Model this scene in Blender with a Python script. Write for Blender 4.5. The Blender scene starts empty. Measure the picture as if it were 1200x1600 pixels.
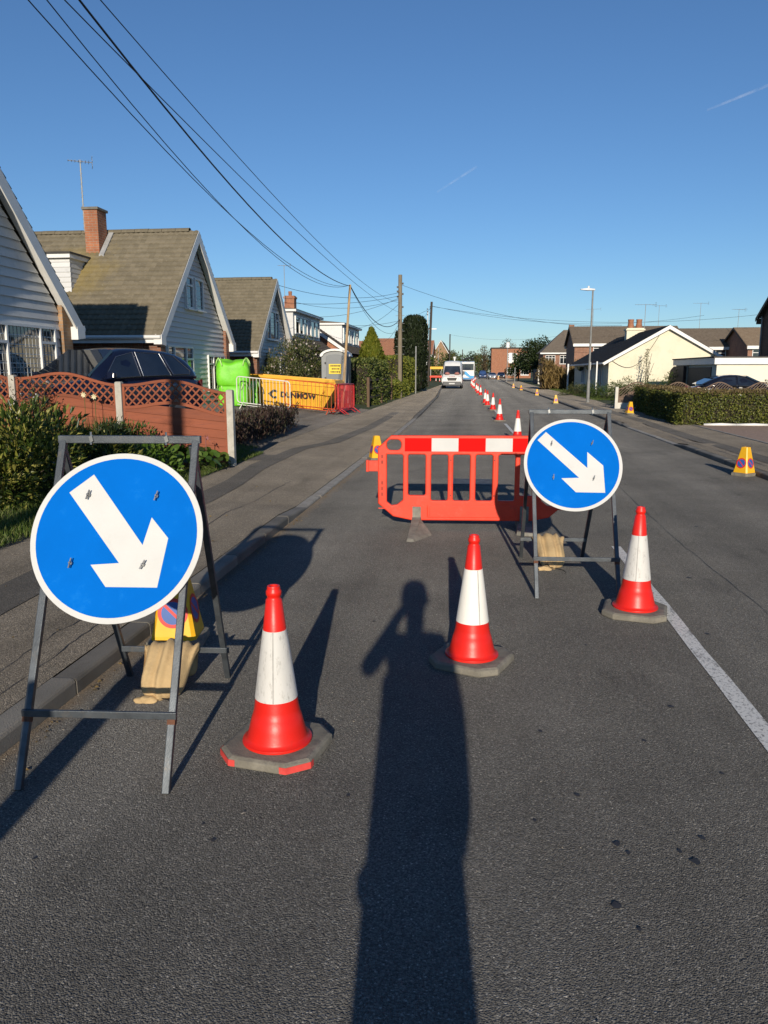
import bpy, bmesh, math, random
import numpy as np
from mathutils import Vector, Matrix, Euler

random.seed(7)
rng = np.random.default_rng(7)
R = math.radians
sc = bpy.context.scene
COL = sc.collection

# ------------------------------------------------------------------ camera
cam_d = bpy.data.cameras.new('camera')
cam = bpy.data.objects.new('camera', cam_d)
COL.objects.link(cam)
cam_d.sensor_fit = 'VERTICAL'
cam_d.sensor_height = 36.0
cam_d.lens = 27.0
cam_d.clip_start = 0.02
cam_d.clip_end = 30000
cam.location = (0, 0, 1.65)
cam.rotation_euler = (R(90 - 10.34), 0, R(6.78))
sc.camera = cam

# ------------------------------------------------------------------ sky, sun, exposure
SUN_EL, SUN_AZ = R(16.5), R(-4.55)       # direction in which the shadows run, from +Y
world = bpy.data.worlds.new('World')
sc.world = world
world.use_nodes = True
wn = world.node_tree
for n in list(wn.nodes):
    wn.nodes.remove(n)
w_out = wn.nodes.new('ShaderNodeOutputWorld')
w_bg = wn.nodes.new('ShaderNodeBackground')
w_sky = wn.nodes.new('ShaderNodeTexSky')
w_sky.sky_type = 'NISHITA'
w_sky.sun_disc = False
w_sky.sun_elevation = SUN_EL
w_sky.sun_rotation = R(180) + SUN_AZ
w_sky.altitude = 10
w_sky.air_density = 1.0
w_sky.dust_density = 0.0
w_sky.ozone_density = 5.0
w_bg.inputs['Strength'].default_value = 0.093
w_tint = wn.nodes.new('ShaderNodeMix')          # white balance of the whole sky
w_tint.data_type = 'RGBA'
w_tint.blend_type = 'MULTIPLY'
w_tint.inputs[0].default_value = 1.0
w_tint.inputs[7].default_value = (0.88, 0.96, 1.04, 1)
wn.links.new(w_sky.outputs[0], w_tint.inputs[6])
wn.links.new(w_tint.outputs[2], w_bg.inputs[0])
wn.links.new(w_bg.outputs[0], w_out.inputs[0])

sun_d = bpy.data.lights.new('sun', 'SUN')
sun_d.energy = 4.6
sun_d.angle = R(0.5)
sun_d.color = (1.0, 0.90, 0.75)
sun = bpy.data.objects.new('sun', sun_d)
COL.objects.link(sun)
ldir = Vector((math.sin(SUN_AZ) * math.cos(SUN_EL), math.cos(SUN_AZ) * math.cos(SUN_EL), -math.sin(SUN_EL)))
sun.rotation_euler = ldir.to_track_quat('-Z', 'Y').to_euler()
sun.location = (5, -40, 30)

sc.view_settings.view_transform = 'Standard'
sc.view_settings.look = 'None'
sc.view_settings.exposure = 0.12
sc.view_settings.gamma = 1.0
sc.view_settings.use_curve_mapping = False
sc.render.engine = 'CYCLES'
sc.cycles.use_denoising = True
sc.cycles.max_bounces = 6
sc.cycles.transparent_max_bounces = 12

# ------------------------------------------------------------------ materials
def nmat(name):
    m = bpy.data.materials.new(name)
    m.use_nodes = True
    nt = m.node_tree
    return m, nt, nt.nodes['Principled BSDF']

def N(nt, t, **kw):
    n = nt.nodes.new(t)
    for k, v in kw.items():
        if k in n.inputs:
            n.inputs[k].default_value = v
        else:
            setattr(n, k, v)
    return n

def ramp(nt, stops):
    r = nt.nodes.new('ShaderNodeValToRGB')
    e = r.color_ramp.elements
    while len(e) < len(stops):
        e.new(0.5)
    for i, (p, c) in enumerate(stops):
        e[i].position = p
        e[i].color = (c[0], c[1], c[2], 1) if not isinstance(c, (int, float)) else (c, c, c, 1)
    return r

def mixc(nt, fac, a, b, mode='MIX'):
    m = nt.nodes.new('ShaderNodeMix')
    m.data_type = 'RGBA'
    m.blend_type = mode
    def put(sock, v):
        if hasattr(v, 'is_output'):
            nt.links.new(v, sock)
        elif isinstance(v, (int, float)):
            sock.default_value = v
        else:
            sock.default_value = (v[0], v[1], v[2], 1)
    put(m.inputs[0], fac)
    put(m.inputs[6], a)
    put(m.inputs[7], b)
    return m.outputs[2]

def math_n(nt, op, a, b=0.0, clamp=False):
    m = nt.nodes.new('ShaderNodeMath')
    m.operation = op
    m.use_clamp = clamp
    for i, v in enumerate((a, b)):
        if hasattr(v, 'is_output'):
            nt.links.new(v, m.inputs[i])
        else:
            m.inputs[i].default_value = v
    return m.outputs[0]

def coords(nt, kind='Object', scale=(1, 1, 1)):
    t = nt.nodes.new('ShaderNodeTexCoord')
    mp = nt.nodes.new('ShaderNodeMapping')
    mp.inputs['Scale'].default_value = scale
    nt.links.new(t.outputs[kind], mp.inputs[0])
    return mp.outputs[0]

def noise(nt, vec, scale, detail=4, rough=0.6):
    n = N(nt, 'ShaderNodeTexNoise', Scale=scale, Detail=detail, Roughness=rough)
    nt.links.new(vec, n.inputs['Vector'])
    return n.outputs['Fac']

def bump(nt, bsdf, h, strength=0.3, dist=0.01):
    b = N(nt, 'ShaderNodeBump', Strength=strength, Distance=dist)
    nt.links.new(h, b.inputs['Height'])
    nt.links.new(b.outputs[0], bsdf.inputs['Normal'])

_mc = {}
def M(name, c, rough=0.55, var=0.25, scale=6.0, bmp=0.0, bscale=60, metal=0.0, spec=0.4, coat=0.0, dirt=None, dscale=3.0, dlo=0.5, dhi=0.7, aniso=(1, 1, 1), orand=0.0):
    """base colour with large and small variation, optional dirt patches and relief"""
    if name in _mc:
        return _mc[name]
    m, nt, b = nmat(name)
    v = coords(nt, 'Object', aniso)
    n1 = noise(nt, v, scale, 5)
    r = ramp(nt, [(0.3, [x * (1 - var) for x in c]), (0.7, [min(1, x * (1 + var)) for x in c])])
    nt.links.new(n1, r.inputs[0])
    col = r.outputs[0]
    if dirt is not None:
        n2 = noise(nt, v, dscale, 8, 0.75)
        r2 = ramp(nt, [(dlo, 0.0), (dhi, 1.0)])
        nt.links.new(n2, r2.inputs[0])
        col = mixc(nt, r2.outputs[0], col, dirt)
    if orand:
        oi = N(nt, 'ShaderNodeObjectInfo')
        ro = ramp(nt, [(0.0, 1 - orand), (1.0, 1 + orand)])
        nt.links.new(oi.outputs['Random'], ro.inputs[0])
        col = mixc(nt, 1.0, col, ro.outputs[0], 'MULTIPLY')
    nt.links.new(col, b.inputs['Base Color'])
    b.inputs['Roughness'].default_value = rough
    b.inputs['Metallic'].default_value = metal
    b.inputs['Specular IOR Level'].default_value = spec
    b.inputs['Coat Weight'].default_value = coat
    b.inputs['Coat Roughness'].default_value = 0.06
    if bmp:
        bump(nt, b, noise(nt, v, bscale, 4), bmp, 0.01)
    _mc[name] = m
    return m

def asphalt(name, dark, light, stone=230.0, tint=(0.30, 0.24, 0.17), gutter=False, bstr=1.0):
    m, nt, b = nmat(name)
    v = coords(nt, 'Object')
    vo = N(nt, 'ShaderNodeTexVoronoi', Scale=stone)
    nt.links.new(v, vo.inputs['Vector'])
    fine = noise(nt, v, stone * 0.55, 3, 0.7)
    r = ramp(nt, [(0.32, dark), (0.52, [(a + c) / 2 for a, c in zip(dark, light)]), (0.72, light)])
    nt.links.new(fine, r.inputs[0])
    spk = ramp(nt, [(0.0, 0.60), (0.5, 0.98), (0.88, 1.3), (0.97, 1.7), (1.0, 2.6)])
    sep = N(nt, 'ShaderNodeSeparateColor')
    nt.links.new(vo.outputs['Color'], sep.inputs[0])
    nt.links.new(sep.outputs[0], spk.inputs[0])
    col = mixc(nt, 1.0, r.outputs[0], spk.outputs[0], 'MULTIPLY')
    big = ramp(nt, [(0.32, 0.80), (0.68, 1.16)])
    nt.links.new(noise(nt, v, 0.8, 4), big.inputs[0])
    col = mixc(nt, 1.0, col, big.outputs[0], 'MULTIPLY')
    # darker soaked-in stains with ragged edges
    stn = ramp(nt, [(0.60, 1.0), (0.68, 0.80)])
    nt.links.new(noise(nt, coords(nt, 'Object', (1.0, 0.45, 1)), 1.7, 7, 0.62), stn.inputs[0])
    col = mixc(nt, 1.0, col, stn.outputs[0], 'MULTIPLY')
    # wheel-polished streaks that follow the road
    st = ramp(nt, [(0.35, 0.86), (0.65, 1.12)])
    nt.links.new(noise(nt, coords(nt, 'Object', (1.6, 0.05, 1)), 1.0, 3), st.inputs[0])
    col = mixc(nt, 1.0, col, st.outputs[0], 'MULTIPLY')
    mottle = ramp(nt, [(0.56, 0.0), (0.74, 0.45)])
    nt.links.new(noise(nt, v, 2.3, 6, 0.7), mottle.inputs[0])
    col = mixc(nt, mottle.outputs[0], col, tint)
    if gutter:
        sx = N(nt, 'ShaderNodeSeparateXYZ')
        nt.links.new(v, sx.inputs[0])
        wob = noise(nt, v, 5.0, 6, 0.7)
        # wheel tracks: slightly polished bands along the lane
        trk = math_n(nt, 'SINE', math_n(nt, 'ADD', math_n(nt, 'MULTIPLY', sx.outputs[0], 3.8), math_n(nt, 'MULTIPLY', noise(nt, coords(nt, 'Object', (0.5, 0.06, 1)), 2.0, 3), 2.2)))
        tr_ = math_n(nt, 'ADD', math_n(nt, 'MULTIPLY', trk, 0.075), 1.0)
        cmb = N(nt, 'ShaderNodeCombineColor')
        for i_ in range(3):
            nt.links.new(tr_, cmb.inputs[i_])
        col = mixc(nt, 1.0, col, cmb.outputs[0], 'MULTIPLY')
        d = math_n(nt, 'ADD', math_n(nt, 'ADD', sx.outputs[0], 2.03), math_n(nt, 'MULTIPLY', math_n(nt, 'SUBTRACT', wob, 0.5), 0.22))
        mask = math_n(nt, 'SUBTRACT', 1.0, math_n(nt, 'MULTIPLY', d, 8.5), True)
        mask = math_n(nt, 'MULTIPLY', mask, math_n(nt, 'SUBTRACT', 2.6, math_n(nt, 'MULTIPLY', sx.outputs[1], 0.1), True))
        grit = ramp(nt, [(0.35, (0.10, 0.075, 0.05)), (0.65, (0.30, 0.23, 0.16))])
        nt.links.new(noise(nt, v, 90, 6, 0.75), grit.inputs[0])
        col = mixc(nt, math_n(nt, 'MULTIPLY', mask, 0.85), col, grit.outputs[0])
    nt.links.new(col, b.inputs['Base Color'])
    b.inputs['Roughness'].default_value = 0.85
    b.inputs['Diffuse Roughness'].default_value = 1.0
    b.inputs['Specular IOR Level'].default_value = 0.25
    h = math_n(nt, 'ADD', math_n(nt, 'MULTIPLY', vo.outputs['Distance'], -0.9), math_n(nt, 'MULTIPLY', fine, 1.0))
    bump(nt, b, h, bstr, 0.009)
    return m

def foliage(name, cols, trans=0.25, rough=0.5):
    m, nt, b = nmat(name)
    g = N(nt, 'ShaderNodeNewGeometry')
    r = ramp(nt, [(i / max(1, len(cols) - 1), c) for i, c in enumerate(cols)])
    nt.links.new(g.outputs['Random Per Island'], r.inputs[0])
    nt.links.new(r.outputs[0], b.inputs['Base Color'])
    b.inputs['Roughness'].default_value = rough
    b.inputs['Specular IOR Level'].default_value = 0.35
    out = nt.nodes['Material Output']
    tl = N(nt, 'ShaderNodeBsdfTranslucent')
    nt.links.new(r.outputs[0], tl.inputs[0])
    mx = N(nt, 'ShaderNodeMixShader', Fac=trans)
    nt.links.new(b.outputs[0], mx.inputs[1])
    nt.links.new(tl.outputs[0], mx.inputs[2])
    nt.links.new(mx.outputs[0], out.inputs[0])
    return m

def brick_mat(name, c1, c2, mortar, vert='Z', scale=1.0):
    """bricks too small to pick apart: coordinates run along the wall and up it"""
    m, nt, b = nmat(name)
    t = nt.nodes.new('ShaderNodeTexCoord')
    s = N(nt, 'ShaderNodeSeparateXYZ')
    nt.links.new(t.outputs['Object'], s.inputs[0])
    cx = N(nt, 'ShaderNodeCombineXYZ')
    nt.links.new(math_n(nt, 'ADD', s.outputs[0], s.outputs[1]), cx.inputs[0])
    nt.links.new(s.outputs[2], cx.inputs[1])
    br = N(nt, 'ShaderNodeTexBrick', Scale=scale)
    br.inputs['Brick Width'].default_value = 0.225
    br.inputs['Row Height'].default_value = 0.075
    br.inputs['Mortar Size'].default_value = 0.006
    br.inputs['Color1'].default_value = (*c1, 1)
    br.inputs['Color2'].default_value = (*c2, 1)
    br.inputs['Mortar'].default_value = (*mortar, 1)
    nt.links.new(cx.outputs[0], br.inputs['Vector'])
    v = coords(nt)
    rr = ramp(nt, [(0.3, 0.75), (0.7, 1.2)])
    nt.links.new(noise(nt, v, 3.0, 6), rr.inputs[0])
    col = mixc(nt, 1.0, br.outputs['Color'], rr.outputs[0], 'MULTIPLY')
    nt.links.new(col, b.inputs['Base Color'])
    b.inputs['Roughness'].default_value = 0.85
    bump(nt, b, math_n(nt, 'SUBTRACT', 1.0, br.outputs['Fac']), 0.6, 0.006)
    return m

def roof_mat(name, cols, lichen=None, lich_at=None):
    m, nt, b = nmat(name)
    g = N(nt, 'ShaderNodeNewGeometry')
    v = coords(nt)
    r = ramp(nt, [(i / (len(cols) - 1), c) for i, c in enumerate(cols)])
    sx = N(nt, 'ShaderNodeSeparateXYZ')
    nt.links.new(v, sx.inputs[0])
    cell = N(nt, 'ShaderNodeCombineXYZ')
    nt.links.new(math_n(nt, 'FLOOR', math_n(nt, 'MULTIPLY', sx.outputs[0], 6.06)), cell.inputs[0])
    nt.links.new(math_n(nt, 'FLOOR', math_n(nt, 'MULTIPLY', sx.outputs[1], 6.06)), cell.inputs[1])
    nt.links.new(math_n(nt, 'FLOOR', math_n(nt, 'MULTIPLY', sx.outputs[2], 7.0)), cell.inputs[2])
    wno = N(nt, 'ShaderNodeTexWhiteNoise')
    nt.links.new(cell.outputs[0], wno.inputs['Vector'])
    f = math_n(nt, 'ADD', math_n(nt, 'MULTIPLY', noise(nt, v, 1.2, 8, 0.75), 0.68), math_n(nt, 'MULTIPLY', wno.outputs['Value'], 0.32))
    nt.links.new(f, r.inputs[0])
    col = r.outputs[0]
    sp = ramp(nt, [(0.60, 0.0), (0.68, 0.6)])
    nt.links.new(noise(nt, v, 9.0, 6, 0.8), sp.inputs[0])
    col = mixc(nt, sp.outputs[0], col, (0.32, 0.30, 0.24))
    if lichen:
        # a patch of yellow lichen with its own ragged outline
        vm = N(nt, 'ShaderNodeVectorMath', operation='DISTANCE')
        nt.links.new(v, vm.inputs[0])
        vm.inputs[1].default_value = lich_at
        d = math_n(nt, 'ADD', math_n(nt, 'MULTIPLY', vm.outputs['Value'], 0.55), math_n(nt, 'MULTIPLY', noise(nt, v, 2.2, 8, 0.7), 1.3))
        rl = ramp(nt, [(0.40, 1.0), (0.95, 0.0)])
        nt.links.new(math_n(nt, 'MULTIPLY', d, 0.62), rl.inputs[0])
        col = mixc(nt, math_n(nt, 'MULTIPLY', rl.outputs[0], 0.75), col, lichen)
    nt.links.new(col, b.inputs['Base Color'])
    b.inputs['Roughness'].default_value = 0.9
    bump(nt, b, noise(nt, v, 40, 4), 0.4, 0.01)
    return m

def glass_mat(name, c=(0.012, 0.016, 0.02), rough=0.03, spec=0.9):
    m, nt, b = nmat(name)
    v = coords(nt)
    r = ramp(nt, [(0.35, c), (0.7, [x * 2.2 for x in c])])
    nt.links.new(noise(nt, v, 1.5, 2), r.inputs[0])
    nt.links.new(r.outputs[0], b.inputs['Base Color'])
    b.inputs['Roughness'].default_value = rough
    b.inputs['Specular IOR Level'].default_value = spec
    b.inputs['IOR'].default_value = 1.6
    return m

# ------------------------------------------------------------------ mesh building
WL = {}          # world location of every object that parents others
class MB:
    def __init__(s):
        s.v = []; s.f = []; s.mi = []; s.cur = 0
    def add(s, vs, fs):
        o = len(s.v)
        s.v.extend([tuple(x) for x in vs])
        s.f.extend([tuple(i + o for i in q) for q in fs])
        s.mi.extend([s.cur] * len(fs))
        return s
    def obox(s, c, ux, uy, uz):
        c, ux, uy, uz = map(Vector, (c, ux, uy, uz))
        vs = [c + ux * a + uy * b + uz * d for d in (-1, 1) for a, b in ((-1, -1), (1, -1), (1, 1), (-1, 1))]
        return s.add(vs, [(3, 2, 1, 0), (4, 5, 6, 7), (0, 1, 5, 4), (1, 2, 6, 5), (2, 3, 7, 6), (3, 0, 4, 7)])
    def box(s, x0, x1, y0, y1, z0, z1):
        return s.obox(((x0 + x1) / 2, (y0 + y1) / 2, (z0 + z1) / 2), ((x1 - x0) / 2, 0, 0), (0, (y1 - y0) / 2, 0), (0, 0, (z1 - z0) / 2))
    def bar(s, a, b, w, h=None, up=(0, 0, 1)):
        a, b = Vector(a), Vector(b)
        h = w if h is None else h
        d = b - a
        L = d.length
        d = d / L
        up = Vector(up)
        if abs(d.dot(up)) > 0.98:
            up = Vector((0, 1, 0))
        x = d.cross(up).normalized()
        y = x.cross(d).normalized()
        return s.obox((a + b) / 2, x * w / 2, y * h / 2, d * L / 2)
    def tube(s, pts, r, n=6, cap=True):
        pts = [Vector(p) for p in pts]
        rs = r if isinstance(r, (list, tuple)) else [r] * len(pts)
        rings = []
        prev = None
        for i, p in enumerate(pts):
            t = (pts[min(i + 1, len(pts) - 1)] - pts[max(i - 1, 0)]).normalized()
            ref = prev if prev is not None else (Vector((0, 0, 1)) if abs(t.z) < 0.9 else Vector((1, 0, 0)))
            x = t.cross(ref)
            if x.length < 1e-6:
                x = t.cross(Vector((0, 1, 0)))
            x.normalize()
            y = x.cross(t).normalized()
            prev = y
            rings.append([p + (x * math.cos(2 * math.pi * k / n) + y * math.sin(2 * math.pi * k / n)) * rs[i] for k in range(n)])
        vs = [q for ring in rings for q in ring]
        fs = []
        for i in range(len(pts) - 1):
            for k in range(n):
                a, b = i * n + k, i * n + (k + 1) % n
                fs.append((a, b, b + n, a + n))
        if cap:
            fs.append(tuple(range(n - 1, -1, -1)))
            fs.append(tuple(range((len(pts) - 1) * n, len(pts) * n)))
        return s.add(vs, fs)
    def lathe(s, prof, n=32, c=(0, 0, 0), cap=True):
        vs = [(c[0] + r * math.cos(2 * math.pi * k / n), c[1] + r * math.sin(2 * math.pi * k / n), c[2] + z) for r, z in prof for k in range(n)]
        fs = []
        for i in range(len(prof) - 1):
            for k in range(n):
                a, b = i * n + k, i * n + (k + 1) % n
                fs.append((a, b, b + n, a + n))
        if cap:
            fs.append(tuple(range(n - 1, -1, -1)))
            fs.append(tuple(range((len(prof) - 1) * n, len(prof) * n)))
        return s.add(vs, fs)
    def prism(s, poly, ext):
        """poly: 3-D points of a flat outline, ext: extrusion vector"""
        p = [Vector(q) for q in poly]
        e = Vector(ext)
        n = len(p)
        vs = p + [q + e for q in p]
        fs = [tuple(range(n - 1, -1, -1)), tuple(range(n, 2 * n))] + [(i, (i + 1) % n, (i + 1) % n + n, i + n) for i in range(n)]
        return s.add(vs, fs)
    def loft(s, rings, closed=True, cap=True):
        n = len(rings[0])
        vs = [q for r in rings for q in r]
        fs = []
        for i in range(len(rings) - 1):
            for k in range(n if closed else n - 1):
                a, b = i * n + k, i * n + (k + 1) % n
                fs.append((a, b, b + n, a + n))
        if cap:
            fs.append(tuple(range(n - 1, -1, -1)))
            fs.append(tuple(range((len(rings) - 1) * n, len(rings) * n)))
        return s.add(vs, fs)
    def mesh(s, name, mats, off=(0, 0, 0)):
        me = bpy.data.meshes.new(name)
        vs = s.v if off == (0, 0, 0) else [(x - off[0], y - off[1], z - off[2]) for x, y, z in s.v]
        me.from_pydata(vs, [], s.f)
        for m in (mats if isinstance(mats, (list, tuple)) else [mats]):
            me.materials.append(m)
        if max(s.mi, default=0) > 0:
            me.polygons.foreach_set('material_index', s.mi)
        bm = bmesh.new()
        bm.from_mesh(me)
        bmesh.ops.recalc_face_normals(bm, faces=bm.faces)
        bm.to_mesh(me)
        bm.free()
        return me
    def build(s, name, mats, parent=None, local=False, smooth=False, bevel=0.0, loc=None, sub=0):
        off = (0, 0, 0)
        if loc is not None and parent is None and not local:
            off = tuple(loc)
        if parent is not None and not local:
            off = tuple(WL.get(parent.name, (0, 0, 0)))
        me = s.mesh(name, mats, off)
        o = bpy.data.objects.new(name, me)
        COL.objects.link(o)
        if parent is not None:
            o.parent = parent
            WL[o.name] = WL.get(parent.name, (0, 0, 0))
        elif loc is not None:
            o.location = loc
            WL[o.name] = tuple(loc)
        if smooth:
            for p in me.polygons:
                p.use_smooth = True
            if smooth != 'all':
                me.set_sharp_from_angle(angle=R(40))
        if bevel:
            b = o.modifiers.new('bevel', 'BEVEL')
            b.width = bevel
            b.segments = 2
            b.limit_method = 'ANGLE'
            b.angle_limit = R(40)
        if sub:
            b = o.modifiers.new('sub', 'SUBSURF')
            b.levels = b.render_levels = sub
        return o

def tag(o, label, cat=None, group=None, kind=None):
    o['label'] = label
    if cat: o['category'] = cat
    if group: o['group'] = group
    if kind: o['kind'] = kind
    return o

def thing(name, label, cat, loc=(0, 0, 0), rz=0.0, group=None, rot=None):
    o = bpy.data.objects.new(name, None)
    o.empty_display_size = 0.2
    COL.objects.link(o)
    o.location = loc
    o.rotation_euler = rot if rot else (0, 0, rz)
    WL[o.name] = tuple(loc)
    return tag(o, label, cat, group)

def copy_tree(o, parent=None):
    c = o.copy()
    COL.objects.link(c)
    c.parent = parent
    for ch in list(o.children):
        copy_tree(ch, c)
    return c

def mesh_of(ob):
    dg = bpy.context.evaluated_depsgraph_get()
    dg.update()
    me = bpy.data.meshes.new_from_object(ob.evaluated_get(dg))
    return me

def curve_plate(name, loops, thick, bev, mat, parent, mtx=Matrix(), res=2):
    """a flat plate cut from outlines (first outer, others holes) with rounded edges"""
    cu = bpy.data.curves.new('tmp', 'CURVE')
    cu.dimensions = '2D'
    cu.fill_mode = 'BOTH'
    cu.extrude = max(0.0001, thick / 2 - bev)
    cu.bevel_depth = bev
    cu.bevel_resolution = res
    cu.offset = -bev
    for lp in loops:
        sp = cu.splines.new('POLY')
        sp.points.add(len(lp) - 1)
        for i, p in enumerate(lp):
            sp.points[i].co = (p[0], p[1], 0, 1)
        sp.use_cyclic_u = True
    tmp = bpy.data.objects.new('tmp', cu)
    COL.objects.link(tmp)
    me = mesh_of(tmp)
    bpy.data.objects.remove(tmp)
    bpy.data.curves.remove(cu)
    me.transform(mtx)
    me.name = name
    me.materials.clear()
    me.materials.append(mat)
    o = bpy.data.objects.new(name, me)
    COL.objects.link(o)
    if parent is not None:
        o.parent = parent
    return o

def text_part(name, s, size, mat, parent, mtx, bold=0.0, extrude=0.001):
    cu = bpy.data.curves.new('tmp', 'FONT')
    cu.body = s
    cu.size = size
    cu.align_x = 'CENTER'
    cu.align_y = 'CENTER'
    cu.offset = bold
    cu.extrude = extrude
    tmp = bpy.data.objects.new('tmp', cu)
    COL.objects.link(tmp)
    me = mesh_of(tmp)
    bpy.data.objects.remove(tmp)
    me.transform(mtx)
    me.name = name
    me.materials.clear()
    me.materials.append(mat)
    o = bpy.data.objects.new(name, me)
    COL.objects.link(o)
    o.parent = parent
    return o

def rrect(x0, x1, y0, y1, r, n=4):
    out = []
    for cx, cy, a0 in ((x1 - r, y1 - r, 0), (x0 + r, y1 - r, 90), (x0 + r, y0 + r, 180), (x1 - r, y0 + r, 270)):
        for k in range(n + 1):
            a = R(a0 + 90 * k / n)
            out.append((cx + r * math.cos(a), cy + r * math.sin(a)))
    return out

def circ(cx, cy, r, n=48):
    return [(cx + r * math.cos(2 * math.pi * k / n), cy + r * math.sin(2 * math.pi * k / n)) for k in range(n)]

def raw_mesh(name, V, F, mat, parent=None, off=(0, 0, 0)):
    """V (n,3) array, F (m,k) array of equal-sided faces"""
    me = bpy.data.meshes.new(name)
    V = np.asarray(V, float) - np.array(off)
    F = np.asarray(F, int)
    k = F.shape[1]
    me.vertices.add(len(V))
    me.vertices.foreach_set('co', V.ravel())
    me.loops.add(F.size)
    me.loops.foreach_set('vertex_index', F.ravel())
    me.polygons.add(len(F))
    me.polygons.foreach_set('loop_start', np.arange(0, F.size, k))
    me.polygons.foreach_set('loop_total', np.full(len(F), k))
    me.update(calc_edges=True)
    me.materials.append(mat)
    o = bpy.data.objects.new(name, me)
    COL.objects.link(o)
    if parent is not None:
        o.parent = parent
    return o

def unit(a):
    return a / np.maximum(1e-9, np.linalg.norm(a, axis=-1, keepdims=True))

def leaf_arrays(P, axis, nrm, size, aspect=0.5, fold=0.18):
    """diamond leaves folded along the midrib: 4 vertices, 2 triangles each"""
    axis = unit(axis)
    side = unit(np.cross(axis, nrm))
    up = np.cross(side, axis)
    size = np.broadcast_to(np.asarray(size, float), (len(P),))[:, None]
    base = P
    tip = P + axis * size
    mid = P + axis * size * 0.45 + up * size * fold
    l = mid + side * size * aspect * 0.5
    r = mid - side * size * aspect * 0.5
    V = np.stack([base, l, tip, r], 1).reshape(-1, 3)
    i = np.arange(len(P))[:, None] * 4
    F = np.concatenate([i + np.array([[0, 2, 1]]), i + np.array([[0, 3, 2]])], 0)
    return V, F

def rnd_dirs(n):
    return unit(rng.normal(size=(n, 3)))

def gz(x):
    """height of the ground on the left side of the road"""
    if x > -4.1:
        return 0.11
    return 0.12 + 0.09 * (min(8.6, -x) - 4.1)

# ================================================================== THE SETTING
def lerp_path(path, y):
    for (y0, x0), (y1, x1) in zip(path, path[1:]):
        if y <= y1:
            return x0 + (x1 - x0) * (y - y0) / (y1 - y0)
    return path[-1][1]
KL = [(-40, -2.03), (20, -2.03), (30, -2.1), (52, -2.5), (77, -3.45), (100, -3.8), (140, -3.5), (190, -3.0), (260, -2.0), (420, 10.0)]
KR = [(-40, 4.5), (20, 4.5), (30, 4.45), (57, 4.42), (70, 4.2), (80, 4.05), (110, 4.3), (150, 4.8), (190, 5.2), (260, 6.5), (420, 18.0)]
kl = lambda y: lerp_path(KL, y)
kr = lambda y: lerp_path(KR, y)

road_m = asphalt('road asphalt', (0.102, 0.096, 0.086), (0.214, 0.203, 0.182), 190.0, (0.165, 0.15, 0.125), gutter=True, bstr=1.0)
pave_m = asphalt('pavement asphalt', (0.138, 0.119, 0.094), (0.282, 0.246, 0.198), 180.0, (0.26, 0.225, 0.175))
patch_m = asphalt('patch asphalt', (0.088, 0.082, 0.075), (0.155, 0.144, 0.128), 240.0, (0.17, 0.15, 0.125))
drive_m = asphalt('driveway asphalt', (0.11, 0.10, 0.09), (0.21, 0.19, 0.165), 200.0, (0.24, 0.2, 0.16))
kerb_m = M('kerb concrete', (0.19, 0.172, 0.142), 0.9, 0.3, 3.0, 0.6, 120, dirt=(0.145, 0.128, 0.105), dscale=6, dlo=0.50, dhi=0.74, orand=0.2)
kerb_pale = M('pale kerb concrete', (0.36, 0.325, 0.27), 0.9, 0.2, 4.0, 0.5, 120, dirt=(0.2, 0.175, 0.14), dscale=7)
grass_ground = M('lawn soil and turf', (0.055, 0.075, 0.024), 0.95, 0.4, 5.0, 0.8, 60, dirt=(0.09, 0.07, 0.04), dscale=2.5)
soil_m = M('bare soil', (0.075, 0.055, 0.038), 0.95, 0.35, 8.0, 0.8, 60)

ys = list(np.arange(-40, 40, 4.0)) + list(np.arange(40, 421, 10.0))

def strip(name, fa, fb, za, zb, mat, y_list=ys, label=None, kind='structure'):
    b = MB()
    vs, fs = [], []
    for y in y_list:
        vs += [(fa(y), y, za), (fb(y), y, zb)]
    for i in range(len(y_list) - 1):
        fs.append((2 * i, 2 * i + 1, 2 * i + 3, 2 * i + 2))
    b.add(vs, fs)
    o = b.build(name, mat)
    for p in o.data.polygons:
        if p.normal.z < 0:
            p.flip()
    if label:
        tag(o, label, name.replace('_', ' ').split()[0], kind=kind)
    return o

# ground sheet to the horizon
g = MB()
g.add([(-3000, -600, -0.03), (3000, -600, -0.03), (3000, 6000, -0.03), (-3000, 6000, -0.03)], [(0, 1, 2, 3)])
tag(g.build('ground', grass_ground), 'flat grassy ground under the whole street', 'ground', kind='structure')

road = strip('road', kl, kr, 0.0, 0.0, road_m, label='dark grey asphalt road running straight ahead')

# terrain left of the pavement (rises towards the houses) and right of it
def terrain(name, xs, zf, y_list, mat, label):
    nx = len(xs)
    V, F = [], []
    for y in y_list:
        for x in xs:
            xx = x if x != 'L' else kl(y) - 2.1
            V.append((xx, y, zf(xx)))
    for j in range(len(y_list) - 1):
        for i in range(nx - 1):
            F.append((j * nx + i, j * nx + i + 1, (j + 1) * nx + i + 1, (j + 1) * nx + i))
    b = MB()
    b.add(V, F)
    o = b.build(name, mat)
    for p in o.data.polygons:
        if p.normal.z < 0:
            p.flip()
    return tag(o, label, 'ground', kind='structure')
terrain('garden_ground', [-60, -30, -20, -8.6, -7, -5.5, -4.3], lambda x: gz(x) - 0.004 if x < -4.4 else 0.10, ys, grass_ground, 'front garden ground rising gently towards the white gabled houses')
terrain('right_ground', [6.3, 9, 14, 30, 80], lambda x: 0.085, ys, grass_ground, 'level ground behind the right hand pavement')

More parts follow.
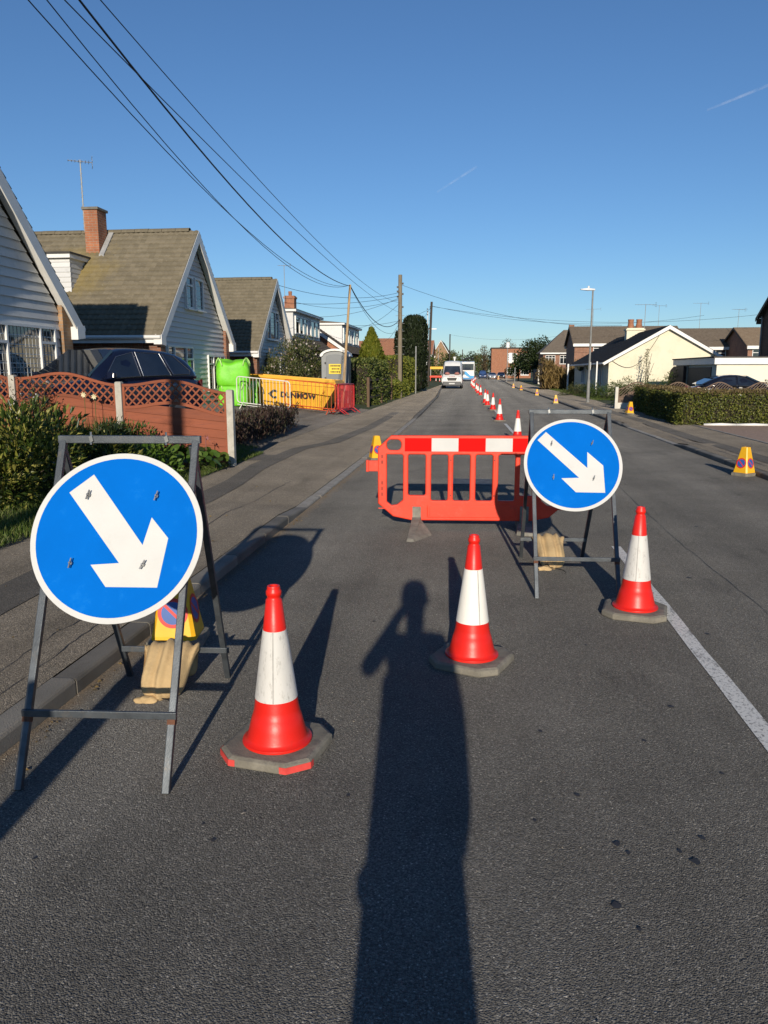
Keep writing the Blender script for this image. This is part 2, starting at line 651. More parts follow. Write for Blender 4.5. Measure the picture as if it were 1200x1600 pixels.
# pavements: the surface follows the kerb, down at the dropped kerbs
def drop_l(y):
    if y < 8.2: return 0.0
    if y < 9.1: return (y - 8.2) / 0.9
    if y < 27.0: return 1.0
    if y < 27.9: return 1 - (y - 27.0) / 0.9
    return 0.0
def drop_r(y):
    if y < 17.6: return 0.0
    if y < 18.5: return (y - 17.6) / 0.9
    if y < 24.0: return 1.0
    if y < 24.9: return 1 - (y - 24.0) / 0.9
    return 0.0
def pavement(name, side, mat, label):
    yl = sorted(set([-40, -20, 0, 8.2, 9.1, 17.6, 18.5, 24.0, 24.9, 27.0, 27.9] + ys))
    V, F = [], []
    for y in yl:
        k = kl(y) - 0.136 if side < 0 else kr(y) + 0.136
        d = drop_l(y) if side < 0 else drop_r(y)
        e = (-4.35 if side < 0 else 6.35)
        if y > 40: e = k + side * 2.3
        for t in (0.0, 0.25, 0.5, 1.0):
            V.append((k + (e - k) * t, y, 0.084 + 0.030 * t - d * 0.056 * (1 - t) ** 1.5))
    for j in range(len(yl) - 1):
        for i in range(3):
            F.append((j * 4 + i, j * 4 + i + 1, (j + 1) * 4 + i + 1, (j + 1) * 4 + i))
    b = MB(); b.add(V, F)
    o = b.build(name, mat)
    for p in o.data.polygons:
        if p.normal.z < 0: p.flip()
    return tag(o, label, 'pavement', kind='structure')
pavement('pavement', -1, pave_m, 'left hand tarmac pavement beside the garden fence')
pavement('pavement', 1, pave_m, 'right hand tarmac pavement in front of the clipped hedge')

# kerb stones: every stone near enough to be told apart
stone = MB()
prof = [(0, -0.06), (0.125, -0.06), (0.125, 0.066), (0.118, 0.079), (0.106, 0.085), (0, 0.085)]
def stone_mesh(name, mat, h=0.0, h2=0.0, length=0.915):
    b = MB()
    rings = []
    L = length - 0.010
    for yy, dz in ((0.0, -h), (L, -h2)):
        rings.append([(x, yy, z + (dz if z > 0 else 0)) for x, z in prof])
    b.loft(rings)
    return b.mesh(name, mat)
sm_full, sm_low = stone_mesh('kerb_stone', kerb_m), stone_mesh('kerb_stone', kerb_pale, 0.056, 0.056)
sm_dn, sm_up = stone_mesh('kerb_stone', kerb_m, 0.0, 0.056), stone_mesh('kerb_stone', kerb_m, 0.056, 0.0)
for side, lab in ((-1, 'left hand concrete kerb along the road'), (1, 'right hand concrete kerb along the road')):
    far = MB()
    yl = [y for y in ys if y >= 64] 
    y0 = -12.0
    f = kl if side < 0 else kr
    far.loft([[(f(y), y, -0.02), (f(y), y, 0.075), (f(y) + side * 0.125, y, 0.085), (f(y) + side * 0.125, y, -0.02)] for y in [61.2] + yl])
    k = tag(far.build('kerb', kerb_m), lab, 'kerb', kind='structure')
    y = y0
    while y < 61.0:
        d0 = (drop_l if side < 0 else drop_r)(y + 0.45)
        slope = (drop_l if side < 0 else drop_r)(y + 0.9) - (drop_l if side < 0 else drop_r)(y)
        me = sm_full
        if d0 >= 0.98: me = sm_low
        elif slope > 0.2: me = sm_dn
        elif slope < -0.2: me = sm_up
        if side > 0 and me in (sm_dn, sm_up):
            me = sm_up if me is sm_dn else sm_dn
        o = bpy.data.objects.new('kerb_stone', me)
        COL.objects.link(o)
        o.parent = k
        dz = random.uniform(-0.003, 0.003)
        if side < 0:
            o.location = (f(y) - 0.125 + random.uniform(-0.003, 0.003), y, dz)
            o.rotation_euler = (0, 0, -math.atan2(f(y + 0.915) - f(y), 0.915) + random.uniform(-0.003, 0.003))
        else:
            o.location = (f(y) + 0.125 + random.uniform(-0.003, 0.003), y + 0.909, dz)
            o.rotation_euler = (0, 0, math.pi - math.atan2(f(y + 0.915) - f(y), 0.915))
        y += 0.915

# painted centre line and tarmac repairs
paint_m, nt, b = nmat('worn white road paint')
v = coords(nt)
r1 = ramp(nt, [(0.40, 0.0), (0.47, 1.0)])
nt.links.new(noise(nt, v, 60, 6, 0.8), r1.inputs[0])
r2 = ramp(nt, [(0.30, 0.0), (0.42, 1.0)])
nt.links.new(noise(nt, coords(nt, 'Object', (2.0, 0.5, 1)), 7, 6, 0.7), r2.inputs[0])
nt.links.new(mixc(nt, math_n(nt, 'MULTIPLY', r1.outputs[0], r2.outputs[0]), (0.13, 0.12, 0.105), (0.74, 0.71, 0.64)), b.inputs['Base Color'])
b.inputs['Roughness'].default_value = 0.8
bump(nt, b, noise(nt, v, 170, 4), 0.6, 0.005)
cl = lambda y: 1.36 - max(0, y - 8) * 0.024 if y < 26 else 0.93 - (y - 26) * 0.012
for i, (a, c) in enumerate([(-7.6, -1.6), (1.4, 7.4), (10.4, 16.4), (19.4, 25.2), (28.4, 34.4), (37.4, 43.4), (46.4, 52.4), (55.4, 61.4)]):
    q = MB()
    n = 14
    L = [(cl(y) - 0.046 + random.uniform(-0.006, 0.006), y, 0.004) for y in np.linspace(a, c, n)]
    Rr = [(cl(y) + 0.046 + random.uniform(-0.006, 0.006), y, 0.004) for y in np.linspace(c, a, n)]
    q.add(L[:1] + [], [])
    P = L + Rr
    q.v = []
    vs = [p for pair in zip(L, Rr[::-1]) for p in pair]
    q.add(vs, [(2 * k, 2 * k + 1, 2 * k + 3, 2 * k + 2) for k in range(n - 1)])
    o = q.build('centre_line_mark', paint_m, road)
    for p in o.data.polygons:
        if p.normal.z < 0: p.flip()

def sheet(name, pts, mat, parent, z):
    q = MB()
    q.add([(x, y, z(x, y) if callable(z) else z) for x, y in pts], [tuple(range(len(pts)))])
    o = q.build(name, mat, parent)
    for p in o.data.polygons:
        if p.normal.z < 0: p.flip()
    return o
def band(name, left, right, mat, parent, zf):
    q = MB()
    vs = []
    for a, c in zip(left, right):
        vs += [(a[0], a[1], zf(a[0], a[1])), (c[0], c[1], zf(c[0], c[1]))]
    q.add(vs, [(2 * k, 2 * k + 1, 2 * k + 3, 2 * k + 2) for k in range(len(left) - 1)])
    o = q.build(name, mat, parent)
    for p in o.data.polygons:
        if p.normal.z < 0: p.flip()
    return o
lp_obj = bpy.data.objects['pavement']
rp_obj = bpy.data.objects['pavement.001']
def pz(side):
    def f(x, y):
        k = kl(y) - 0.125 if side < 0 else kr(y) + 0.125
        e = -4.35 if side < 0 else 6.35
        t = min(1, max(0, (x - k) / (e - k)))
        d = drop_l(y) if side < 0 else drop_r(y)
        lin = [(0, 0.084 - d * 0.056), (0.25, 0.0915 - d * 0.056 * 0.75 ** 1.5), (0.5, 0.099 - d * 0.056 * 0.5 ** 1.5), (1.0, 0.114)]
        for (t0, z0), (t1, z1) in zip(lin, lin[1:]):
            if t <= t1:
                return z0 + (z1 - z0) * (t - t0) / (t1 - t0) + 0.006
        return 0.12
    return f
def densify(pts, n=6):
    out = []
    for p, q in zip(pts, pts[1:]):
        for k in range(n):
            t = k / n
            out.append((p[0] + (q[0] - p[0]) * t, p[1] + (q[1] - p[1]) * t))
    return out + [pts[-1]]
pl_in = densify([(-3.02, -2.0), (-3.02, 4.2), (-3.12, 6.6), (-3.2, 8.9), (-3.25, 10.4), (-3.42, 12.2), (-3.45, 15.5), (-3.05, 17.2), (-2.9, 22), (-2.95, 30)])
pl_out = densify([(-3.42, -2.0), (-3.42, 4.2), (-3.5, 6.6), (-3.55, 8.9), (-3.6, 10.8), (-3.78, 12.6), (-3.75, 15.5), (-3.4, 17.0), (-3.2, 22), (-3.25, 30)])
band('tarmac_patch', pl_out, pl_in, patch_m, lp_obj, pz(-1))
sheet('tarmac_patch', [(-4.2, 13.1), (-3.7, 13.3), (-3.7, 14.2), (-4.2, 14.1)], patch_m, lp_obj, lambda x, y: pz(-1)(x, y) + 0.002)
band('tarmac_patch', densify([(5.0, 11), (5.05, 18), (5.15, 26), (5.1, 40)]), densify([(5.35, 11), (5.4, 18), (5.5, 26), (5.45, 40)]), patch_m, rp_obj, pz(1))
cover_m = M('cast iron cover', (0.10, 0.10, 0.105), 0.55, 0.3, 12, 0.6, 70, metal=0.6)
cv = MB()
cv.box(-0.32, 0.30, 11.35, 11.95, -0.01, 0.010)
for i in range(6):
    cv.box(-0.29, 0.27, 11.40 + i * 0.095, 11.44 + i * 0.095, 0.010, 0.013)
cv.build('manhole_cover', cover_m, road, bevel=0.003)
crack_m = M('dark tar', (0.042, 0.040, 0.040), 0.6, 0.3, 30)
# small tar spots and chippings lying on the road
def spot(x, y, r, seed):
    rr = random.Random(seed)
    q = MB()
    n = 11
    r = r * 0.8
    q.add([(x + r * (0.6 + 0.6 * rr.random()) * math.cos(2 * math.pi * k / n), y + 1.1 * r * (0.6 + 0.6 * rr.random()) * math.sin(2 * math.pi * k / n), 0.004) for k in range(n)], [tuple(range(n))])
    q.build('tar_spot', crack_m, road)
for i, (x, y, r) in enumerate([(0.43, 2.86, .014), (0.53, 2.55, .018), (0.56, 2.5, .012), (0.78, 2.48, .022), (0.74, 2.53, .013), (0.84, 2.62, .014), (0.47, 2.22, .02), (0.52, 2.12, .011),
                               (0.33, 3.4, .016), (0.79, 3.36, .014), (1.0, 3.75, .018), (0.25, 2.66, .010), (-0.9, 2.4, .012), (-0.47, 2.75, .011), (1.5, 4.9, .02), (1.75, 6.3, .025), (0.7, 4.6, .012), (-0.65, 4.9, .014), (2.4, 8.5, .03), (1.05, 3.1, .012)]):
    spot(x, y, r, i)
for i in range(20):
    spot(random.uniform(-1.6, 4.0), random.uniform(2.0, 9.0), random.uniform(0.005, 0.010), 100 + i)
chip_m = [M('pale chipping', (0.42, 0.36, 0.28), 0.8, 0.3, 30), M('grey chipping', (0.22, 0.2, 0.17), 0.85, 0.3, 30)]
cb = MB()
for i in range(420):
    if i < 260:
        x, y = -2.02 + abs(random.gauss(0, 0.07)), random.uniform(2.3, 12)
    else:
        x, y = random.uniform(-1.9, 2.4), random.uniform(1.7, 6.5)
    r = random.uniform(0.002, 0.0065) if i % 40 else random.uniform(0.008, 0.014)
    cb.cur = 0 if random.random() < 0.3 else 1
    p = [Vector((random.gauss(0, 1), random.gauss(0, 1), random.gauss(0, .7))).normalized() * r * random.uniform(.8, 1.2) for _ in range(4)]
    cb.add([(x + q.x, y + q.y, r * 0.4 + q.z * .6) for q in p], [(0, 1, 2), (0, 2, 3), (0, 3, 1), (1, 3, 2)])
tag(cb.build('loose_chippings', chip_m), 'loose stone chippings and grit in the gutter and on the road', 'grit', kind='stuff')

def crack(pts, w, parent, zf, seed):
    rr = random.Random(seed)
    P = densify(pts, 14)
    L, Q = [], []
    wx = 0.0
    for i, p in enumerate(P):
        wx = wx * 0.7 + rr.gauss(0, 0.007)
        ww = w * rr.uniform(0.25, 1.2)
        L.append((p[0] + wx - ww, p[1]))
        Q.append((p[0] + wx + ww, p[1]))
    band('crack', L, Q, crack_m, parent, lambda x, y: zf(x, y) - 0.002)
crack([(-2.25, 1.5), (-2.30, 3.3), (-2.33, 4.4)], 0.004, lp_obj, pz(-1), 1)
crack([(-2.42, 2.9), (-2.50, 4.0), (-2.42, 5.2)], 0.003, lp_obj, pz(-1), 2)
crack([(-2.6, 5.5), (-2.75, 8.0), (-2.7, 11.0)], 0.004, lp_obj, pz(-1), 3)
crack([(-3.7, 7.0), (-3.62, 9.5)], 0.003, lp_obj, pz(-1), 4)
crack([(4.9, 12.5), (4.85, 17.5), (4.95, 24)], 0.006, rp_obj, pz(1), 5)
crack([(2.05, 5.2), (2.0, 8.0), (2.12, 12.0)], 0.0025, road, lambda x, y: 0.006, 6)
# driveway between the fence and the hedge on the left, block-edged drive on the right
dv = MB()
xs_d = [-4.3, -5.5, -7.0, -8.6, -12, -19.5]
yy = [13.6, 22, 31.5]
dv.add([(x, y, gz(x) + 0.014 if x < -4.4 else 0.119) for y in yy for x in xs_d], [(j * 6 + i, j * 6 + i + 1, (j + 1) * 6 + i + 1, (j + 1) * 6 + i) for j in range(2) for i in range(5)])
o = dv.build('driveway', drive_m)
for p in o.data.polygons:
    if p.normal.z < 0: p.flip()
tag(o, 'grey tarmac driveway sloping up behind the wooden fence', 'driveway', kind='structure')
rd = MB()
rd.add([(6.3, 8, 0.118), (20, 8, 0.118), (20, 23.4, 0.118), (6.3, 23.4, 0.118)], [(0, 1, 2, 3)])
tag(rd.build('forecourt', M('reddish gravel', (0.36, 0.245, 0.175), 0.95, 0.35, 30, 0.4, 90)), 'reddish brown gravel forecourt in front of the clipped hedge', 'driveway', kind='structure')
ek = MB()
for i in range(16):
    ek.box(6.3, 6.37, 8 + i * 0.97, 8.955 + i * 0.97, 0.05, 0.128)
ek.build('edging_kerb', kerb_pale, bpy.data.objects['forecourt'])
rd2 = MB()
rd2.add([(6.3, 34.0, 0.112), (11, 34.0, 0.112), (11, 37.2, 0.112), (6.3, 37.2, 0.112)], [(0, 1, 2, 3)])

# ================================================================== SHARED SMALL MATERIALS
red_cone = M('cone red plastic', (0.70, 0.016, 0.008), 0.40, 0.10, 3, 0.05, 90, spec=0.45, dirt=(0.50, 0.03, 0.02), dscale=9, dlo=0.55, dhi=0.8)
sleeve_m = M('reflective white sleeve', (0.62, 0.60, 0.56), 0.5, 0.10, 5, 0.25, 350, dirt=(0.32, 0.30, 0.27), dscale=45, dlo=0.53, dhi=0.72, aniso=(1, 1, 0.35))
rubber_m = M('worn recycled rubber', (0.21, 0.19, 0.15), 0.9, 0.25, 8, 0.5, 120, dirt=(0.12, 0.11, 0.095), dscale=10)
steel_m = M('painted grey steel', (0.085, 0.095, 0.105), 0.45, 0.3, 12, 0.15, 200, metal=0.55, dirt=(0.14, 0.125, 0.11), dscale=16, dlo=0.56, dhi=0.74)
rust_m = M('rusty weld', (0.13, 0.055, 0.03), 0.85, 0.35, 25, 0.4, 150)
zinc_m = M('zinc clip', (0.30, 0.30, 0.29), 0.35, 0.2, 20, metal=0.9)
white_refl = M('white reflective sheet', (0.60, 0.592, 0.565), 0.8, 0.05, 4, 0.06, 500, spec=0.1, dirt=(0.53, 0.515, 0.475), dscale=9, dlo=0.6, dhi=0.8)
blue_refl = M('blue reflective sheet', (0.0, 0.132, 0.53), 0.8, 0.08, 3, 0.05, 500, spec=0.06, dirt=(0.01, 0.19, 0.60), dscale=6, dlo=0.58, dhi=0.8)
alu_back = M('sign back', (0.25, 0.26, 0.27), 0.5, 0.15, 8, metal=0.6)
yellow_m = M('yellow plastic', (0.80, 0.42, 0.012), 0.42, 0.12, 4, 0.05, 80, dirt=(0.55, 0.27, 0.02), dscale=6, dlo=0.58, dhi=0.8)
orange_m = M('orange barrier plastic', (0.76, 0.050, 0.018), 0.5, 0.14, 4, 0.10, 60, dirt=(0.50, 0.085, 0.05), dscale=7, dlo=0.55, dhi=0.75)
red_sheet = M('red reflective sheet', (0.78, 0.004, 0.003), 0.7, 0.06, 4, 0.04, 400, spec=0.1)
sack_m = M('sandbag canvas', (0.56, 0.395, 0.20), 0.95, 0.16, 7, 0.5, 500, dirt=(0.43, 0.295, 0.15), dscale=8)
black_m = M('black plastic', (0.016, 0.016, 0.018), 0.5, 0.3, 10)
wood_pole = M('weathered pole timber', (0.20, 0.165, 0.115), 0.9, 0.3, 4, 0.5, 40, aniso=(6, 6, 0.6))
dark_pole = M('dark creosoted timber', (0.055, 0.045, 0.038), 0.9, 0.3, 4, 0.5, 40, aniso=(6, 6, 0.6))
galv_m = M('galvanised steel', (0.36, 0.36, 0.34), 0.5, 0.2, 6, metal=0.4)
white_pvc = M('white plastic trim', (0.72, 0.71, 0.68), 0.4, 0.06, 3)
glass_dark = glass_mat('window glass')
glass_car = glass_mat('car glass', (0.008, 0.010, 0.014), 0.02, 1.0)

# ================================================================== KEEP-RIGHT SIGNS
def keep_right_sign(x, y, yaw, lean, label, rear, arrow_pts, bolts, rsh, top=1.49, barh=0.30, disc=1.038, w=0.30):
    t = thing('keep_right_sign', label, 'road sign', (x, y, 0), yaw, 'blue keep right signs')
    S, Cc = math.sin(lean), math.cos(lean)
    P = lambda a, h, off=0.0: Vector((a, h * S - off * Cc, h * Cc + off * S))      # point on the leaning front frame
    topv = P(0, top)
    for sx in (-1, 1):
        q = MB(); q.bar(P(sx * w, 0.0), P(sx * w, top), 0.030, 0.026, up=(0, 1, 0))
        l = q.build('leg', steel_m, t, local=True, bevel=0.003)
        q = MB(); q.bar(P(sx * w, barh - 0.035), P(sx * w, barh - 0.006), 0.0325, 0.0285, up=(0, 1, 0))
        q.build('weld', rust_m, l, local=True)
        q = MB(); q.bar((sx * (w - 0.028) + rsh * 0.6, rear, 0.0), (sx * w + rsh, topv.y + 0.035, topv.z - 0.03), 0.030, 0.026, up=(0, 1, 0))
        q.build('rear_leg', steel_m, t, local=True, bevel=0.003)
    q = MB(); q.bar(P(-w - 0.022, top), P(w + 0.022, top), 0.030, 0.034); q.build('top_bar', steel_m, t, local=True, bevel=0.003)
    q = MB(); q.bar(P(-w - 0.02, barh, 0.0135), P(w + 0.02, barh, 0.0135), 0.014, 0.03); q.build('lower_bar', steel_m, t, local=True, bevel=0.002)
    fr = 0.19
    ry = rear + (topv.y + 0.035 - rear) * fr / (topv.z - 0.03)
    q = MB(); q.bar((-w + 0.01, ry - 0.017, fr), (w - 0.01, ry - 0.017, fr), 0.014, 0.03); q.build('rear_bar', steel_m, t, local=True, bevel=0.002)
    for i in (-1, 1):                                   # wing nut clamps on the top bar
        q = MB()
        c = P(i * 0.17, top)
        q.tube([c + Vector((0, -0.02, -0.022)), c + Vector((0, -0.012, 0.034))], 0.005, 6)
        q.obox(c + Vector((0.004, -0.021, 0.004)), (0.007, 0, 0.004), (0, 0.005, 0), (-0.003, 0, 0.013))
        q.build('clamp', zinc_m, t, local=True)
    # the plate, its white rim, the blue field and the arrow lie one above the other
    rot = Matrix.Rotation(math.pi / 2 - lean, 4, 'X')
    cen = P(0, disc, 0.030)
    nrm = P(0, 0, 1.0)
    T = lambda off: Matrix.Translation(cen + nrm * off) @ rot
    pl = curve_plate('plate', [circ(0, 0, 0.375, 72)], 0.006, 0.0015, white_refl, t, T(0.0))
    curve_plate('blue_field', [circ(0, 0, 0.350, 72)], 0.0016, 0.0002, blue_refl, pl, T(0.0034))
    ar = arrow_pts
    curve_plate('arrow', [ar], 0.0016, 0.0002, white_refl, pl, T(0.0044))
    q = MB()
    for i in (-1, 1):
        q.bar(P(-0.31, disc + i * 0.15, 0.016), P(0.31, disc + i * 0.15, 0.016), 0.03, 0.012, up=(0, 1, 0))
    q.build('stiffener', alu_back, pl, local=True)
    for bx, by in bolts:
        if True:
            q = MB()
            c = P(bx, disc + by, 0.036)
            q.tube([c, c + nrm * 0.028], 0.0045, 6)
            ux = Vector((1, 0, 0)); uy = P(0, 1, 0)
            a = random.uniform(0.9, 1.6)
            d = ux * math.cos(a) + uy * math.sin(a)
            e = -ux * math.sin(a) + uy * math.cos(a)
            q.obox(c + nrm * 0.012, d * 0.006, e * 0.006, nrm * 0.005)
            for sgn in (-1, 1):
                q.obox(c + nrm * 0.018 + d * sgn * 0.012, d * 0.008, e * 0.0025, nrm * 0.006 + d * sgn * 0.002)
            q.build('wing_nut', zinc_m, pl, local=True)
    return t, ry
keep_right_sign(-1.491, 2.658, 0.072, 0.433, 'nearest blue keep right arrow sign on grey A frame, standing by the left kerb', 1.185,
                [(-.228, .193), (-.128, .276), (.119, -.037), (.147, .085), (.227, -.006), (.199, -.219), (-.022, -.219), (-.097, -.125), (.025, -.116)][::-1],
                [(-.136, .179), (.164, .176), (-.178, -.122), (.133, -.125)], -0.028)
keep_right_sign(0.775, 5.58, 0.06, 0.452, 'smaller looking blue keep right sign standing in front of the orange barrier', 1.30,
                [(-.265, .197), (-.198, .265), (.107, -.029), (.112, .102), (.228, -.008), (.232, -.226), (.012, -.224), (-.093, -.113), (.041, -.108)][::-1],
                [(-.16, .165), (.15, .17), (-.155, -.11), (.15, -.115)], 0.008, disc=1.04)

# ================================================================== SANDBAGS hung over the rear bars
def sandbag(label, loc, yaw, width, front, back, thick, seed, tie=True):
    rr = random.Random(seed)
    t = thing('sandbag', label, 'sandbag', loc, yaw, 'canvas sandbags weighing down the signs')
    # path of the bag: up from the front bottom, over the bar, down the back
    k_ = front / 0.175
    path = [(-0.125 * k_, -0.178), (-0.130 * k_, -0.158), (-0.128 * k_, -0.122), (-0.112 * k_, -0.078), (-0.082, -0.028), (-0.046, 0.022), (-0.012, 0.050), (0.020, 0.042), (0.045, 0.0), (0.058, -0.055), (0.062, -0.095), (0.058, -0.13), (0.05, -0.15)]
    m = len(path)
    rings = []
    nseg = 96
    ph = [rr.uniform(0, 6.28) for _ in range(6)]
    for i, (py, pzv) in enumerate(path):
        s = i / (m - 1)
        fill = [0.30, 0.78, 1.0, 1.02, 0.86, 0.64, 0.46, 0.42, 0.5, 0.8, 1.0, 0.8, 0.3][i]
        wid = width * [0.42, 0.68, 0.82, 0.87, 0.90, 0.98, 1.10, 1.08, 0.98, 0.92, 0.90, 0.82, 0.55][i]
        a = Vector((0, path[min(i + 1, m - 1)][0] - path[max(i - 1, 0)][0], path[min(i + 1, m - 1)][1] - path[max(i - 1, 0)][1])).normalized()
        nrm = Vector((0, -a.z, a.y)) * -1
        ring = []
        for k in range(nseg):
            th = 2 * math.pi * k / nseg
            cx = math.cos(th)
            sx = math.sin(th)
            u = math.copysign(abs(cx) ** 0.75, cx) * wid / 2
            pleat = (0.0095 * math.sin(u * 78 + ph[0] + s * 1.5) + 0.0055 * math.sin(u * 131 + ph[1] - s * 2) + 0.005 * math.sin(u * 43 + ph[2])) * (0.9 + 0.8 * (1 - fill))
            crease = 0.009 * math.sin(u * 24 + ph[3] + s * 7) * fill - 0.006 * max(0.0, 1 - abs(math.sin(u * 34 + ph[5] + 2.2 * s)) * 2.4)
            d = math.copysign(abs(sx) ** 0.8, sx) * thick * 0.5 * fill + (pleat + crease) * (1 if sx > 0 else -1)
            p = Vector((u + 0.006 * math.sin(s * 9 + ph[4]), py, pzv)) + nrm * d
            ring.append(p)
        rings.append(ring)
    b = MB(); b.loft(rings)
    b.build('sack', sack_m, t, local=True, smooth='all', sub=1)
    if tie:
        q = MB()
        bot = Vector((-width * 0.2, -0.155 * k_, -0.158))
        rings = []
        for dz, rad in ((0.05, 0.050), (0.022, 0.028), (0.0, 0.022), (-0.022, 0.036), (-0.045, 0.050), (-0.052, 0.03)):
            rings.append([bot + Vector((rad * 1.25 * math.cos(a) * (1 + .22 * math.sin(a * 5 + ph[5])) + dz * .5, dz + 0.006 * math.sin(a * 3), max(-0.022, rad * .62 * math.sin(a) * (1 + .2 * math.cos(a * 7)) + dz * .25))) for a in np.linspace(0, 2 * math.pi, 25)[:-1]])
        q.loft(rings)
        q.build('gathered_neck', sack_m, t, local=True, smooth='all', sub=1)
        q = MB()
        q.tube([bot + Vector((0.030 * math.cos(a), 0.002, 0.020 * math.sin(a))) for a in np.linspace(0, 2 * math.pi, 14)], 0.004, 5)
        q.tube([bot + Vector((0.03, -0.005, 0.0)), bot + Vector((0.09, -0.02, -0.005)), bot + Vector((0.14, -0.05, -0.012)), bot + Vector((0.15, -0.10, -0.018)), bot + Vector((0.13, -0.15, -0.019))], 0.0035, 5)
        q.build('tie_cord', black_m, t, local=True, smooth='all')
    return t
def on_sign(x, y, yaw, lx, ly, z):
    return (x + lx * math.cos(yaw) - ly * math.sin(yaw), y + lx * math.sin(yaw) + ly * math.cos(yaw), z)
sandbag('pleated tan sandbag tied with cord, hung under the nearest blue sign', on_sign(-1.491, 2.658, 0.072, -0.01, 1.07, 0.172), 0.072, 0.27, 0.215, 0.165, 0.14, 3)
sandbag('tan sandbag slung low on the frame of the sign in front of the orange barrier', on_sign(0.775, 5.58, 0.06, -0.05, 1.15, 0.175), 0.06, 0.26, 0.30, 0.16, 0.15, 8, tie=True)

# ================================================================== TRAFFIC CONES
def cone_meshes():
    base = MB()
    def octo(h, cut, z):
        return [(h, -h + cut, z), (h, h - cut, z), (h - cut, h, z), (-h + cut, h, z), (-h, h - cut, z), (-h, -h + cut, z), (-h + cut, -h, z), (h - cut, -h, z)]
    base.loft([octo(0.208, 0.080, 0.0), octo(0.212, 0.080, 0.006), octo(0.210, 0.080, 0.036), octo(0.194, 0.074, 0.046), octo(0.15, 0.06, 0.047)])
    body = MB()
    body.lathe([(0.150, 0.044), (0.154, 0.050), (0.152, 0.058), (0.134, 0.066), (0.1305, 0.076), (0.1195, 0.12), (0.1082, 0.165), (0.1055, 0.168), (0.0975, 0.205), (0.054, 0.525), (0.0345, 0.690), (0.0285, 0.696), (0.0285, 0.706), (0.033, 0.710), (0.0335, 0.728), (0.028, 0.735), (0.0285, 0.742), (0.0265, 0.75), (0.019, 0.75), (0.019, 0.70)], 40)
    slv = MB()
    def rad(z):
        return 0.098 + (0.054 - 0.098) * (z - 0.205) / 0.32 + 0.0022
    slv.lathe([(rad(0.250) - 0.002, 0.250), (rad(0.250), 0.250), (rad(0.40), 0.40), (rad(0.557), 0.557), (rad(0.557) - 0.002, 0.557)], 40, cap=False)
    return base.mesh('base', rubber_m), body.mesh('cone_body', red_cone), slv.mesh('reflective_sleeve', sleeve_m)
cb_, cc_, cs_ = cone_meshes()
sq_ = MB()
sq_.loft([[((0.098 + (0.054 - 0.098) * (z - 0.205) / 0.32) + 0.003, -0.003, z), ((0.098 + (0.054 - 0.098) * (z - 0.205) / 0.32) + 0.0036, 0.0, z), ((0.098 + (0.054 - 0.098) * (z - 0.205) / 0.32) + 0.003, 0.003, z), ((0.098 + (0.054 - 0.098) * (z - 0.205) / 0.32), 0.0, z)] for z in (0.251, 0.556)])
seam_me = sq_.mesh('seam', M('sleeve seam', (0.40, 0.385, 0.36), 0.6, 0.2, 20))
for me in (cc_, cs_):
    for p in me.polygons:
        p.use_smooth = True
    me.set_sharp_from_angle(angle=R(50))
def cone(x, y, rz, label, tilt=(0, 0), z=0.0, sleeve=None):
    t = thing('traffic_cone', label, 'traffic cone', (x, y, z), rz, 'red and white traffic cones')
    for nm, me in (('base', cb_), ('cone_body', cc_), ('reflective_sleeve', cs_)):
        o = bpy.data.objects.new(nm, me)
        COL.objects.link(o)
        o.parent = t
        if nm == 'reflective_sleeve':
            sm_ = bpy.data.objects.new('seam', seam_me); COL.objects.link(sm_); sm_.parent = o; sm_.rotation_euler = (0, 0, R(-92) - rz + random.uniform(-.5, .5))
        if nm == 'base':
            bv = o.modifiers.new('bevel', 'BEVEL'); bv.width = 0.004; bv.segments = 2
    return t
sleeve_clean = M('bright reflective sleeve', (0.80, 0.77, 0.70), 0.42, 0.06, 5, 0.15, 350, dirt=(0.55, 0.52, 0.46), dscale=45, dlo=0.58, dhi=0.75, aniso=(1, 1, 0.35))
c1 = cone(-0.845, 3.10, R(-10), 'nearest traffic cone with red painted base corners, beside the left blue sign')
pr = M('worn red corner paint', (0.60, 0.055, 0.045), 0.7, 0.2, 14, dirt=(0.3, 0.2, 0.15), dscale=30, dlo=0.6, dhi=0.75)
for a in (180, 270):
    q = MB()
    # paint wraps the two front corners of the base slab
    c, s_ = math.cos(R(a)), math.sin(R(a))
    rotp = lambda p: (p[0] * c - p[1] * s_, p[0] * s_ + p[1] * c, p[2])
    h, cu = 0.2135, 0.081
    ptsA = [(h, h - cu - 0.03, 0.006), (h, h - cu, 0.006), (h - cu, h, 0.006), (h - cu - 0.03, h, 0.006)]
    ptsB = [(p[0] * 0.994, p[1] * 0.994, 0.035) for p in ptsA]
    vs = [rotp(p) for p in ptsA + ptsB]
    q.add(vs, [(0, 1, 5, 4), (1, 2, 6, 5), (2, 3, 7, 6)])
    q.build('corner_paint', pr, c1, local=True)
c2 = cone(0.005, 4.25, R(-22), 'middle traffic cone with bright white sleeve, shaded at its foot by the photographer')
for ch in c2.children:
    if ch.name.startswith('reflective'):
        ch.data = cs_.copy(); ch.data.materials[0] = sleeve_clean
cone(1.125, 5.30, R(-14), 'right hand near traffic cone touching the worn white centre line')
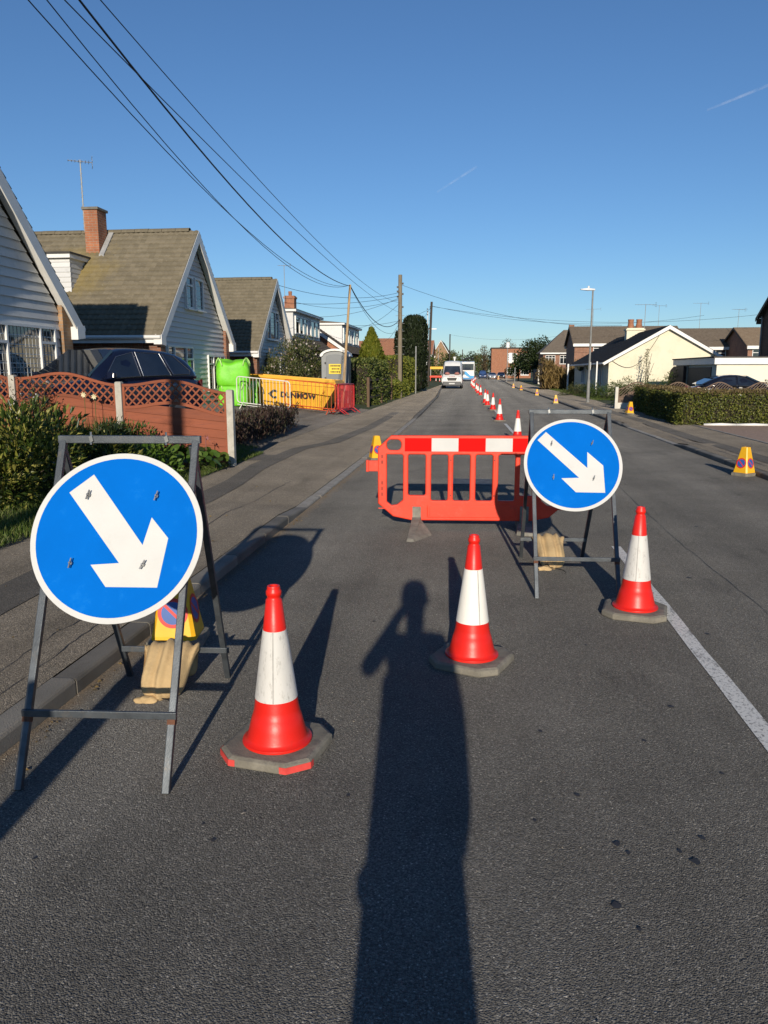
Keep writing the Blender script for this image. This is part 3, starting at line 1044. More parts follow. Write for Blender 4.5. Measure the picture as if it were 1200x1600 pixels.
far_cones = [(1.0, 18.72, 'lone cone rising just behind the orange barrier, nearest of the far row'), (0.80, 26.6, 'second cone of the far row behind the barrier'), (0.73, 34.1, 'third cone of the far row behind the barrier'),
             (0.55, 38.6, 'fourth cone of the far row, close in front of the fifth'), (0.47, 41.5, 'fifth cone of the far row, close behind the fourth'), (0.29, 55.4, 'sixth cone of the far row behind the barrier'),
             (0.11, 60.3, 'seventh cone of the far row behind the barrier'), (0.0, 66.0, 'eighth cone of the far row behind the barrier'), (-0.25, 78.0, 'ninth cone of the far row, level with the white van'),
             (-0.42, 84.5, 'tenth cone of the far row, just past the white van'), (-0.62, 95.0, 'eleventh cone of the far row beyond the white van'), (-0.62, 108.0, 'twelfth cone of the far row beyond the white van'),
             (-0.5, 122.0, 'third last cone of the far row'), (-0.35, 140.0, 'second last cone of the far row'), (-0.2, 160.0, 'last and farthest cone of the far row')]
for i, (x, y, lb) in enumerate(far_cones):
    t = cone(x, y, random.uniform(-0.6, 0.6), lb)
    for ch in t.children:
        if ch.name.startswith('reflective'):
            ch.data = bpy.data.meshes.get('bright_sleeve') or cs_.copy()
            ch.data.name = 'bright_sleeve'; ch.data.materials[0] = sleeve_clean
cone(-6.1, 118, 0.1, 'left one of two small cones standing on the pavement past the van', z=0.1)
cone(-5.55, 118, 0.5, 'right one of two small cones standing on the pavement past the van', z=0.1)

# ================================================================== ORANGE BARRIER
bt = thing('barrier', 'orange plastic road barrier with red and white board across the lane', 'barrier', (-0.035, 8.05, 0), R(4.2))
BW = 0.98      # half width
outer = [(-BW, 0.28), (-BW + 0.16, 0.14), (-0.62, 0.10), (0.62, 0.10), (BW - 0.16, 0.14), (BW, 0.28), (BW, 0.87), (BW - 0.14, 1.0), (-BW + 0.14, 1.0), (-BW, 0.87)]
holes = []
edges = [-0.875, -0.70, -0.645, -0.465, -0.405, -0.225, -0.18, -0.005]
hs = [(-0.885, -0.715), (-0.655, -0.475), (-0.415, -0.245), (-0.185, -0.02), (0.045, 0.21), (0.27, 0.44), (0.50, 0.68), (0.74, 0.91)]
hs = [(-0.885, -0.715), (-0.660, -0.480), (-0.420, -0.245), (-0.190, -0.015), (0.045, 0.220), (0.280, 0.455), (0.505, 0.685), (0.735, 0.890)]
for i, (a, c) in enumerate(hs):
    if i == 0:
        holes.append([(a, 0.80), (a, 0.30), (a + 0.05, 0.26), (c - 0.06, 0.27), (c, 0.32), (c, 0.785), (c - 0.015, 0.80)])
    elif i == len(hs) - 1:
        holes.append([(c, 0.80), (a + 0.015, 0.80), (a, 0.785), (a, 0.32), (a + 0.06, 0.27), (c - 0.05, 0.26), (c, 0.30)])
    else:
        z0 = 0.37 if i in (1, 6) else 0.315
        holes.append(rrect(a, c, z0, 0.80, 0.02))
holes.append(rrect(-0.885, -0.735, 0.845, 0.955, 0.045))
holes.append(rrect(0.735, 0.885, 0.845, 0.955, 0.045))
up = Matrix.Rotation(math.pi / 2, 4, 'X')
panel = curve_plate('panel', [outer] + holes, 0.055, 0.012, orange_m, bt, up, 2)
for p in panel.data.polygons:
    p.use_smooth = True
panel.data.set_sharp_from_angle(angle=R(35))
for i in range(5):
    x0 = -0.70 + i * 0.28
    q = MB(); q.box(x0 + 0.002, x0 + 0.278, -0.0325, -0.0285, 0.835, 0.972)
    q.build('board_red' if i % 2 == 0 else 'board_white', red_sheet if i % 2 == 0 else white_refl, bt, local=True)
q = MB()       # recessed lower rail, ribs and the connector tongue
q.box(-0.46, 0.46, -0.036, -0.026, 0.135, 0.265)
q.build('rail', orange_m, bt, local=True, bevel=0.006)
for x in (-0.94, -0.80, 0.80, 0.94):
    q = MB(); q.box(x - 0.035, x + 0.035, -0.034, -0.026, 0.225, 0.235); q.build('moulded_rib', orange_m, bt, local=True)
for a_, c_ in ((-0.455, -0.43), (0.43, 0.455)):
    q = MB(); q.box(a_, c_, -0.040, -0.030, 0.15, 0.25); q.build('moulded_rib', orange_m, bt, local=True, bevel=0.004)
for i, x in enumerate((-0.217, 0.237)):
    q = MB(); q.box(x - 0.010, x + 0.010, -0.037, -0.026, 0.33, 0.79); rb = q.build('rib', orange_m, bt, local=True, bevel=0.004)
    for z in (0.37, 0.745):
        q = MB(); q.tube([(x, -0.036, z), (x, -0.0385, z)], 0.007, 8)
        q.build('rivet', black_m, rb, local=True)
q = MB()
q.box(-1.10, -0.97, -0.02, 0.02, 0.62, 0.735)
q.box(-1.105, -1.075, -0.028, 0.028, 0.615, 0.74)
q.build('connector', orange_m, bt, local=True, bevel=0.006)
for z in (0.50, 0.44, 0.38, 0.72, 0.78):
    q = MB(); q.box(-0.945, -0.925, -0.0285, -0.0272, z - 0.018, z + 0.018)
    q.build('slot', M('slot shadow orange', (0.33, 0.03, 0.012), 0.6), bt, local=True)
foot_m = M('cement coloured rubber', (0.22, 0.205, 0.17), 0.92, 0.3, 9, 0.6, 90, dirt=(0.12, 0.11, 0.095), dscale=12)
for i, x in enumerate((-0.57, 0.56)):
    q = MB()
    q.box(x - 0.045, x + 0.045, -0.05, 0.05, 0.05, 0.26)
    q.loft([[(x - 0.05, 0.30, 0.0), (x + 0.05, 0.30, 0.0), (x + 0.05, 0.30, 0.05), (x - 0.05, 0.30, 0.05)],
            [(x - 0.07, 0.02, 0.0), (x + 0.07, 0.02, 0.0), (x + 0.055, 0.02, 0.10), (x - 0.055, 0.02, 0.10)],
            [(x - 0.11, -0.28, 0.0), (x + 0.09, -0.34, 0.0), (x + 0.08, -0.33, 0.035), (x - 0.10, -0.27, 0.035)]])
    if i == 0:
        q = MB()
        q.box(x - 0.045, x + 0.045, -0.048, 0.05, 0.06, 0.25)
        q.loft([[(x - 0.06, 0.34, 0.0), (x + 0.06, 0.34, 0.0), (x + 0.05, 0.34, 0.04), (x - 0.05, 0.34, 0.04)],
                [(x - 0.055, -0.04, 0.0), (x + 0.055, -0.04, 0.0), (x + 0.047, -0.04, 0.14), (x - 0.047, -0.04, 0.14)],
                [(x - 0.10, -0.62, 0.0), (x - 0.02, -0.63, 0.0), (x - 0.03, -0.60, 0.025), (x - 0.09, -0.58, 0.028)]])
        q.add([(x - 0.02, -0.63, 0.0), (x + 0.16, -0.30, 0.0), (x + 0.045, -0.05, 0.0), (x + 0.045, -0.05, 0.12), (x + 0.15, -0.29, 0.02), (x - 0.03, -0.60, 0.025)], [(0, 1, 4, 5), (1, 2, 3, 4), (3, 5, 4)])
    q.build('foot', foot_m, bt, local=True, bevel=0.004)

# ================================================================== NO-WAITING CONES (yellow pyramids)
roundel_blue = M('no waiting blue', (0.03, 0.10, 0.34), 0.4, 0.15, 8)
roundel_red = M('no waiting red', (0.62, 0.03, 0.02), 0.4, 0.15, 8)
def nw_meshes():
    H = 0.46
    b = MB()
    def sq(h, z, c=0.02):
        return [(h, -h + c, z), (h, h - c, z), (h - c, h, z), (-h + c, h, z), (-h, h - c, z), (-h, -h + c, z), (-h + c, -h, z), (h - c, -h, z)]
    b.loft([sq(0.152, 0.0, .03), sq(0.155, 0.012, .03), sq(0.150, 0.045, .03), sq(0.125, 0.052, .02)])
    base = b.mesh('base', rubber_m)
    b = MB()
    b.loft([sq(0.125, 0.05), sq(0.122, 0.075), sq(0.058, H - 0.035, 0.012), sq(0.052, H, 0.01), sq(0.038, H, 0.008), sq(0.04, H - 0.06, 0.008)])
    body = b.mesh('pyramid', yellow_m)
    k = (0.122 - 0.058) / (H - 0.11)
    sl = math.atan(k)
    discs = []
    for a in range(4):
        rot = Matrix.Rotation(a * math.pi / 2, 4, 'Z')
        zc = 0.205
        cen = Vector((0, -(0.122 - k * (zc - 0.075)) - 0.002, zc))
        up_ = Vector((0, k, 1)).normalized()
        ux = Vector((1, 0, 0))
        q = MB()
        n = 48
        ring = lambda r: [rot @ (cen + (ux * math.cos(2 * math.pi * i / n) + up_ * math.sin(2 * math.pi * i / n)) * r) for i in range(n)]
        fs = [(41, 42, 43, 17, 18, 19), tuple(range(43, 48)) + tuple(range(0, 18)), tuple(range(19, 42))]
        fs += [(i, (i + 1) % n, (i + 1) % n + n, i + n) for i in range(n)]
        q.add(ring(0.064) + ring(0.084), fs)
        q.mi = [1, 0, 0] + [1] * n
        discs.append(('roundel', q.mesh('roundel', [roundel_blue, roundel_red])))
    return [('base', base), ('pyramid', body)] + discs
nw_parts = nw_meshes()
def nowait(x, y, rz, label, z=0.0, tilt=0.0, s=1.0):
    t = thing('no_waiting_cone', label, 'no waiting cone', (x, y, z), rz, 'yellow no waiting cones')
    t.rotation_euler = (0, tilt, rz)
    t.scale = (s, s, s)
    for nm, me in nw_parts:
        o = bpy.data.objects.new(nm, me)
        COL.objects.link(o)
        o.parent = t
    return t
nowait(-1.80, 4.36, R(8), 'yellow no waiting cone half hidden behind the nearest blue sign', s=1.08)
nowait(-1.86, 14.45, R(24), 'yellow no waiting cone in the left gutter beside the orange barrier')
nowait(4.33, 12.95, R(40), 'yellow no waiting cone in the right gutter at the picture edge')
nowait(5.62, 29.4, R(12), 'yellow no waiting cone on the pavement at the dark end of the hedge', z=0.11, tilt=R(4))
nowait(4.12, 41.3, R(5), 'yellow no waiting cone at the right kerb nearest the lamp post')
nowait(4.2, 55.0, R(-8), 'second yellow no waiting cone beyond the lamp post')
nowait(3.95, 70.5, R(15), 'third yellow no waiting cone beyond the lamp post')
nowait(3.75, 80.5, R(-5), 'fourth and smallest kerbside yellow no waiting cone before the panel fence')
nowait(4.6, 168.0, R(-5), 'farthest yellow cone on the right beside the distant cars', s=1.7)

# ================================================================== WINDOWS, ROOFS, HOUSES
def window(parent, p0, u, n, w, h, cols, mat=None, glass=None, bar=0.055, depth=0.07, grid=None, sill=True):
    """p0 bottom left seen from outside (world), u along, n outward; cols: list of (width fraction, [row splits])"""
    mat = mat or white_pvc
    glass = glass or glass_dark
    p0, u, n = Vector(p0), Vector(u), Vector(n)
    z = Vector((0, 0, 1))
    f = MB()
    hb = bar / 2
    def B(x0, x1, z0, z1, d0=-0.02, d1=None):
        d1 = depth if d1 is None else d1
        f.obox(p0 + u * (x0 + x1) / 2 + z * (z0 + z1) / 2 + n * (d0 + d1) / 2, u * (x1 - x0) / 2, n * (d1 - d0) / 2, z * (z1 - z0) / 2)
    B(0, w, 0, bar); B(0, w, h - bar, h)
    B(0, bar, bar, h - bar); B(w - bar, w, bar, h - bar)
    x = 0.0
    panes = []
    tot = sum(c[0] for c in cols)
    for i, (cw, splits) in enumerate(cols):
        x1 = x + w * cw / tot
        a, b = x + (bar if i == 0 else hb), x1 - (bar if i == len(cols) - 1 else hb)
        if i < len(cols) - 1:
            B(x1 - hb, x1 + hb, bar, h - bar)
        zs = [bar] + [s * h for s in splits] + [h - bar]
        for k in range(len(zs) - 1):
            z0 = zs[k] + (hb if k else 0)
            z1 = zs[k + 1] - (hb if k < len(zs) - 2 else 0)
            if k < len(zs) - 2:
                B(a, b, zs[k + 1] - hb, zs[k + 1] + hb)
            panes.append((a, b, z0, z1))
        x = x1
    fr = f.build('window', mat, parent)
    for a, b, z0, z1 in panes:
        q = MB()
        q.obox(p0 + u * (a + b) / 2 + z * (z0 + z1) / 2 + n * 0.018, u * (b - a) / 2, n * 0.004, z * (z1 - z0) / 2)
        q.build('pane', glass, fr)
        if grid:
            g_ = MB()
            nx = max(1, round((b - a) / grid))
            nz = max(1, round((z1 - z0) / (grid * 1.5)))
            for i in range(1, nx):
                c = a + (b - a) * i / nx
                g_.obox(p0 + u * c + z * (z0 + z1) / 2 + n * 0.026, u * 0.006, n * 0.004, z * (z1 - z0) / 2)
            for k in range(1, nz):
                c = z0 + (z1 - z0) * k / nz
                g_.obox(p0 + u * (a + b) / 2 + z * c + n * 0.0265, u * (b - a) / 2, n * 0.004, z * 0.006)
            if g_.v:
                tag(g_.build('glazing_bar', M('lead came', (0.42, 0.42, 0.40), 0.5), fr), 'thin glazing bars', kind='stuff')
    if sill:
        q = MB()
        q.obox(p0 + u * w / 2 - z * 0.02 + n * 0.07, u * (w / 2 + 0.05), n * 0.07, z * 0.02)
        q.build('sill', mat, fr)
    return fr

def tiled_slope(name, O, u, v, W, S, mat, parent, gauge=0.215, tile=0.165, wave=0.026, step=0.030):
    """interlocking tiles in real courses: O eave corner, u along the eave, v up the slope"""
    O, u, v = Vector(O), Vector(u).normalized(), Vector(v).normalized()
    n = u.cross(v).normalized()
    if n.z < 0: n = -n
    nc = max(1, round(S / gauge))
    g_ = S / nc
    k = 4
    nu = max(1, round(W / tile))
    us = np.linspace(0, W, nu * k + 1)
    hs = np.array([0, 0.35, 1.0, 0.75])[np.arange(len(us)) % k] * wave
    O_, u_, v_, n_ = (np.array(a) for a in (O, u, v, n))
    V, F = [], []
    m = len(us)
    for c in range(nc):
        j = rng.normal(0, 0.003, m)
        for (s, lift) in ((c * g_ - 0.03, -0.012), (c * g_ - 0.03, step), ((c + 1) * g_ - 0.03, 0.0)):
            V.append(O_ + us[:, None] * u_ + s * v_ + (hs + lift + (j if lift == step else 0))[:, None] * n_)
    V = np.concatenate(V)
    idx = np.arange(m - 1)
    for c in range(nc):
        b0 = c * 3 * m
        for r in (0, 1):
            a = b0 + r * m + idx
            F.append(np.stack([a, a + 1, a + 1 + m, a + m], 1))
    F = np.concatenate(F)
    off = WL.get(parent.name, (0, 0, 0))
    o = raw_mesh(name, V, F, mat, parent, off)
    # underside so that the slope is a closed board
    q = MB()
    c = O + u * W / 2 + v * S / 2 - n * 0.05
    q.obox(c, u * (W / 2 - 0.01), v * (S / 2 - 0.01), n * 0.03)
    q.build('roof_board', felt_m, o)
    return o
felt_m = M('roof underside', (0.06, 0.055, 0.05), 0.9)

brick_red = brick_mat('red brown brick', (0.19, 0.075, 0.04), (0.25, 0.105, 0.055), (0.24, 0.2, 0.16))
brick_buff = brick_mat('buff brick', (0.34, 0.20, 0.10), (0.27, 0.15, 0.075), (0.27, 0.23, 0.18))
brick_orange = brick_mat('orange brick', (0.36, 0.135, 0.06), (0.30, 0.105, 0.05), (0.3, 0.24, 0.18))
clad_m = M('pale painted cladding', (0.60, 0.60, 0.585), 0.55, 0.05, 2.5, 0.12, 60, dirt=(0.50, 0.50, 0.485), dscale=2.5, orand=0.07)
roof_olive = roof_mat('mossy brown tiles', [(0.088, 0.074, 0.048), (0.155, 0.131, 0.088), (0.225, 0.19, 0.135)], (0.26, 0.19, 0.045), (-3.3, -1.9, 4.6))
roof_olive2 = roof_mat('mossy brown tiles plain', [(0.088, 0.074, 0.048), (0.15, 0.127, 0.085), (0.215, 0.182, 0.128)])
roof_brown = roof_mat('brown tiles', [(0.075, 0.058, 0.042), (0.12, 0.094, 0.07), (0.16, 0.13, 0.10)])
roof_black = roof_mat('black tiles', [(0.013, 0.012, 0.013), (0.02, 0.019, 0.02), (0.03, 0.028, 0.028)])
roof_terra = roof_mat('terracotta tiles', [(0.19, 0.08, 0.045), (0.27, 0.12, 0.07), (0.33, 0.17, 0.10)])

def aerial(parent, p, h, yaw=0.0, lattice=False, span=0.9):
    """mast with a crossbar of short elements"""
    p = Vector(p)
    q = MB()
    q.tube([p, p + Vector((0, 0, h))], 0.02, 6)
    ms = q.build('aerial_mast', galv_m, parent)
    q = MB()
    d = Vector((math.cos(yaw), math.sin(yaw), 0)); e = Vector((-d.y, d.x, 0))
    t = p + Vector((0, 0, h - 0.05))
    q.tube([t - d * span / 2, t + d * span / 2], 0.012, 5)
    for k in range(8):
        c = t + d * (k / 7 - 0.5) * span
        L = 0.12 + 0.02 * k
        q.tube([c - e * L, c + e * L], 0.008, 4)
    for sgn in (-1, 1):
        q.tube([t + d * span / 2 + Vector((0, 0, sgn * 0.14)) - e * 0.2, t + d * span / 2 + Vector((0, 0, sgn * 0.14)) + e * 0.2], 0.008, 4)
        q.tube([t + d * span / 2, t + d * span / 2 + Vector((0, 0, sgn * 0.14))], 0.008, 4)
    if lattice:
        for k in range(14):
            z0 = p.z + 0.1 + k * (h - 0.3) / 14
            q.tube([(p.x - 0.04, p.y, z0), (p.x + 0.04, p.y, z0 + (h - 0.3) / 28)], 0.008, 4)
    q.build('aerial_array', galv_m, ms)

def chalet(label, yc, half, eave, apex, xg=-9.0, depth=11.0, zg=0.5, roof=None, pier=None, wins=(), board=0.155, nboards=True, cover=clad_m):
    """steep roofed house whose clad gable faces the road (+X)"""
    t = thing('gabled_house', label, 'house', (xg, yc, zg), group='white gabled houses on the left')
    roof = roof or roof_olive2
    pier = pier or brick_red
    k = (apex - eave) / half                    # roof rise per metre
    xw = xg - 0.15                              # face of the clad wall
    zr = lambda y, off=0.0: apex - abs(y - yc) * k - off
    yi = half - 0.62                            # inner edge of the brick piers
    # side walls of brick, running forward as piers beside the gable
    for s in (-1, 1):
        q = MB()
        ya, yb = yc + s * (half - 0.62), yc + s * (half - 0.25)
        pts = [(ya, zg - 0.4), (yb, zg - 0.4), (yb, zr(yb, 0.2)), (ya, zr(ya, 0.2))]
        q.prism([(xg - 0.02, y, z) for y, z in pts], (-0.5, 0, 0))
        q.box(xg - depth, xg - 0.54, min(ya, yb), max(ya, yb), zg - 0.4, min(zr(ya, 0.2), zr(yb, 0.2)))
        q.build('side_wall', pier, t)
    q = MB()
    q.prism([(xw - 0.06, yc - yi, zg - 0.4), (xw - 0.06, yc + yi, zg - 0.4), (xw - 0.06, yc + yi, zr(yc + yi, 0.25)), (xw - 0.06, yc, zr(yc, 0.25)), (xw - 0.06, yc - yi, zr(yc - yi, 0.25))], (-0.2, 0, 0))
    q.box(xg - depth - 0.3, xg - depth, yc - half + 0.3, yc + half - 0.3, zg - 0.4, eave)
    q.prism([(xg - depth, yc - half + 0.3, eave), (xg - depth, yc + half - 0.3, eave), (xg - depth, yc, apex - 0.35)], (-0.3, 0, 0))
    q.build('gable_wall', cover, t)
    # each cladding board a part, lapped over the one below
    z = zg + 0.02
    while z < apex - 0.5:
        zt = z + board
        hw0 = min(yi, max(0.02, (apex - 0.28 - z) / k))
        hw1 = min(yi, max(0.01, (apex - 0.28 - zt) / k))
        q = MB()
        vs = [(xw + 0.045, yc - hw0, z), (xw + 0.045, yc + hw0, z), (xw + 0.008, yc + hw1, zt + 0.012), (xw + 0.008, yc - hw1, zt + 0.012),
              (xw - 0.055, yc - hw0, z), (xw - 0.055, yc + hw0, z), (xw - 0.055, yc + hw1, zt + 0.012), (xw - 0.055, yc - hw1, zt + 0.012)]
        q.add(vs, [(0, 1, 2, 3), (5, 4, 7, 6), (0, 4, 5, 1), (1, 5, 6, 2), (2, 6, 7, 3), (3, 7, 4, 0)])
        q.build('cladding_board', cover, t)
        z = zt
    for (y0, z0, w, h, cols, grid) in wins:
        window(t, (xw + 0.02, y0, z0), (0, 1, 0), (1, 0, 0), w, h, cols, grid=grid)
    # roof
    S = math.hypot(half, apex - eave)
    W = depth + 0.13
    for s in (-1, 1):
        vdir = (0, -s * half, apex - eave)
        if s < 0:
            tiled_slope('roof_slope', (xg - depth, yc - half, eave), (1, 0, 0), vdir, W, S, roof, t)
        else:
            tiled_slope('roof_slope', (xg - depth + W, yc + half, eave), (-1, 0, 0), vdir, W, S, roof, t)
        # barge board with a boxed foot
        a, b_ = Vector((xg + 0.11, yc + s * (half + 0.04), eave - 0.06)), Vector((xg + 0.11, yc, apex - 0.02))
        d = (b_ - a).normalized(); nn = Vector((0, -d.z * s, d.y * s)) * (1 if s * d.y * s < 0 else 1)
        nn = Vector((0, d.z, -d.y)) * (-s if False else 1)
        if nn.z > 0: nn = -nn
        q = MB()
        q.prism([a, b_, b_ + Vector((0, 0, -0.36)), a + nn * 0.25], (0.028, 0, 0))
        q.build('barge_board', white_pvc, t)
        q = MB()
        q.prism([a + Vector((-0.24, 0, 0)) - Vector((0, 0, 0.02)), b_ + Vector((-0.24, 0, -0.02)), b_ + Vector((-0.24, 0, -0.10)), a + nn * 0.1 + Vector((-0.24, 0, 0))], (0.235, 0, 0))
        q.build('soffit', white_pvc, t)
        q = MB()
        ye = yc + s * half
        q.prism([(xg + 0.142, ye + s * 0.03, eave + 0.02), (xg + 0.142, ye - s * 0.30, eave - 0.02), (xg + 0.142, ye - s * 0.30, eave - 0.30), (xg + 0.142, ye + s * 0.03, eave - 0.26)], (-0.24, 0, 0))
        q.build('box_end', white_pvc, t)
        q = MB()
        q.box(xg - depth, xg + 0.09, min(ye, ye - s * 0.03), max(ye, ye - s * 0.03), eave - 0.22, eave - 0.03)
        q.build('fascia', white_pvc, t)
        q = MB()
        q.tube([(xg - depth, ye + s * 0.055, eave - 0.06), (xg + 0.12, ye + s * 0.055, eave - 0.06)], 0.055, 8)
        q.build('gutter', white_pvc, t, smooth=True)
    x = xg - depth
    me = None
    while x < xg - 0.33:
        if me is None:
            q = MB()
            q.loft([[(xx, 0.13 * math.sin(a), 0.11 * math.cos(a)) for a in np.linspace(-1.7, 1.7, 7)] for xx in (0, 0.44)], closed=False, cap=False)
            me = q.mesh('ridge_tile', roof)
        o = bpy.data.objects.new('ridge_tile', me)
        COL.objects.link(o); o.parent = t
        o.location = (x - xg, 0, apex - zg - 0.03 + random.uniform(-.004, .004))
        x += 0.45
    return t

UP3 = [(1, []), (1.0, [])]
# ---- house A, nearest on the left
A = chalet('nearest white clad gable house cut by the left picture edge', 13.45, 3.5, 2.66, 6.15, pier=brick_buff, board=0.185, zg=0.5,
           wins=[(12.35, 1.28, 3.75, 1.32, [(0.6, [0.68]), (1.05, [0.72]), (1.0, []), (0.5, [0.74])], 0.125), (12.5, 3.72, 1.15, 1.15, [(1, []), (1, [])], None)])
q = MB()
q.box(-9.045, -9.01, 16.42, 16.62, 2.0, 2.14)
q.build('name_plate', M('dark wooden plate', (0.05, 0.035, 0.025), 0.6), A)
# ---- house B with the chimney, dormer and aerial
B_ = chalet('white clad house with brick chimney, mossy roof and dark car before it', 24.75, 3.4, 2.68, 6.08, roof=roof_olive, depth=9.6, zg=0.5, board=0.155,
           wins=[(23.95, 3.62, 0.62, 1.0, [(1, [0.72])], None), (24.75, 3.62, 0.75, 1.0, [(1, [])], None), (22.25, 1.02, 2.1, 1.42, [(0.55, [0.72]), (1.0, []), (0.6, [0.72])], None), (25.75, 1.02, 1.72, 1.2, [(0.55, [0.75]), (0.7, []), (0.5, [0.75])], None)])
q = MB()
q.box(-12.28, -11.84, 23.95, 24.55, 4.6, 6.62)
ch = q.build('chimney', brick_orange, B_)
q = MB()
q.box(-12.33, -11.79, 23.90, 24.60, 6.62, 6.70)
q.build('chimney_cap', kerb_m, ch, bevel=0.01)
q = MB()
q.prism([(-12.36, 23.93, 5.16), (-11.72, 23.93, 5.16), (-11.72, 23.80, 5.06), (-12.36, 23.80, 5.06)], (0, 0, 0.07))
q.prism([(-11.82, 23.85, 5.20), (-11.66, 23.85, 5.20), (-11.66, 24.72, 6.09), (-11.82, 24.72, 6.09)], (0, 0, 0.06))
q.build('flashing', M('lead flashing', (0.33, 0.33, 0.32), 0.6, 0.2, 8), ch)
aerial(B_, (-12.36, 24.1, 6.0), 2.12, 0.5, lattice=True, span=0.7)
# dormer on the near slope, facing the camera side
q = MB()
k = 1.0
q.prism([(-12.190, 22.7, 3.95), (-12.190, 22.7, 5.0), (-12.190, 23.8, 5.0)], (-2.6, 0, 0))
dm = q.build('dormer', clad_m, B_)
for i in range(7):
    z0 = 4.02 + i * 0.145
    y1 = min(23.75, 22.72 + (z0 - 3.95) * 1.02 + 0.05)
    q = MB(); q.prism([(-12.170, 22.70, z0), (-12.170, y1, z0), (-12.185, y1 + 0.12, z0 + 0.15), (-12.185, 22.70, z0 + 0.15)], (-0.02, 0, 0))
    q.build('cladding_board', clad_m, dm)
    q = MB(); q.prism([(-14.750, 22.668, z0), (-12.170, 22.668, z0), (-12.170, 22.69, z0 + 0.15), (-14.750, 22.69, z0 + 0.15)], (0, 0.012, 0))
    q.build('cladding_board', clad_m, dm)
q = MB(); q.box(-14.850, -12.090, 22.55, 23.95, 5.0, 5.12); q.build('dormer_fascia', white_pvc, dm)
q = MB(); q.box(-14.900, -12.050, 22.50, 24.0, 5.12, 5.17); q.build('dormer_roof', felt_m, dm)
# ---- house C
C_ = chalet('third white gabled house, above the green bags and behind the skip', 34.55, 3.35, 2.5, 5.72, depth=10.0, zg=0.5, board=0.15,
            wins=[(33.4, 3.05, 2.0, 1.25, [(0.6, [0.7]), (1, []), (0.6, [0.7])], None), (33.2, 1.1, 2.4, 1.2, [(1, []), (1, [])], None)])

# ---- houses D and E: ridge along the road, flat topped dormers facing it
def dormer_house(label, y0, y1, xe=-9.6, eave=2.7, ridge=(-13.4, 5.0), dorm=None, chim=None, wallm=None):
    t = thing('dormer_house', label, 'house', (xe, (y0 + y1) / 2, 0.5), group='dormer houses on the left')
    wallm = wallm or brick_orange
    xr, zr_ = ridge
    xb = 2 * xr - xe
    q = MB()
    q.prism([(xe - 0.3, y0 + 0.2, 0.1), (xb + 0.3, y0 + 0.2, 0.1), (xb + 0.3, y0 + 0.2, eave - 0.1), (xr, y0 + 0.2, zr_ - 0.2), (xe - 0.3, y0 + 0.2, eave - 0.1)], (0, y1 - y0 - 0.4, 0))
    q.build('wall', wallm, t)
    sl = Vector((xr - xe, 0, zr_ - eave))
    tiled_slope('roof_slope', (xe, y0, eave), (0, 1, 0), sl, y1 - y0, sl.length, roof_brown, t)
    sl2 = Vector((xr - xb, 0, zr_ - eave))
    tiled_slope('roof_slope', (xb, y1, eave), (0, -1, 0), sl2, y1 - y0, sl2.length, roof_brown, t)
    for xx in (xe, xb):
        q = MB()
        a, b_ = Vector((xx, y0 - 0.04, eave - 0.02)), Vector((xr, y0 - 0.04, zr_ + 0.02))
        q.prism([a, b_, b_ - Vector((0, 0, 0.3)), a - Vector((0, 0, 0.22))], (0, 0.035, 0))
        q.build('barge_board', white_pvc, t)
    if dorm:
        d0, d1, xf, zb, zt = dorm
        q = MB()
        xi = xr - 0.2
        q.prism([(xf, d0, zb), (xf, d0, zt), (xi, d0, zt), (xi, d0, max(zb, zr_ - 0.4))], (0, d1 - d0, 0))
        dd = q.build('dormer', clad_m, t)
        n = max(2, round((d1 - d0) / 1.35))
        window(t, (xf + 0.01, d0 + 0.35, zb + 0.42), (0, 1, 0), (1, 0, 0), (d1 - d0) * 0.42, zt - zb - 0.62, [(1, [0.7]), (1, []), (1, [0.7])], sill=False)
        window(t, (xf + 0.01, d0 + (d1 - d0) * 0.60, zb + 0.42), (0, 1, 0), (1, 0, 0), (d1 - d0) * 0.33, zt - zb - 0.62, [(1, []), (1, [0.7])], sill=False)
        q = MB(); q.box(xi, xf + 0.22, d0 - 0.2, d1 + 0.2, zt, zt + 0.13); q.build('dormer_fascia', white_pvc, dd)
        q = MB(); q.prism([(xf + 0.26, d0 - 0.24, zt + 0.13), (xi, d0 - 0.24, zt + 0.13), (xi, d0 - 0.24, zt + 0.42)], (0, d1 - d0 + 0.48, 0)); q.build('dormer_roof', roof_brown, dd)
    if chim:
        cx, cy, ct = chim
        q = MB(); q.box(cx - 0.33, cx + 0.33, cy - 0.33, cy + 0.33, zr_ - 1.2, ct)
        c_ = q.build('chimney', brick_orange, t)
        q = MB(); q.box(cx - 0.38, cx + 0.38, cy - 0.38, cy + 0.38, ct - 0.18, ct - 0.06); q.build('chimney_cap', brick_orange, c_)
        q = MB(); q.lathe([(0.11, 0), (0.13, 0.25), (0.12, 0.3)], 10, (cx, cy, ct)); q.build('chimney_pot', brick_orange, c_)
    return t
D_ = dormer_house('brown tiled house with white flat topped dormer and brick chimney', 40.2, 51.0, -9.3, 2.9, (-13.0, 5.6), (43.0, 50.4, -10.2, 3.35, 4.95), (-12.4, 51.6, 6.6))
E_ = dormer_house('farther brown tiled house with long dormer, second of the two', 53.5, 65.0, -8.6, 2.9, (-12.3, 5.4), (55.4, 63.5, -9.6, 3.3, 4.95))
aerial(D_, (-12.6, 50.9, 6.2), 2.3, 0.3, span=0.8)
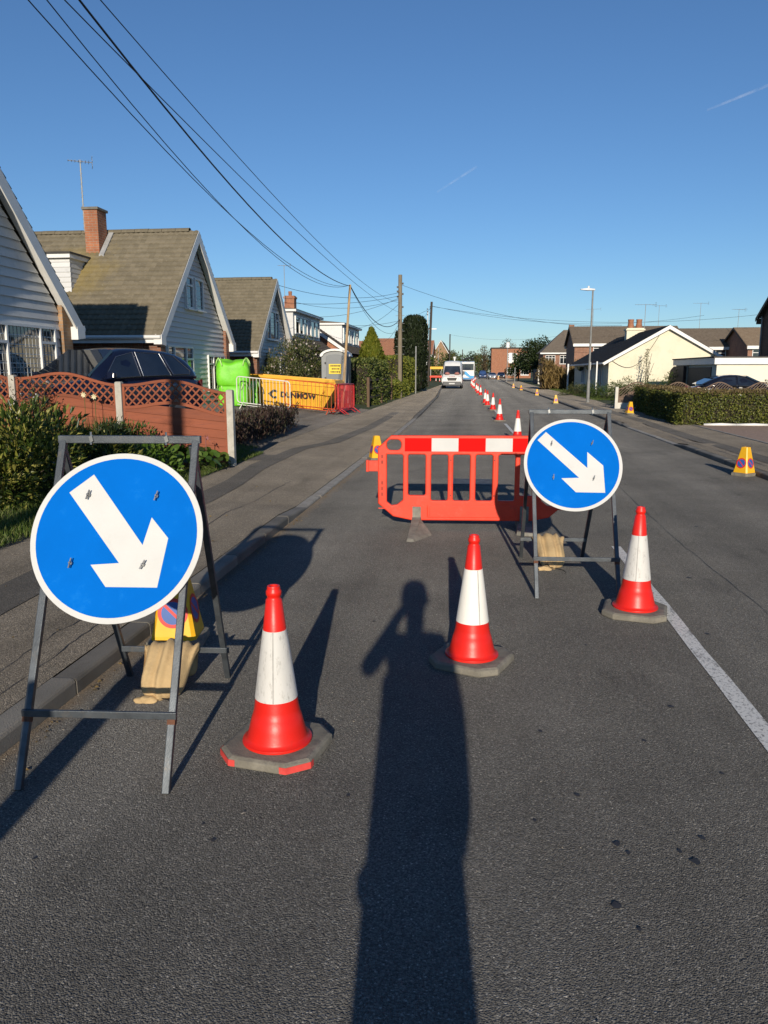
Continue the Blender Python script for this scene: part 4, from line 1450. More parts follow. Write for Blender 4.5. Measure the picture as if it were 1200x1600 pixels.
# ---- far left: low pitched houses with orange roof, behind the conifers
def simple_house(name, label, x0, x1, y0, y1, zw, za, wallm, roofm, wins=(), axis='y', zg=0.1, group=None, trim=True, barge=white_pvc, cat='house'):
    """plain gabled house; axis is the direction of the ridge; wins: (face, a, z, w, h, cols)"""
    t = thing(name, label, cat, ((x0 + x1) / 2, (y0 + y1) / 2, zg), group=group)
    q = MB()
    if axis == 'y':
        xm = (x0 + x1) / 2
        q.prism([(x0, y0, zg - 0.1), (x1, y0, zg - 0.1), (x1, y0, zw), (xm, y0, za - 0.12), (x0, y0, zw)], (0, y1 - y0, 0))
    else:
        ym = (y0 + y1) / 2
        q.prism([(x0, y0, zg - 0.1), (x0, y1, zg - 0.1), (x0, y1, zw), (x0, ym, za - 0.12), (x0, y0, zw)], (x1 - x0, 0, 0))
    q.build('wall', wallm, t)
    o = 0.35
    if axis == 'y':
        half = (x1 - x0) / 2
        k = (za - zw) / half
        for s in (-1, 1):
            xe = (x0 if s < 0 else x1) + s * o
            sl = Vector((-s * (half + o), 0, za - zw + k * o))
            if s < 0:
                tiled_slope('roof_slope', (xe, y1 + 0.25, zw - k * o), (0, -1, 0), sl, y1 - y0 + 0.5, sl.length, roofm, t)
            else:
                tiled_slope('roof_slope', (xe, y0 - 0.25, zw - k * o), (0, 1, 0), sl, y1 - y0 + 0.5, sl.length, roofm, t)
            a, b_ = Vector((xe, y0 - 0.29, zw - k * o)), Vector(((x0 + x1) / 2, y0 - 0.29, za))
            q = MB(); q.prism([a, b_, b_ - Vector((0, 0, 0.23)), a - Vector((0, 0, 0.19))], (0, 0.035, 0)); q.build('barge_board', barge, t)
            q = MB(); q.box(xe - 0.06, xe + 0.06, y0 - 0.25, y1 + 0.25, zw - k * o - 0.12, zw - k * o - 0.01); q.build('gutter', barge, t)
    else:
        half = (y1 - y0) / 2
        k = (za - zw) / half
        for s in (-1, 1):
            ye = (y0 if s < 0 else y1) + s * o
            sl = Vector((0, -s * (half + o), za - zw + k * o))
            if s < 0:
                tiled_slope('roof_slope', (x0 - 0.25, ye, zw - k * o), (1, 0, 0), sl, x1 - x0 + 0.5, sl.length, roofm, t)
            else:
                tiled_slope('roof_slope', (x1 + 0.25, ye, zw - k * o), (-1, 0, 0), sl, x1 - x0 + 0.5, sl.length, roofm, t)
            q = MB(); q.box(x0 - 0.2, x1 + 0.2, ye - 0.04, ye + 0.04, zw - k * o - 0.32, zw - k * o - 0.02); q.build('fascia', barge, t)
        for xx, sx in ((x0 - 0.28, -1), (x1 + 0.25, 1)):
            for s in (-1, 1):
                ye = (y0 if s < 0 else y1) + s * o
                a, b_ = Vector((xx, ye, zw - k * o)), Vector((xx, (y0 + y1) / 2, za))
                q = MB(); q.prism([a, b_, b_ - Vector((0, 0, 0.22)), a - Vector((0, 0, 0.18))], (0.03, 0, 0)); q.build('barge_board', M('brown gable board', (0.10, 0.07, 0.05), 0.7) if axis == 'x' and x0 > 0 else barge, t)
    for face, a, z, w, h, cols in wins:
        if face == '-y': window(t, (a, y0 - 0.01, z), (1, 0, 0), (0, -1, 0), w, h, cols)
        if face == '+x': window(t, (x1 + 0.01, a, z), (0, 1, 0), (1, 0, 0), w, h, cols)
        if face == '-x': window(t, (x0 - 0.01, a + w, z), (0, -1, 0), (-1, 0, 0), w, h, cols)
    return t
simple_house('gabled_bungalow', 'small white gabled bungalow with orange roof left of the round conifer', -17.5, -7.4, 76, 90, 2.4, 4.9, M('white render', (0.66, 0.65, 0.6), 0.8, 0.06, 2), roof_terra, [('-y', -12.5, 1.2, 1.6, 1.2, [(1, []), (1, [])])], axis='x')
simple_house('gabled_bungalow', 'farther white bungalow with orange roof right of the round conifer', -13.8, -7.0, 96, 110, 3.0, 6.0, M('white render', (0.66, 0.65, 0.6)), roof_terra, [('-y', -11.5, 1.2, 1.6, 1.2, [(1, []), (1, [])])], axis='x')
simple_house('brick_house', 'distant brick house with red roof right of the tall dark conifer', -14.0, -7.5, 128, 138, 4.6, 6.9, brick_orange, roof_terra, [('-y', -10.4, 3.0, 1.6, 1.2, [(1, []), (1, [])])], axis='x')
simple_house('brick_house', 'distant olive roofed house above the van on the left', -9.6, -5.6, 165, 182, 5.0, 8.2, brick_buff, roof_olive2, [], axis='y')

# ================================================================== LEFT: WOODEN FENCE
fence_m = M('red brown stained fence timber', (0.240, 0.064, 0.026), 0.7, 0.18, 3, 0.25, 60, aniso=(0.6, 4, 6), dirt=(0.16, 0.045, 0.024), dscale=6, orand=0.14)
post_m = M('concrete fence post', (0.44, 0.41, 0.35), 0.9, 0.15, 6, 0.4, 90, dirt=(0.33, 0.31, 0.26), dscale=9)
ft = thing('wooden_fence', 'red brown wooden fence with wavy lattice top and concrete posts, left', 'fence', (-6.0, 12.4, 0.3))
px = [(-4.03, 1.345), (-5.94, 1.475), (-7.83, 1.585), (-9.05, 1.66)]
for x, zt in px[:3]:
    q = MB(); q.box(x - 0.055, x + 0.055, 12.35, 12.46, gz(x) - 0.15, zt)
    q.loft([[(x - 0.055, 12.35, zt), (x + 0.055, 12.35, zt), (x + 0.055, 12.46, zt), (x - 0.055, 12.46, zt)], [(x - 0.04, 12.365, zt + 0.015), (x + 0.04, 12.365, zt + 0.015), (x + 0.04, 12.445, zt + 0.015), (x - 0.04, 12.445, zt + 0.015)]])
    q.build('post', post_m, ft, bevel=0.006)
def fence_panel(parent, xa, za, xb, zb, y, gh, mat, amp=0.135, latt=0.36, ga=None, gb=None, slat_pitch=0.098, dirs=(1, -1)):
    """xa<xb. solid boards below an arched rail, crossed slats between it and the arched top rail"""
    g0, g1 = (ga, gb)
    L = xb - xa
    top = lambda x: za + (zb - za) * (x - xa) / L + amp * (0.5 - 0.5 * math.cos(2 * math.pi * (x - xa) / L))
    low = lambda x: top(x) - latt
    xs = np.linspace(xa, xb, 29)
    def rail(name, f, w, th):
        q = MB()
        q.loft([[(x, y - th, f(x) - w), (x, y + th, f(x) - w), (x, y + th, f(x)), (x, y - th, f(x))] for x in xs])
        return q.build(name, mat, parent)
    q = MB()
    q.box(xa, xb, y - 0.012, y + 0.012, g0, g0 + 0.05)
    pn = rail('top_rail', top, 0.045, 0.024)
    rail('middle_rail', low, 0.05, 0.024)
    for xx in (xa + 0.02, xb - 0.02):
        q = MB(); q.box(xx - 0.02, xx + 0.02, y - 0.02, y + 0.02, min(g0, g1) + 0.02, top(xx) - 0.04); q.build('stile', mat, parent)
    # crossed slats, clipped between the rails
    for dr in dirs:
        yo = y - 0.006 * dr
        c = -0.6
        while c < L + 0.6:
            # line x = xa + c + dr*s, z = zbase + s
            pts = []
            for s in np.linspace(-0.3, 1.0, 131):
                x = xa + c + dr * s
                z = za - latt + s
                if xa + 0.02 <= x <= xb - 0.02 and low(x) - 0.02 <= z <= top(x) - 0.02:
                    pts.append((x, z))
            if len(pts) > 4:
                (x0, z0), (x1, z1) = pts[0], pts[-1]
                q = MB(); q.bar((x0, yo, z0), (x1, yo, z1), 0.010, 0.026, up=(-dr, 0, 1))
                q.build('slat', mat, parent)
            c += slat_pitch * 1.414
    # lapped boards under the arch
    z0 = 0.0
    nb = 6
    for i in range(nb):
        q = MB()
        bot = lambda x: (g0 + (g1 - g0) * (x - xa) / L)
        h = 0.15
        lo = [(x, bot(x) + i * (h - 0.012)) for x in np.linspace(xa + 0.03, xb - 0.03, 15)]
        rings = []
        for x, z in lo:
            zt = min(z + h, low(x) - 0.02)
            if z < low(x) - 0.045:
                rings.append([(x, y - 0.028, z), (x, y - 0.006, z), (x, y + 0.002, zt), (x, y - 0.004, zt)])
        if len(rings) > 2:
            q.loft(rings)
            q.build('board', mat, parent)
for (xa, za), (xb, zb) in ((px[1], px[0]), (px[2], px[1]), (px[3], px[2])):
    fence_panel(ft, xa + 0.06, za - 0.02, xb - 0.06, zb - 0.02, 12.405, 0, fence_m, ga=gz(xa) + 0.03, gb=gz(xb) + 0.03)

# ================================================================== CARS
def car(label, loc, rz, paint, L=4.6, W=1.85, H=1.68, belt=1.06, hood=1.08, name='parked_car', kind='suv'):
    t = thing(name, label, 'car', loc, rz)
    h2 = L / 2
    w2 = W / 2
    # side profile of the lower body: x from rear to nose, deck height, half width at belt
    if kind == 'suv':
        st = [(-h2, 0.62, 0.80), (-h2 + 0.05, belt - 0.10, 0.90), (-h2 + 0.35, belt + 0.06, 0.97), (-1.2, belt + 0.05, 1.0), (-0.2, belt + 0.02, 1.0), (0.75, belt + 0.0, 1.0), (1.0, hood, 0.99), (1.5, hood - 0.05, 0.97), (2.0, hood - 0.14, 0.92), (h2 - 0.08, hood - 0.30, 0.84), (h2, 0.60, 0.74)]
        roof = [(-h2 + 0.20, belt + 0.04, 0.80, belt + 0.05), (-h2 + 0.42, H - 0.22, 0.70, belt + 0.06), (-h2 + 0.70, H - 0.06, 0.66, belt + 0.06), (-0.9, H - 0.01, 0.655, belt + 0.05), (-0.2, H, 0.655, belt + 0.03), (0.12, H - 0.05, 0.655, belt + 0.02), (0.55, H - 0.28, 0.70, belt + 0.01), (1.05, hood - 0.02, 0.78, belt + 0.0)]
    else:
        st = [(-h2, 0.55, 0.78), (-h2 + 0.06, belt - 0.05, 0.88), (-h2 + 0.5, belt + 0.03, 0.95), (-1.1, belt + 0.02, 1.0), (-0.2, belt + 0.01, 1.0), (0.75, belt, 1.0), (1.0, hood, 0.99), (1.5, hood - 0.06, 0.96), (1.9, hood - 0.16, 0.90), (h2 - 0.08, hood - 0.30, 0.82), (h2, 0.52, 0.72)]
        roof = [(-h2 + 0.35, belt + 0.03, 0.80, belt + 0.03), (-h2 + 0.95, H - 0.14, 0.68, belt + 0.03), (-0.8, H - 0.02, 0.64, belt + 0.02), (-0.2, H, 0.64, belt + 0.01), (0.1, H - 0.05, 0.64, belt + 0.01), (0.55, H - 0.26, 0.70, belt), (1.1, hood - 0.02, 0.78, belt)]
    b = MB()
    rings = []
    for x, z, wf in st:
        w = w2 * wf
        zb = 0.28 if abs(x) < h2 - 0.2 else 0.40
        half = [(0.0, zb), (w * 0.86, zb), (w * 0.96, zb + 0.10), (w * 0.99, 0.52), (w * 1.0, 0.74 * z / 1.06 + 0.02), (w * 0.985, z - 0.09), (w * 0.93, z - 0.01), (w * 0.55, z + 0.02), (0.0, z + 0.03)]
        rings.append([(x, y, zz) for y, zz in half] + [(x, -y, zz) for y, zz in half[-2:0:-1]])
    b.loft(rings)
    b.build('body', paint, t, local=True, smooth='all', sub=2)
    b = MB()
    rings = []
    for x, zr_, yr, zb in roof:
        yb = 0.965 * w2
        half = [(0, zb - 0.1), (yb, zb - 0.1), (yb * 0.985, zb), (yb + (yr * W / 1.85 - yb) * 0.5, zb + (zr_ - zb) * 0.52), (yr * W / 1.85, max(zb + 0.01, zr_ - 0.055)), (yr * W / 1.85 * 0.86, zr_ - 0.01), (yr * 0.4, zr_ + 0.012), (0, zr_ + 0.015)]
        rings.append([(x, y, zz) for y, zz in half] + [(x, -y, zz) for y, zz in half[-2:0:-1]])
    b.loft(rings)
    b.build('roof', paint, t, local=True, smooth='all', sub=1)
    # glass laid just proud of the greenhouse sides
    def roof_at(x):
        for r0, r1 in zip(roof, roof[1:]):
            if r0[0] <= x <= r1[0]:
                f = (x - r0[0]) / (r1[0] - r0[0])
                return [a + (c - a) * f for a, c in zip(r0, r1)]
        return roof[-1]
    def side(x, f, sgn, out=0.012):
        _, zr_, yr, zb = roof_at(x)
        yb = 0.965 * w2
        yr = yr * W / 1.85
        return (x, sgn * (yb + (yr - yb) * f + out), zb + (zr_ - 0.055 - zb) * f)
    if kind == 'suv':
        wins = [[(0.70, 0.06), (0.20, 0.90), (-0.26, 0.93), (-0.26, 0.06)], [(-0.33, 0.06), (-0.33, 0.93), (-1.02, 0.93), (-1.14, 0.06)], [(-1.22, 0.08), (-1.10, 0.92), (-1.45, 0.88), (-1.80, 0.30), (-1.74, 0.10)]]
    else:
        wins = [[(0.72, 0.06), (0.18, 0.90), (-0.24, 0.93), (-0.24, 0.06)], [(-0.31, 0.06), (-0.31, 0.93), (-0.85, 0.90), (-1.20, 0.45), (-1.24, 0.08)]]
    for sgn in (-1, 1):
        for wv in wins:
            q = MB()
            # subdivide each edge so the pane follows the bulge of the side
            n = 6
            A0 = [side(x, f, sgn) for x, f in wv]
            q.prism(A0, (0, -sgn * 0.02, 0))
            pane = q.build('side_window', glass_car, t, local=True)
            q = MB()
            q.tube([Vector(p) + Vector((0, sgn * 0.004, 0)) for p in A0 + A0[:1]], 0.008, 4)
            q.build('window_trim', M('chrome trim', (0.35, 0.36, 0.38), 0.25, 0.1, 5, metal=0.9) if kind == 'suv' else black_m, pane, local=True)
        q = MB()
        q.loft([[(0.62, sgn * (w2 - 0.02), belt + 0.0), (0.72, sgn * (w2 - 0.02), belt + 0.0), (0.72, sgn * (w2 - 0.02), belt + 0.08), (0.62, sgn * (w2 - 0.02), belt + 0.08)],
                [(0.58, sgn * (w2 + 0.07), belt + 0.0), (0.74, sgn * (w2 + 0.07), belt + 0.01), (0.72, sgn * (w2 + 0.07), belt + 0.16), (0.60, sgn * (w2 + 0.07), belt + 0.16)],
                [(0.60, sgn * (w2 + 0.20), belt + 0.03), (0.70, sgn * (w2 + 0.20), belt + 0.03), (0.68, sgn * (w2 + 0.20), belt + 0.14), (0.61, sgn * (w2 + 0.20), belt + 0.14)]])
        q.build('mirror', paint, t, local=True, bevel=0.02)
        for hx in (-0.15, -1.10):
            q = MB(); q.tube([(hx - 0.11, sgn * (w2 + 0.0), belt - 0.13), (hx - 0.09, sgn * (w2 + 0.028), belt - 0.13), (hx + 0.09, sgn * (w2 + 0.028), belt - 0.13), (hx + 0.11, sgn * (w2 + 0.0), belt - 0.13)], 0.013, 6)
            q.build('door_handle', M('chrome trim', (0.35, 0.36, 0.38)), t, local=True)
        q = MB(); q.loft([[(-h2 + 0.0, sgn * (w2 * 0.72), belt - 0.14), (-h2 + 0.0, sgn * (w2 * 0.72), belt - 0.04), (-h2 + 0.03, sgn * (w2 * 0.6), belt - 0.04)], [(-h2 + 0.14, sgn * (w2 * 0.93), belt - 0.18), (-h2 + 0.16, sgn * (w2 * 0.95), belt + 0.0), (-h2 + 0.20, sgn * (w2 * 0.9), belt - 0.04)], [(-h2 + 0.26, sgn * (w2 * 0.968), belt - 0.10), (-h2 + 0.26, sgn * (w2 * 0.965), belt - 0.02), (-h2 + 0.26, sgn * (w2 * 0.92), belt - 0.05)]])
        q.build('tail_light', M('tail lamp red', (0.16, 0.008, 0.010), 0.2, 0.1), t, local=True)
        q = MB(); q.obox((h2 - 0.14, sgn * w2 * 0.62, hood - 0.30), (0.10, sgn * -0.04, 0), (0.03, sgn * 0.17, 0), (0, 0, 0.06))
        q.build('headlight', M('lamp lens', (0.6, 0.62, 0.65), 0.1, 0.1), t, local=True, bevel=0.02)
        for wx in (-1.32, 1.35):
            q = MB()
            q.tube([(wx, sgn * (w2 - 0.20), 0.335), (wx, sgn * (w2 + 0.004), 0.335)], 0.335, 24)
            wh = q.build('wheel', black_m, t, local=True, bevel=0.03)
            q = MB()
            q.tube([(wx, sgn * (w2 - 0.01), 0.335), (wx, sgn * (w2 + 0.008), 0.335)], 0.205, 20)
            q.build('rim', M('alloy', (0.10, 0.10, 0.11), 0.45, 0.1, 5, metal=0.5), wh, local=True)
    # windscreen and rear screen
    r_ = roof
    def screen(xa, za, ya, xb, zb_, yb_, off):
        q = MB()
        o = Vector(off)
        q.prism([Vector((xa, -ya, za)) + o, Vector((xa, ya, za)) + o, Vector((xb, yb_, zb_)) + o, Vector((xb, -yb_, zb_)) + o], -o * 1.5)
        return q
    nx = len(r_)
    screen(r_[-1][0] - 0.06, r_[-1][1] + 0.03, 0.74 * W / 1.85, r_[-3][0] + 0.06, r_[-3][1] - 0.03, 0.60 * W / 1.85, (0.022, 0, 0.03)).build('windscreen', glass_car, t, local=True)
    screen(r_[0][0] + 0.02, r_[0][1] + 0.05, 0.68 * W / 1.85, r_[1][0], r_[1][1] - 0.02, 0.60 * W / 1.85, (-0.03, 0, 0.018)).build('rear_screen', glass_car, t, local=True)
    q = MB(); q.box(h2 - 0.03, h2 + 0.012, -0.42, 0.42, 0.52, 0.68); q.build('grille', black_m, t, local=True, bevel=0.01)
    q = MB(); q.box(-h2 - 0.012, -h2 + 0.02, -0.26, 0.26, 0.70, 0.81); q.build('number_plate', M('yellow plate', (0.6, 0.42, 0.03), 0.5), t, local=True)
    return t
navy = M('dark navy paint', (0.006, 0.009, 0.026), 0.22, 0.1, 2, spec=0.35, coat=0.4)
black_paint = M('black car paint', (0.008, 0.008, 0.012), 0.18, 0.1, 2, spec=0.6, coat=1.0)
car('dark navy SUV parked on the drive behind the wooden fence', (-7.70, 15.2, 0.44), R(250), navy, L=4.66, W=1.86, H=1.70)

# ================================================================== DRIVEWAY: BAGS, SKIP, BARRIERS, TOILET, POLE
def bulk_bag(label, x, y, z, s, h, seed, rz):
    t = thing('bulk_bag', label, 'bulk bag', (x, y, z), rz, 'lime green bulk bags')
    r_ = random.Random(seed)
    green = M('lime woven plastic', (0.155, 0.56, 0.018), 0.5, 0.14, 4, 0.5, 14, dirt=(0.24, 0.66, 0.06), dscale=3.5)
    b = MB()
    rings = []
    ph = [r_.uniform(0, 6) for _ in range(5)]
    for i, f in enumerate((0.0, 0.03, 0.15, 0.35, 0.6, 0.8, 0.93, 1.0, 1.02)):
        e = [0.90, 0.97, 1.03, 1.05, 1.04, 1.02, 0.98, 0.86, 0.3][i]
        ring = []
        for k in range(36):
            a = 2 * math.pi * k / 36
            c, s_ = math.cos(a), math.sin(a)
            q = max(abs(c), abs(s_)) ** 0.72
            rr = s / 2 * e / q * (1 + 0.025 * math.sin(3 * a + ph[0] + f * 4) + 0.018 * math.sin(7 * a + ph[1] + f * 9))
            ring.append((rr * c, rr * s_, h * f + (0.05 * math.sin(2 * a + ph[2]) + 0.04 * math.sin(5 * a + ph[3])) * f ** 2 * h))
        rings.append(ring)
    b.loft(rings)
    b.build('bag_body', green, t, local=True, smooth='all', sub=1)
    for k in range(4):
        a = math.pi / 4 + k * math.pi / 2
        q = MB()
        c = Vector((s * 0.58 * math.cos(a), s * 0.58 * math.sin(a), h * 0.92))
        d = Vector((math.cos(a), math.sin(a), 0)); e = Vector((-math.sin(a), math.cos(a), 0))
        q.tube([c - e * 0.16 - Vector((0, 0, .1)), c - e * .09 + Vector((0, 0, .08)), c + Vector((0, 0, 0.13 + .04 * math.sin(ph[k]))), c + e * .09 + Vector((0, 0, .06)), c + e * .16 - Vector((0, 0, .1))], 0.025, 6)
        q.build('lifting_loop', M('pale green webbing', (0.4, 0.66, 0.2), 0.6), t, local=True, smooth='all')
    return t
gzb = gz(-8.9)
bulk_bag('upper lime green bulk bag stacked on another by the third house', -8.28, 25.95, gz(-8.28) + 0.66, 1.10, 0.86, 4, 0.25)
bulk_bag('lower lime green bulk bag carrying another one', -8.25, 25.95, gz(-8.25), 1.04, 0.72, 5, 0.12)
bulk_bag('smaller lime green bulk bag on the ground between the stacked bags and the skip', -8.08, 26.95, gz(-8.08), 0.62, 0.80, 6, 0.5)

skip_yel = M('scratched yellow skip paint', (0.70, 0.36, 0.012), 0.5, 0.12, 3, 0.2, 40, dirt=(0.30, 0.15, 0.03), dscale=7, dlo=0.62, dhi=0.72)
sk = thing('skip', 'yellow waste skip with black DUNMOW lettering behind the crowd barriers', 'skip', (-6.78, 28.7, 0.33), 0, rot=(0, R(4.2), 0))
b = MB()
hx, hb, hy, hyb, hz = 1.68, 1.17, 0.86, 0.80, 1.13
b.loft([[(-hb, -hyb, 0.0), (hb, -hyb, 0.0), (hb, hyb, 0.0), (-hb, hyb, 0.0)], [(-hx, -hy, hz * .86), (hx, -hy, hz * .86), (hx, hy, hz * .86), (-hx, hy, hz * .86)], [(-hx + .10, -hy, hz), (hx - .10, -hy, hz), (hx - .10, hy, hz), (-hx + .10, hy, hz)],
        [(-hx + .14, -hy + .04, hz), (hx - .14, -hy + .04, hz), (hx - .14, hy - .04, hz), (-hx + .14, hy - .04, hz)], [(-hb, -hyb + .06, 0.12), (hb, -hyb + .06, 0.12), (hb, hyb - .06, 0.12), (-hb, hyb - .06, 0.12)]])
b.build('shell', skip_yel, sk, local=True)
for z_ in (hz - 0.05, hz * 0.80):
    for sy in (-1, 1):
        q = MB(); q.bar((-hx + .06, sy * (hy + .02), z_), (hx - .06, sy * (hy + .02), z_), 0.05, 0.07 if z_ > 1 else 0.04); q.build('rail', skip_yel, sk, local=True)
for sx in (-1, 1):
    for sy in (-1, 1):
        q = MB(); q.tube([(sx * 1.2, sy * (hy + 0.01), hz * 0.62), (sx * 1.2, sy * (hy + 0.12), hz * 0.62)], 0.04, 10); q.build('lifting_lug', skip_yel, sk, local=True)
for i in range(7):
    x = -1.05 + i * 0.35
    q = MB(); q.bar((x, -hyb - .03, 0.04), (x * 1.12, -hy - .005, hz * .78), 0.035, 0.03, up=(0, 1, 0)); q.build('rib', skip_yel, sk, local=True)
txm = M('black stencil paint', (0.015, 0.013, 0.012), 0.6, 0.2, 20)
tilt = math.atan((hy - hyb) / (hz * .86))
def skipT(x, z):
    y = -hyb - (hy - hyb) * z / (hz * .86) - 0.052
    return Matrix.Translation((x, y, z)) @ Matrix.Rotation(math.pi / 2 + tilt, 4, 'X')
text_part('lettering', 'DUNMOW', 0.27, txm, sk, skipT(0.27, 0.48), bold=0.012)
q = MB()
n = 16
o_ = [(-0.62 + 0.16 * math.cos(a), 0.16 * math.sin(a)) for a in np.linspace(0.8, 2 * math.pi - 0.8, n)] + [(-0.62 + 0.09 * math.cos(a), 0.09 * math.sin(a)) for a in np.linspace(2 * math.pi - 0.8, 0.8, n)]
mt = skipT(0, 0.48)
q.add([mt @ Vector((x, y, 0)) for x, y in o_], [(i, i + 1, 2 * n - 2 - i, 2 * n - 1 - i) for i in range(n - 1)])
q.add([mt @ Vector(p) for p in ((-0.86, 0, 0), (-0.74, 0.10, 0), (-0.74, -0.10, 0))], [(0, 1, 2)])
q.build('logo', txm, sk, local=True)
q = MB(); q.add([mt @ Vector(p) for p in ((-1.22, 0.0, 0), (-1.12, 0.0, 0), (-1.11, 0.09, 0), (-1.21, 0.08, 0))], [(0, 1, 2, 3)]); q.build('paint_mark', txm, sk, local=True)

def crowd_barrier(label, a, b_, mat, h=1.05, n=16, fill=None, feet_rot=0.0):
    a, b_ = Vector(a), Vector(b_)
    u = (b_ - a); L = u.length; u = u / L
    t = thing('crowd_barrier', label, 'barrier', tuple((a + b_) / 2), group='steel crowd barriers round the skip')
    z = Vector((0, 0, 1))
    q = MB()
    r0 = 0.10
    loop = [a + z * (0.2 + r0), a + z * (h - r0), a + u * r0 * .3 + z * (h - r0 * .3), a + u * r0 + z * h, b_ - u * r0 + z * h, b_ - u * r0 * .3 + z * (h - r0 * .3), b_ + z * (h - r0), b_ + z * (0.2 + r0), b_ - u * r0 * .3 + z * (0.2 + r0 * .3), b_ - u * r0 + z * 0.2, a + u * r0 + z * 0.2, a + u * r0 * .3 + z * (0.2 + r0 * .3), a + z * (0.2 + r0)]
    q.tube(loop, 0.019, 7, cap=False)
    q.build('frame', mat, t, smooth='all')
    for i in range(1, n):
        c = a + u * L * i / n
        q = MB(); q.tube([c + z * 0.2, c + z * h], 0.0075, 5); q.build('bar', mat, t)
    nrm = Vector((-u.y, u.x, 0))
    for f in (0.12, 0.88):
        c = a + u * L * f
        q = MB(); q.tube([c + nrm * 0.30 + z * 0.02, c + nrm * 0.05 + z * 0.2, c - nrm * 0.05 + z * 0.2, c - nrm * 0.30 + z * 0.02], 0.016, 6); q.build('foot', mat, t, smooth='all')
    q = MB(); q.tube([a + z * .13 - u * .0, b_ + z * .13], 0.013, 5); q.build('lower_rail', mat, t)
    return t
white_bar = M('white painted steel', (0.70, 0.69, 0.64), 0.45, 0.1, 8, dirt=(0.5, 0.47, 0.4), dscale=8)
redorange_bar = M('orange red painted steel', (0.55, 0.075, 0.02), 0.45, 0.2, 6, dirt=(0.66, 0.4, 0.2), dscale=5, dlo=0.55, dhi=0.7)
red_bar = M('red painted steel', (0.55, 0.02, 0.025), 0.45, 0.2, 6, dirt=(0.7, 0.3, 0.28), dscale=9, dlo=0.58, dhi=0.7)
crowd_barrier('white steel crowd barrier in front of the green bags and skip', (-7.88, 25.0, gz(-7.88)), (-6.0, 24.65, gz(-6.0)), white_bar)
crowd_barrier('orange red steel crowd barrier in front of the DUNMOW lettering', (-6.62, 26.42, gz(-6.62)), (-4.78, 26.1, gz(-4.78)), redorange_bar, n=13)
crowd_barrier('red crowd barrier set end on at the right end of the skip', (-4.80, 26.2, gz(-4.78)), (-4.70, 28.5, gz(-4.7)), red_bar, n=18)
crowd_barrier('second red crowd barrier leaning close beside the end on one', (-4.72, 26.35, gz(-4.7)), (-4.52, 28.55, gz(-4.55)), red_bar, n=18)

# portable toilet
pg = M('grey toilet plastic', (0.215, 0.225, 0.225), 0.5, 0.08, 3)
pd = M('dark green grey toilet plastic', (0.06, 0.085, 0.08), 0.5, 0.1, 3)
pt = thing('portable_toilet', 'grey portable toilet with white domed roof and yellow sign', 'toilet', (-5.72, 31.6, 0.27), R(4))
b = MB()
for (x0, x1, y0, y1) in ((-0.55, 0.55, -0.50, 0.55),):
    b.box(x0, x1, y0, y1, 0.10, 2.02)
b.build('cabin', pd, pt, local=True, bevel=0.03)
b = MB()
arch = [(-0.55, 2.0)] + [(0.55 * math.cos(a), 2.0 + 0.20 * math.sin(a)) for a in np.linspace(math.pi, 0, 13)] 
b.prism([(x, -0.53, z) for x, z in [(-0.55, 0.12), (0.55, 0.12)] + [(0.55 * math.cos(a), 2.0 + 0.20 * math.sin(a)) for a in np.linspace(0, math.pi, 13)]], (0, 0.05, 0))
b.build('front_frame', pg, pt, local=True, bevel=0.01)
b = MB()
b.prism([(x, -0.56, z) for x, z in [(-0.36, 0.18), (0.36, 0.18)] + [(0.36 * math.cos(a), 1.95 + 0.12 * math.sin(a)) for a in np.linspace(0, math.pi, 9)]], (0, 0.04, 0))
dr = b.build('door', M('mid grey door', (0.165, 0.175, 0.18), 0.5, 0.06, 3), pt, local=True, bevel=0.012)
q = MB(); q.prism([(-0.30, -0.572, 0.98)] + [(x, -0.572, 0.94 - 0.08 * math.cos(x / 0.30 * 1.4)) for x in np.linspace(-0.30, 0.30, 9)] + [(0.30, -0.572, 0.98)], (0, 0.02, 0)); q.build('grab_ledge', pg, dr, local=True)
q = MB(); q.box(0.27, 0.33, -0.585, -0.555, 0.85, 1.0); q.build('latch', black_m, dr, local=True)
for z_ in (0.5, 1.1, 1.7):
    q = MB(); q.box(-0.42, -0.36, -0.58, -0.55, z_, z_ + 0.07); q.build('hinge', black_m, dr, local=True)
q = MB(); q.box(-0.245, 0.245, -0.578, -0.562, 1.30, 1.69); sg = q.build('yellow_sign', M('yellow sign sheet', (0.78, 0.55, 0.02), 0.5, 0.05), dr, local=True)
for s_, z_, sz in (('TOILETS', 1.61, 0.125), ('0800', 1.495, 0.10), ('000 000', 1.385, 0.10)):
    pass
q = MB()
for z_, x0, x1 in ((1.62, -0.20, 0.20), (1.50, -0.13, 0.13), (1.38, -0.18, 0.19)):
    x = x0
    rr = random.Random(int(z_ * 100))
    while x < x1:
        w = rr.uniform(0.025, 0.05)
        q.box(x, x + w, -0.5805, -0.5778, z_ - 0.03, z_ + 0.03)
        x += w + rr.uniform(0.012, 0.02)
tag(q.build('sign_lettering', txm, dr, local=True), 'three illegible lines of black lettering', kind='stuff')
q = MB(); q.box(-0.085, 0.085, -0.577, -0.562, 0.72, 1.0); q.build('notice', M('pink and white notice', (0.62, 0.42, 0.40), 0.6, 0.3, 9, aniso=(1, 1, 3)), dr, local=True)
b = MB()
rings = []
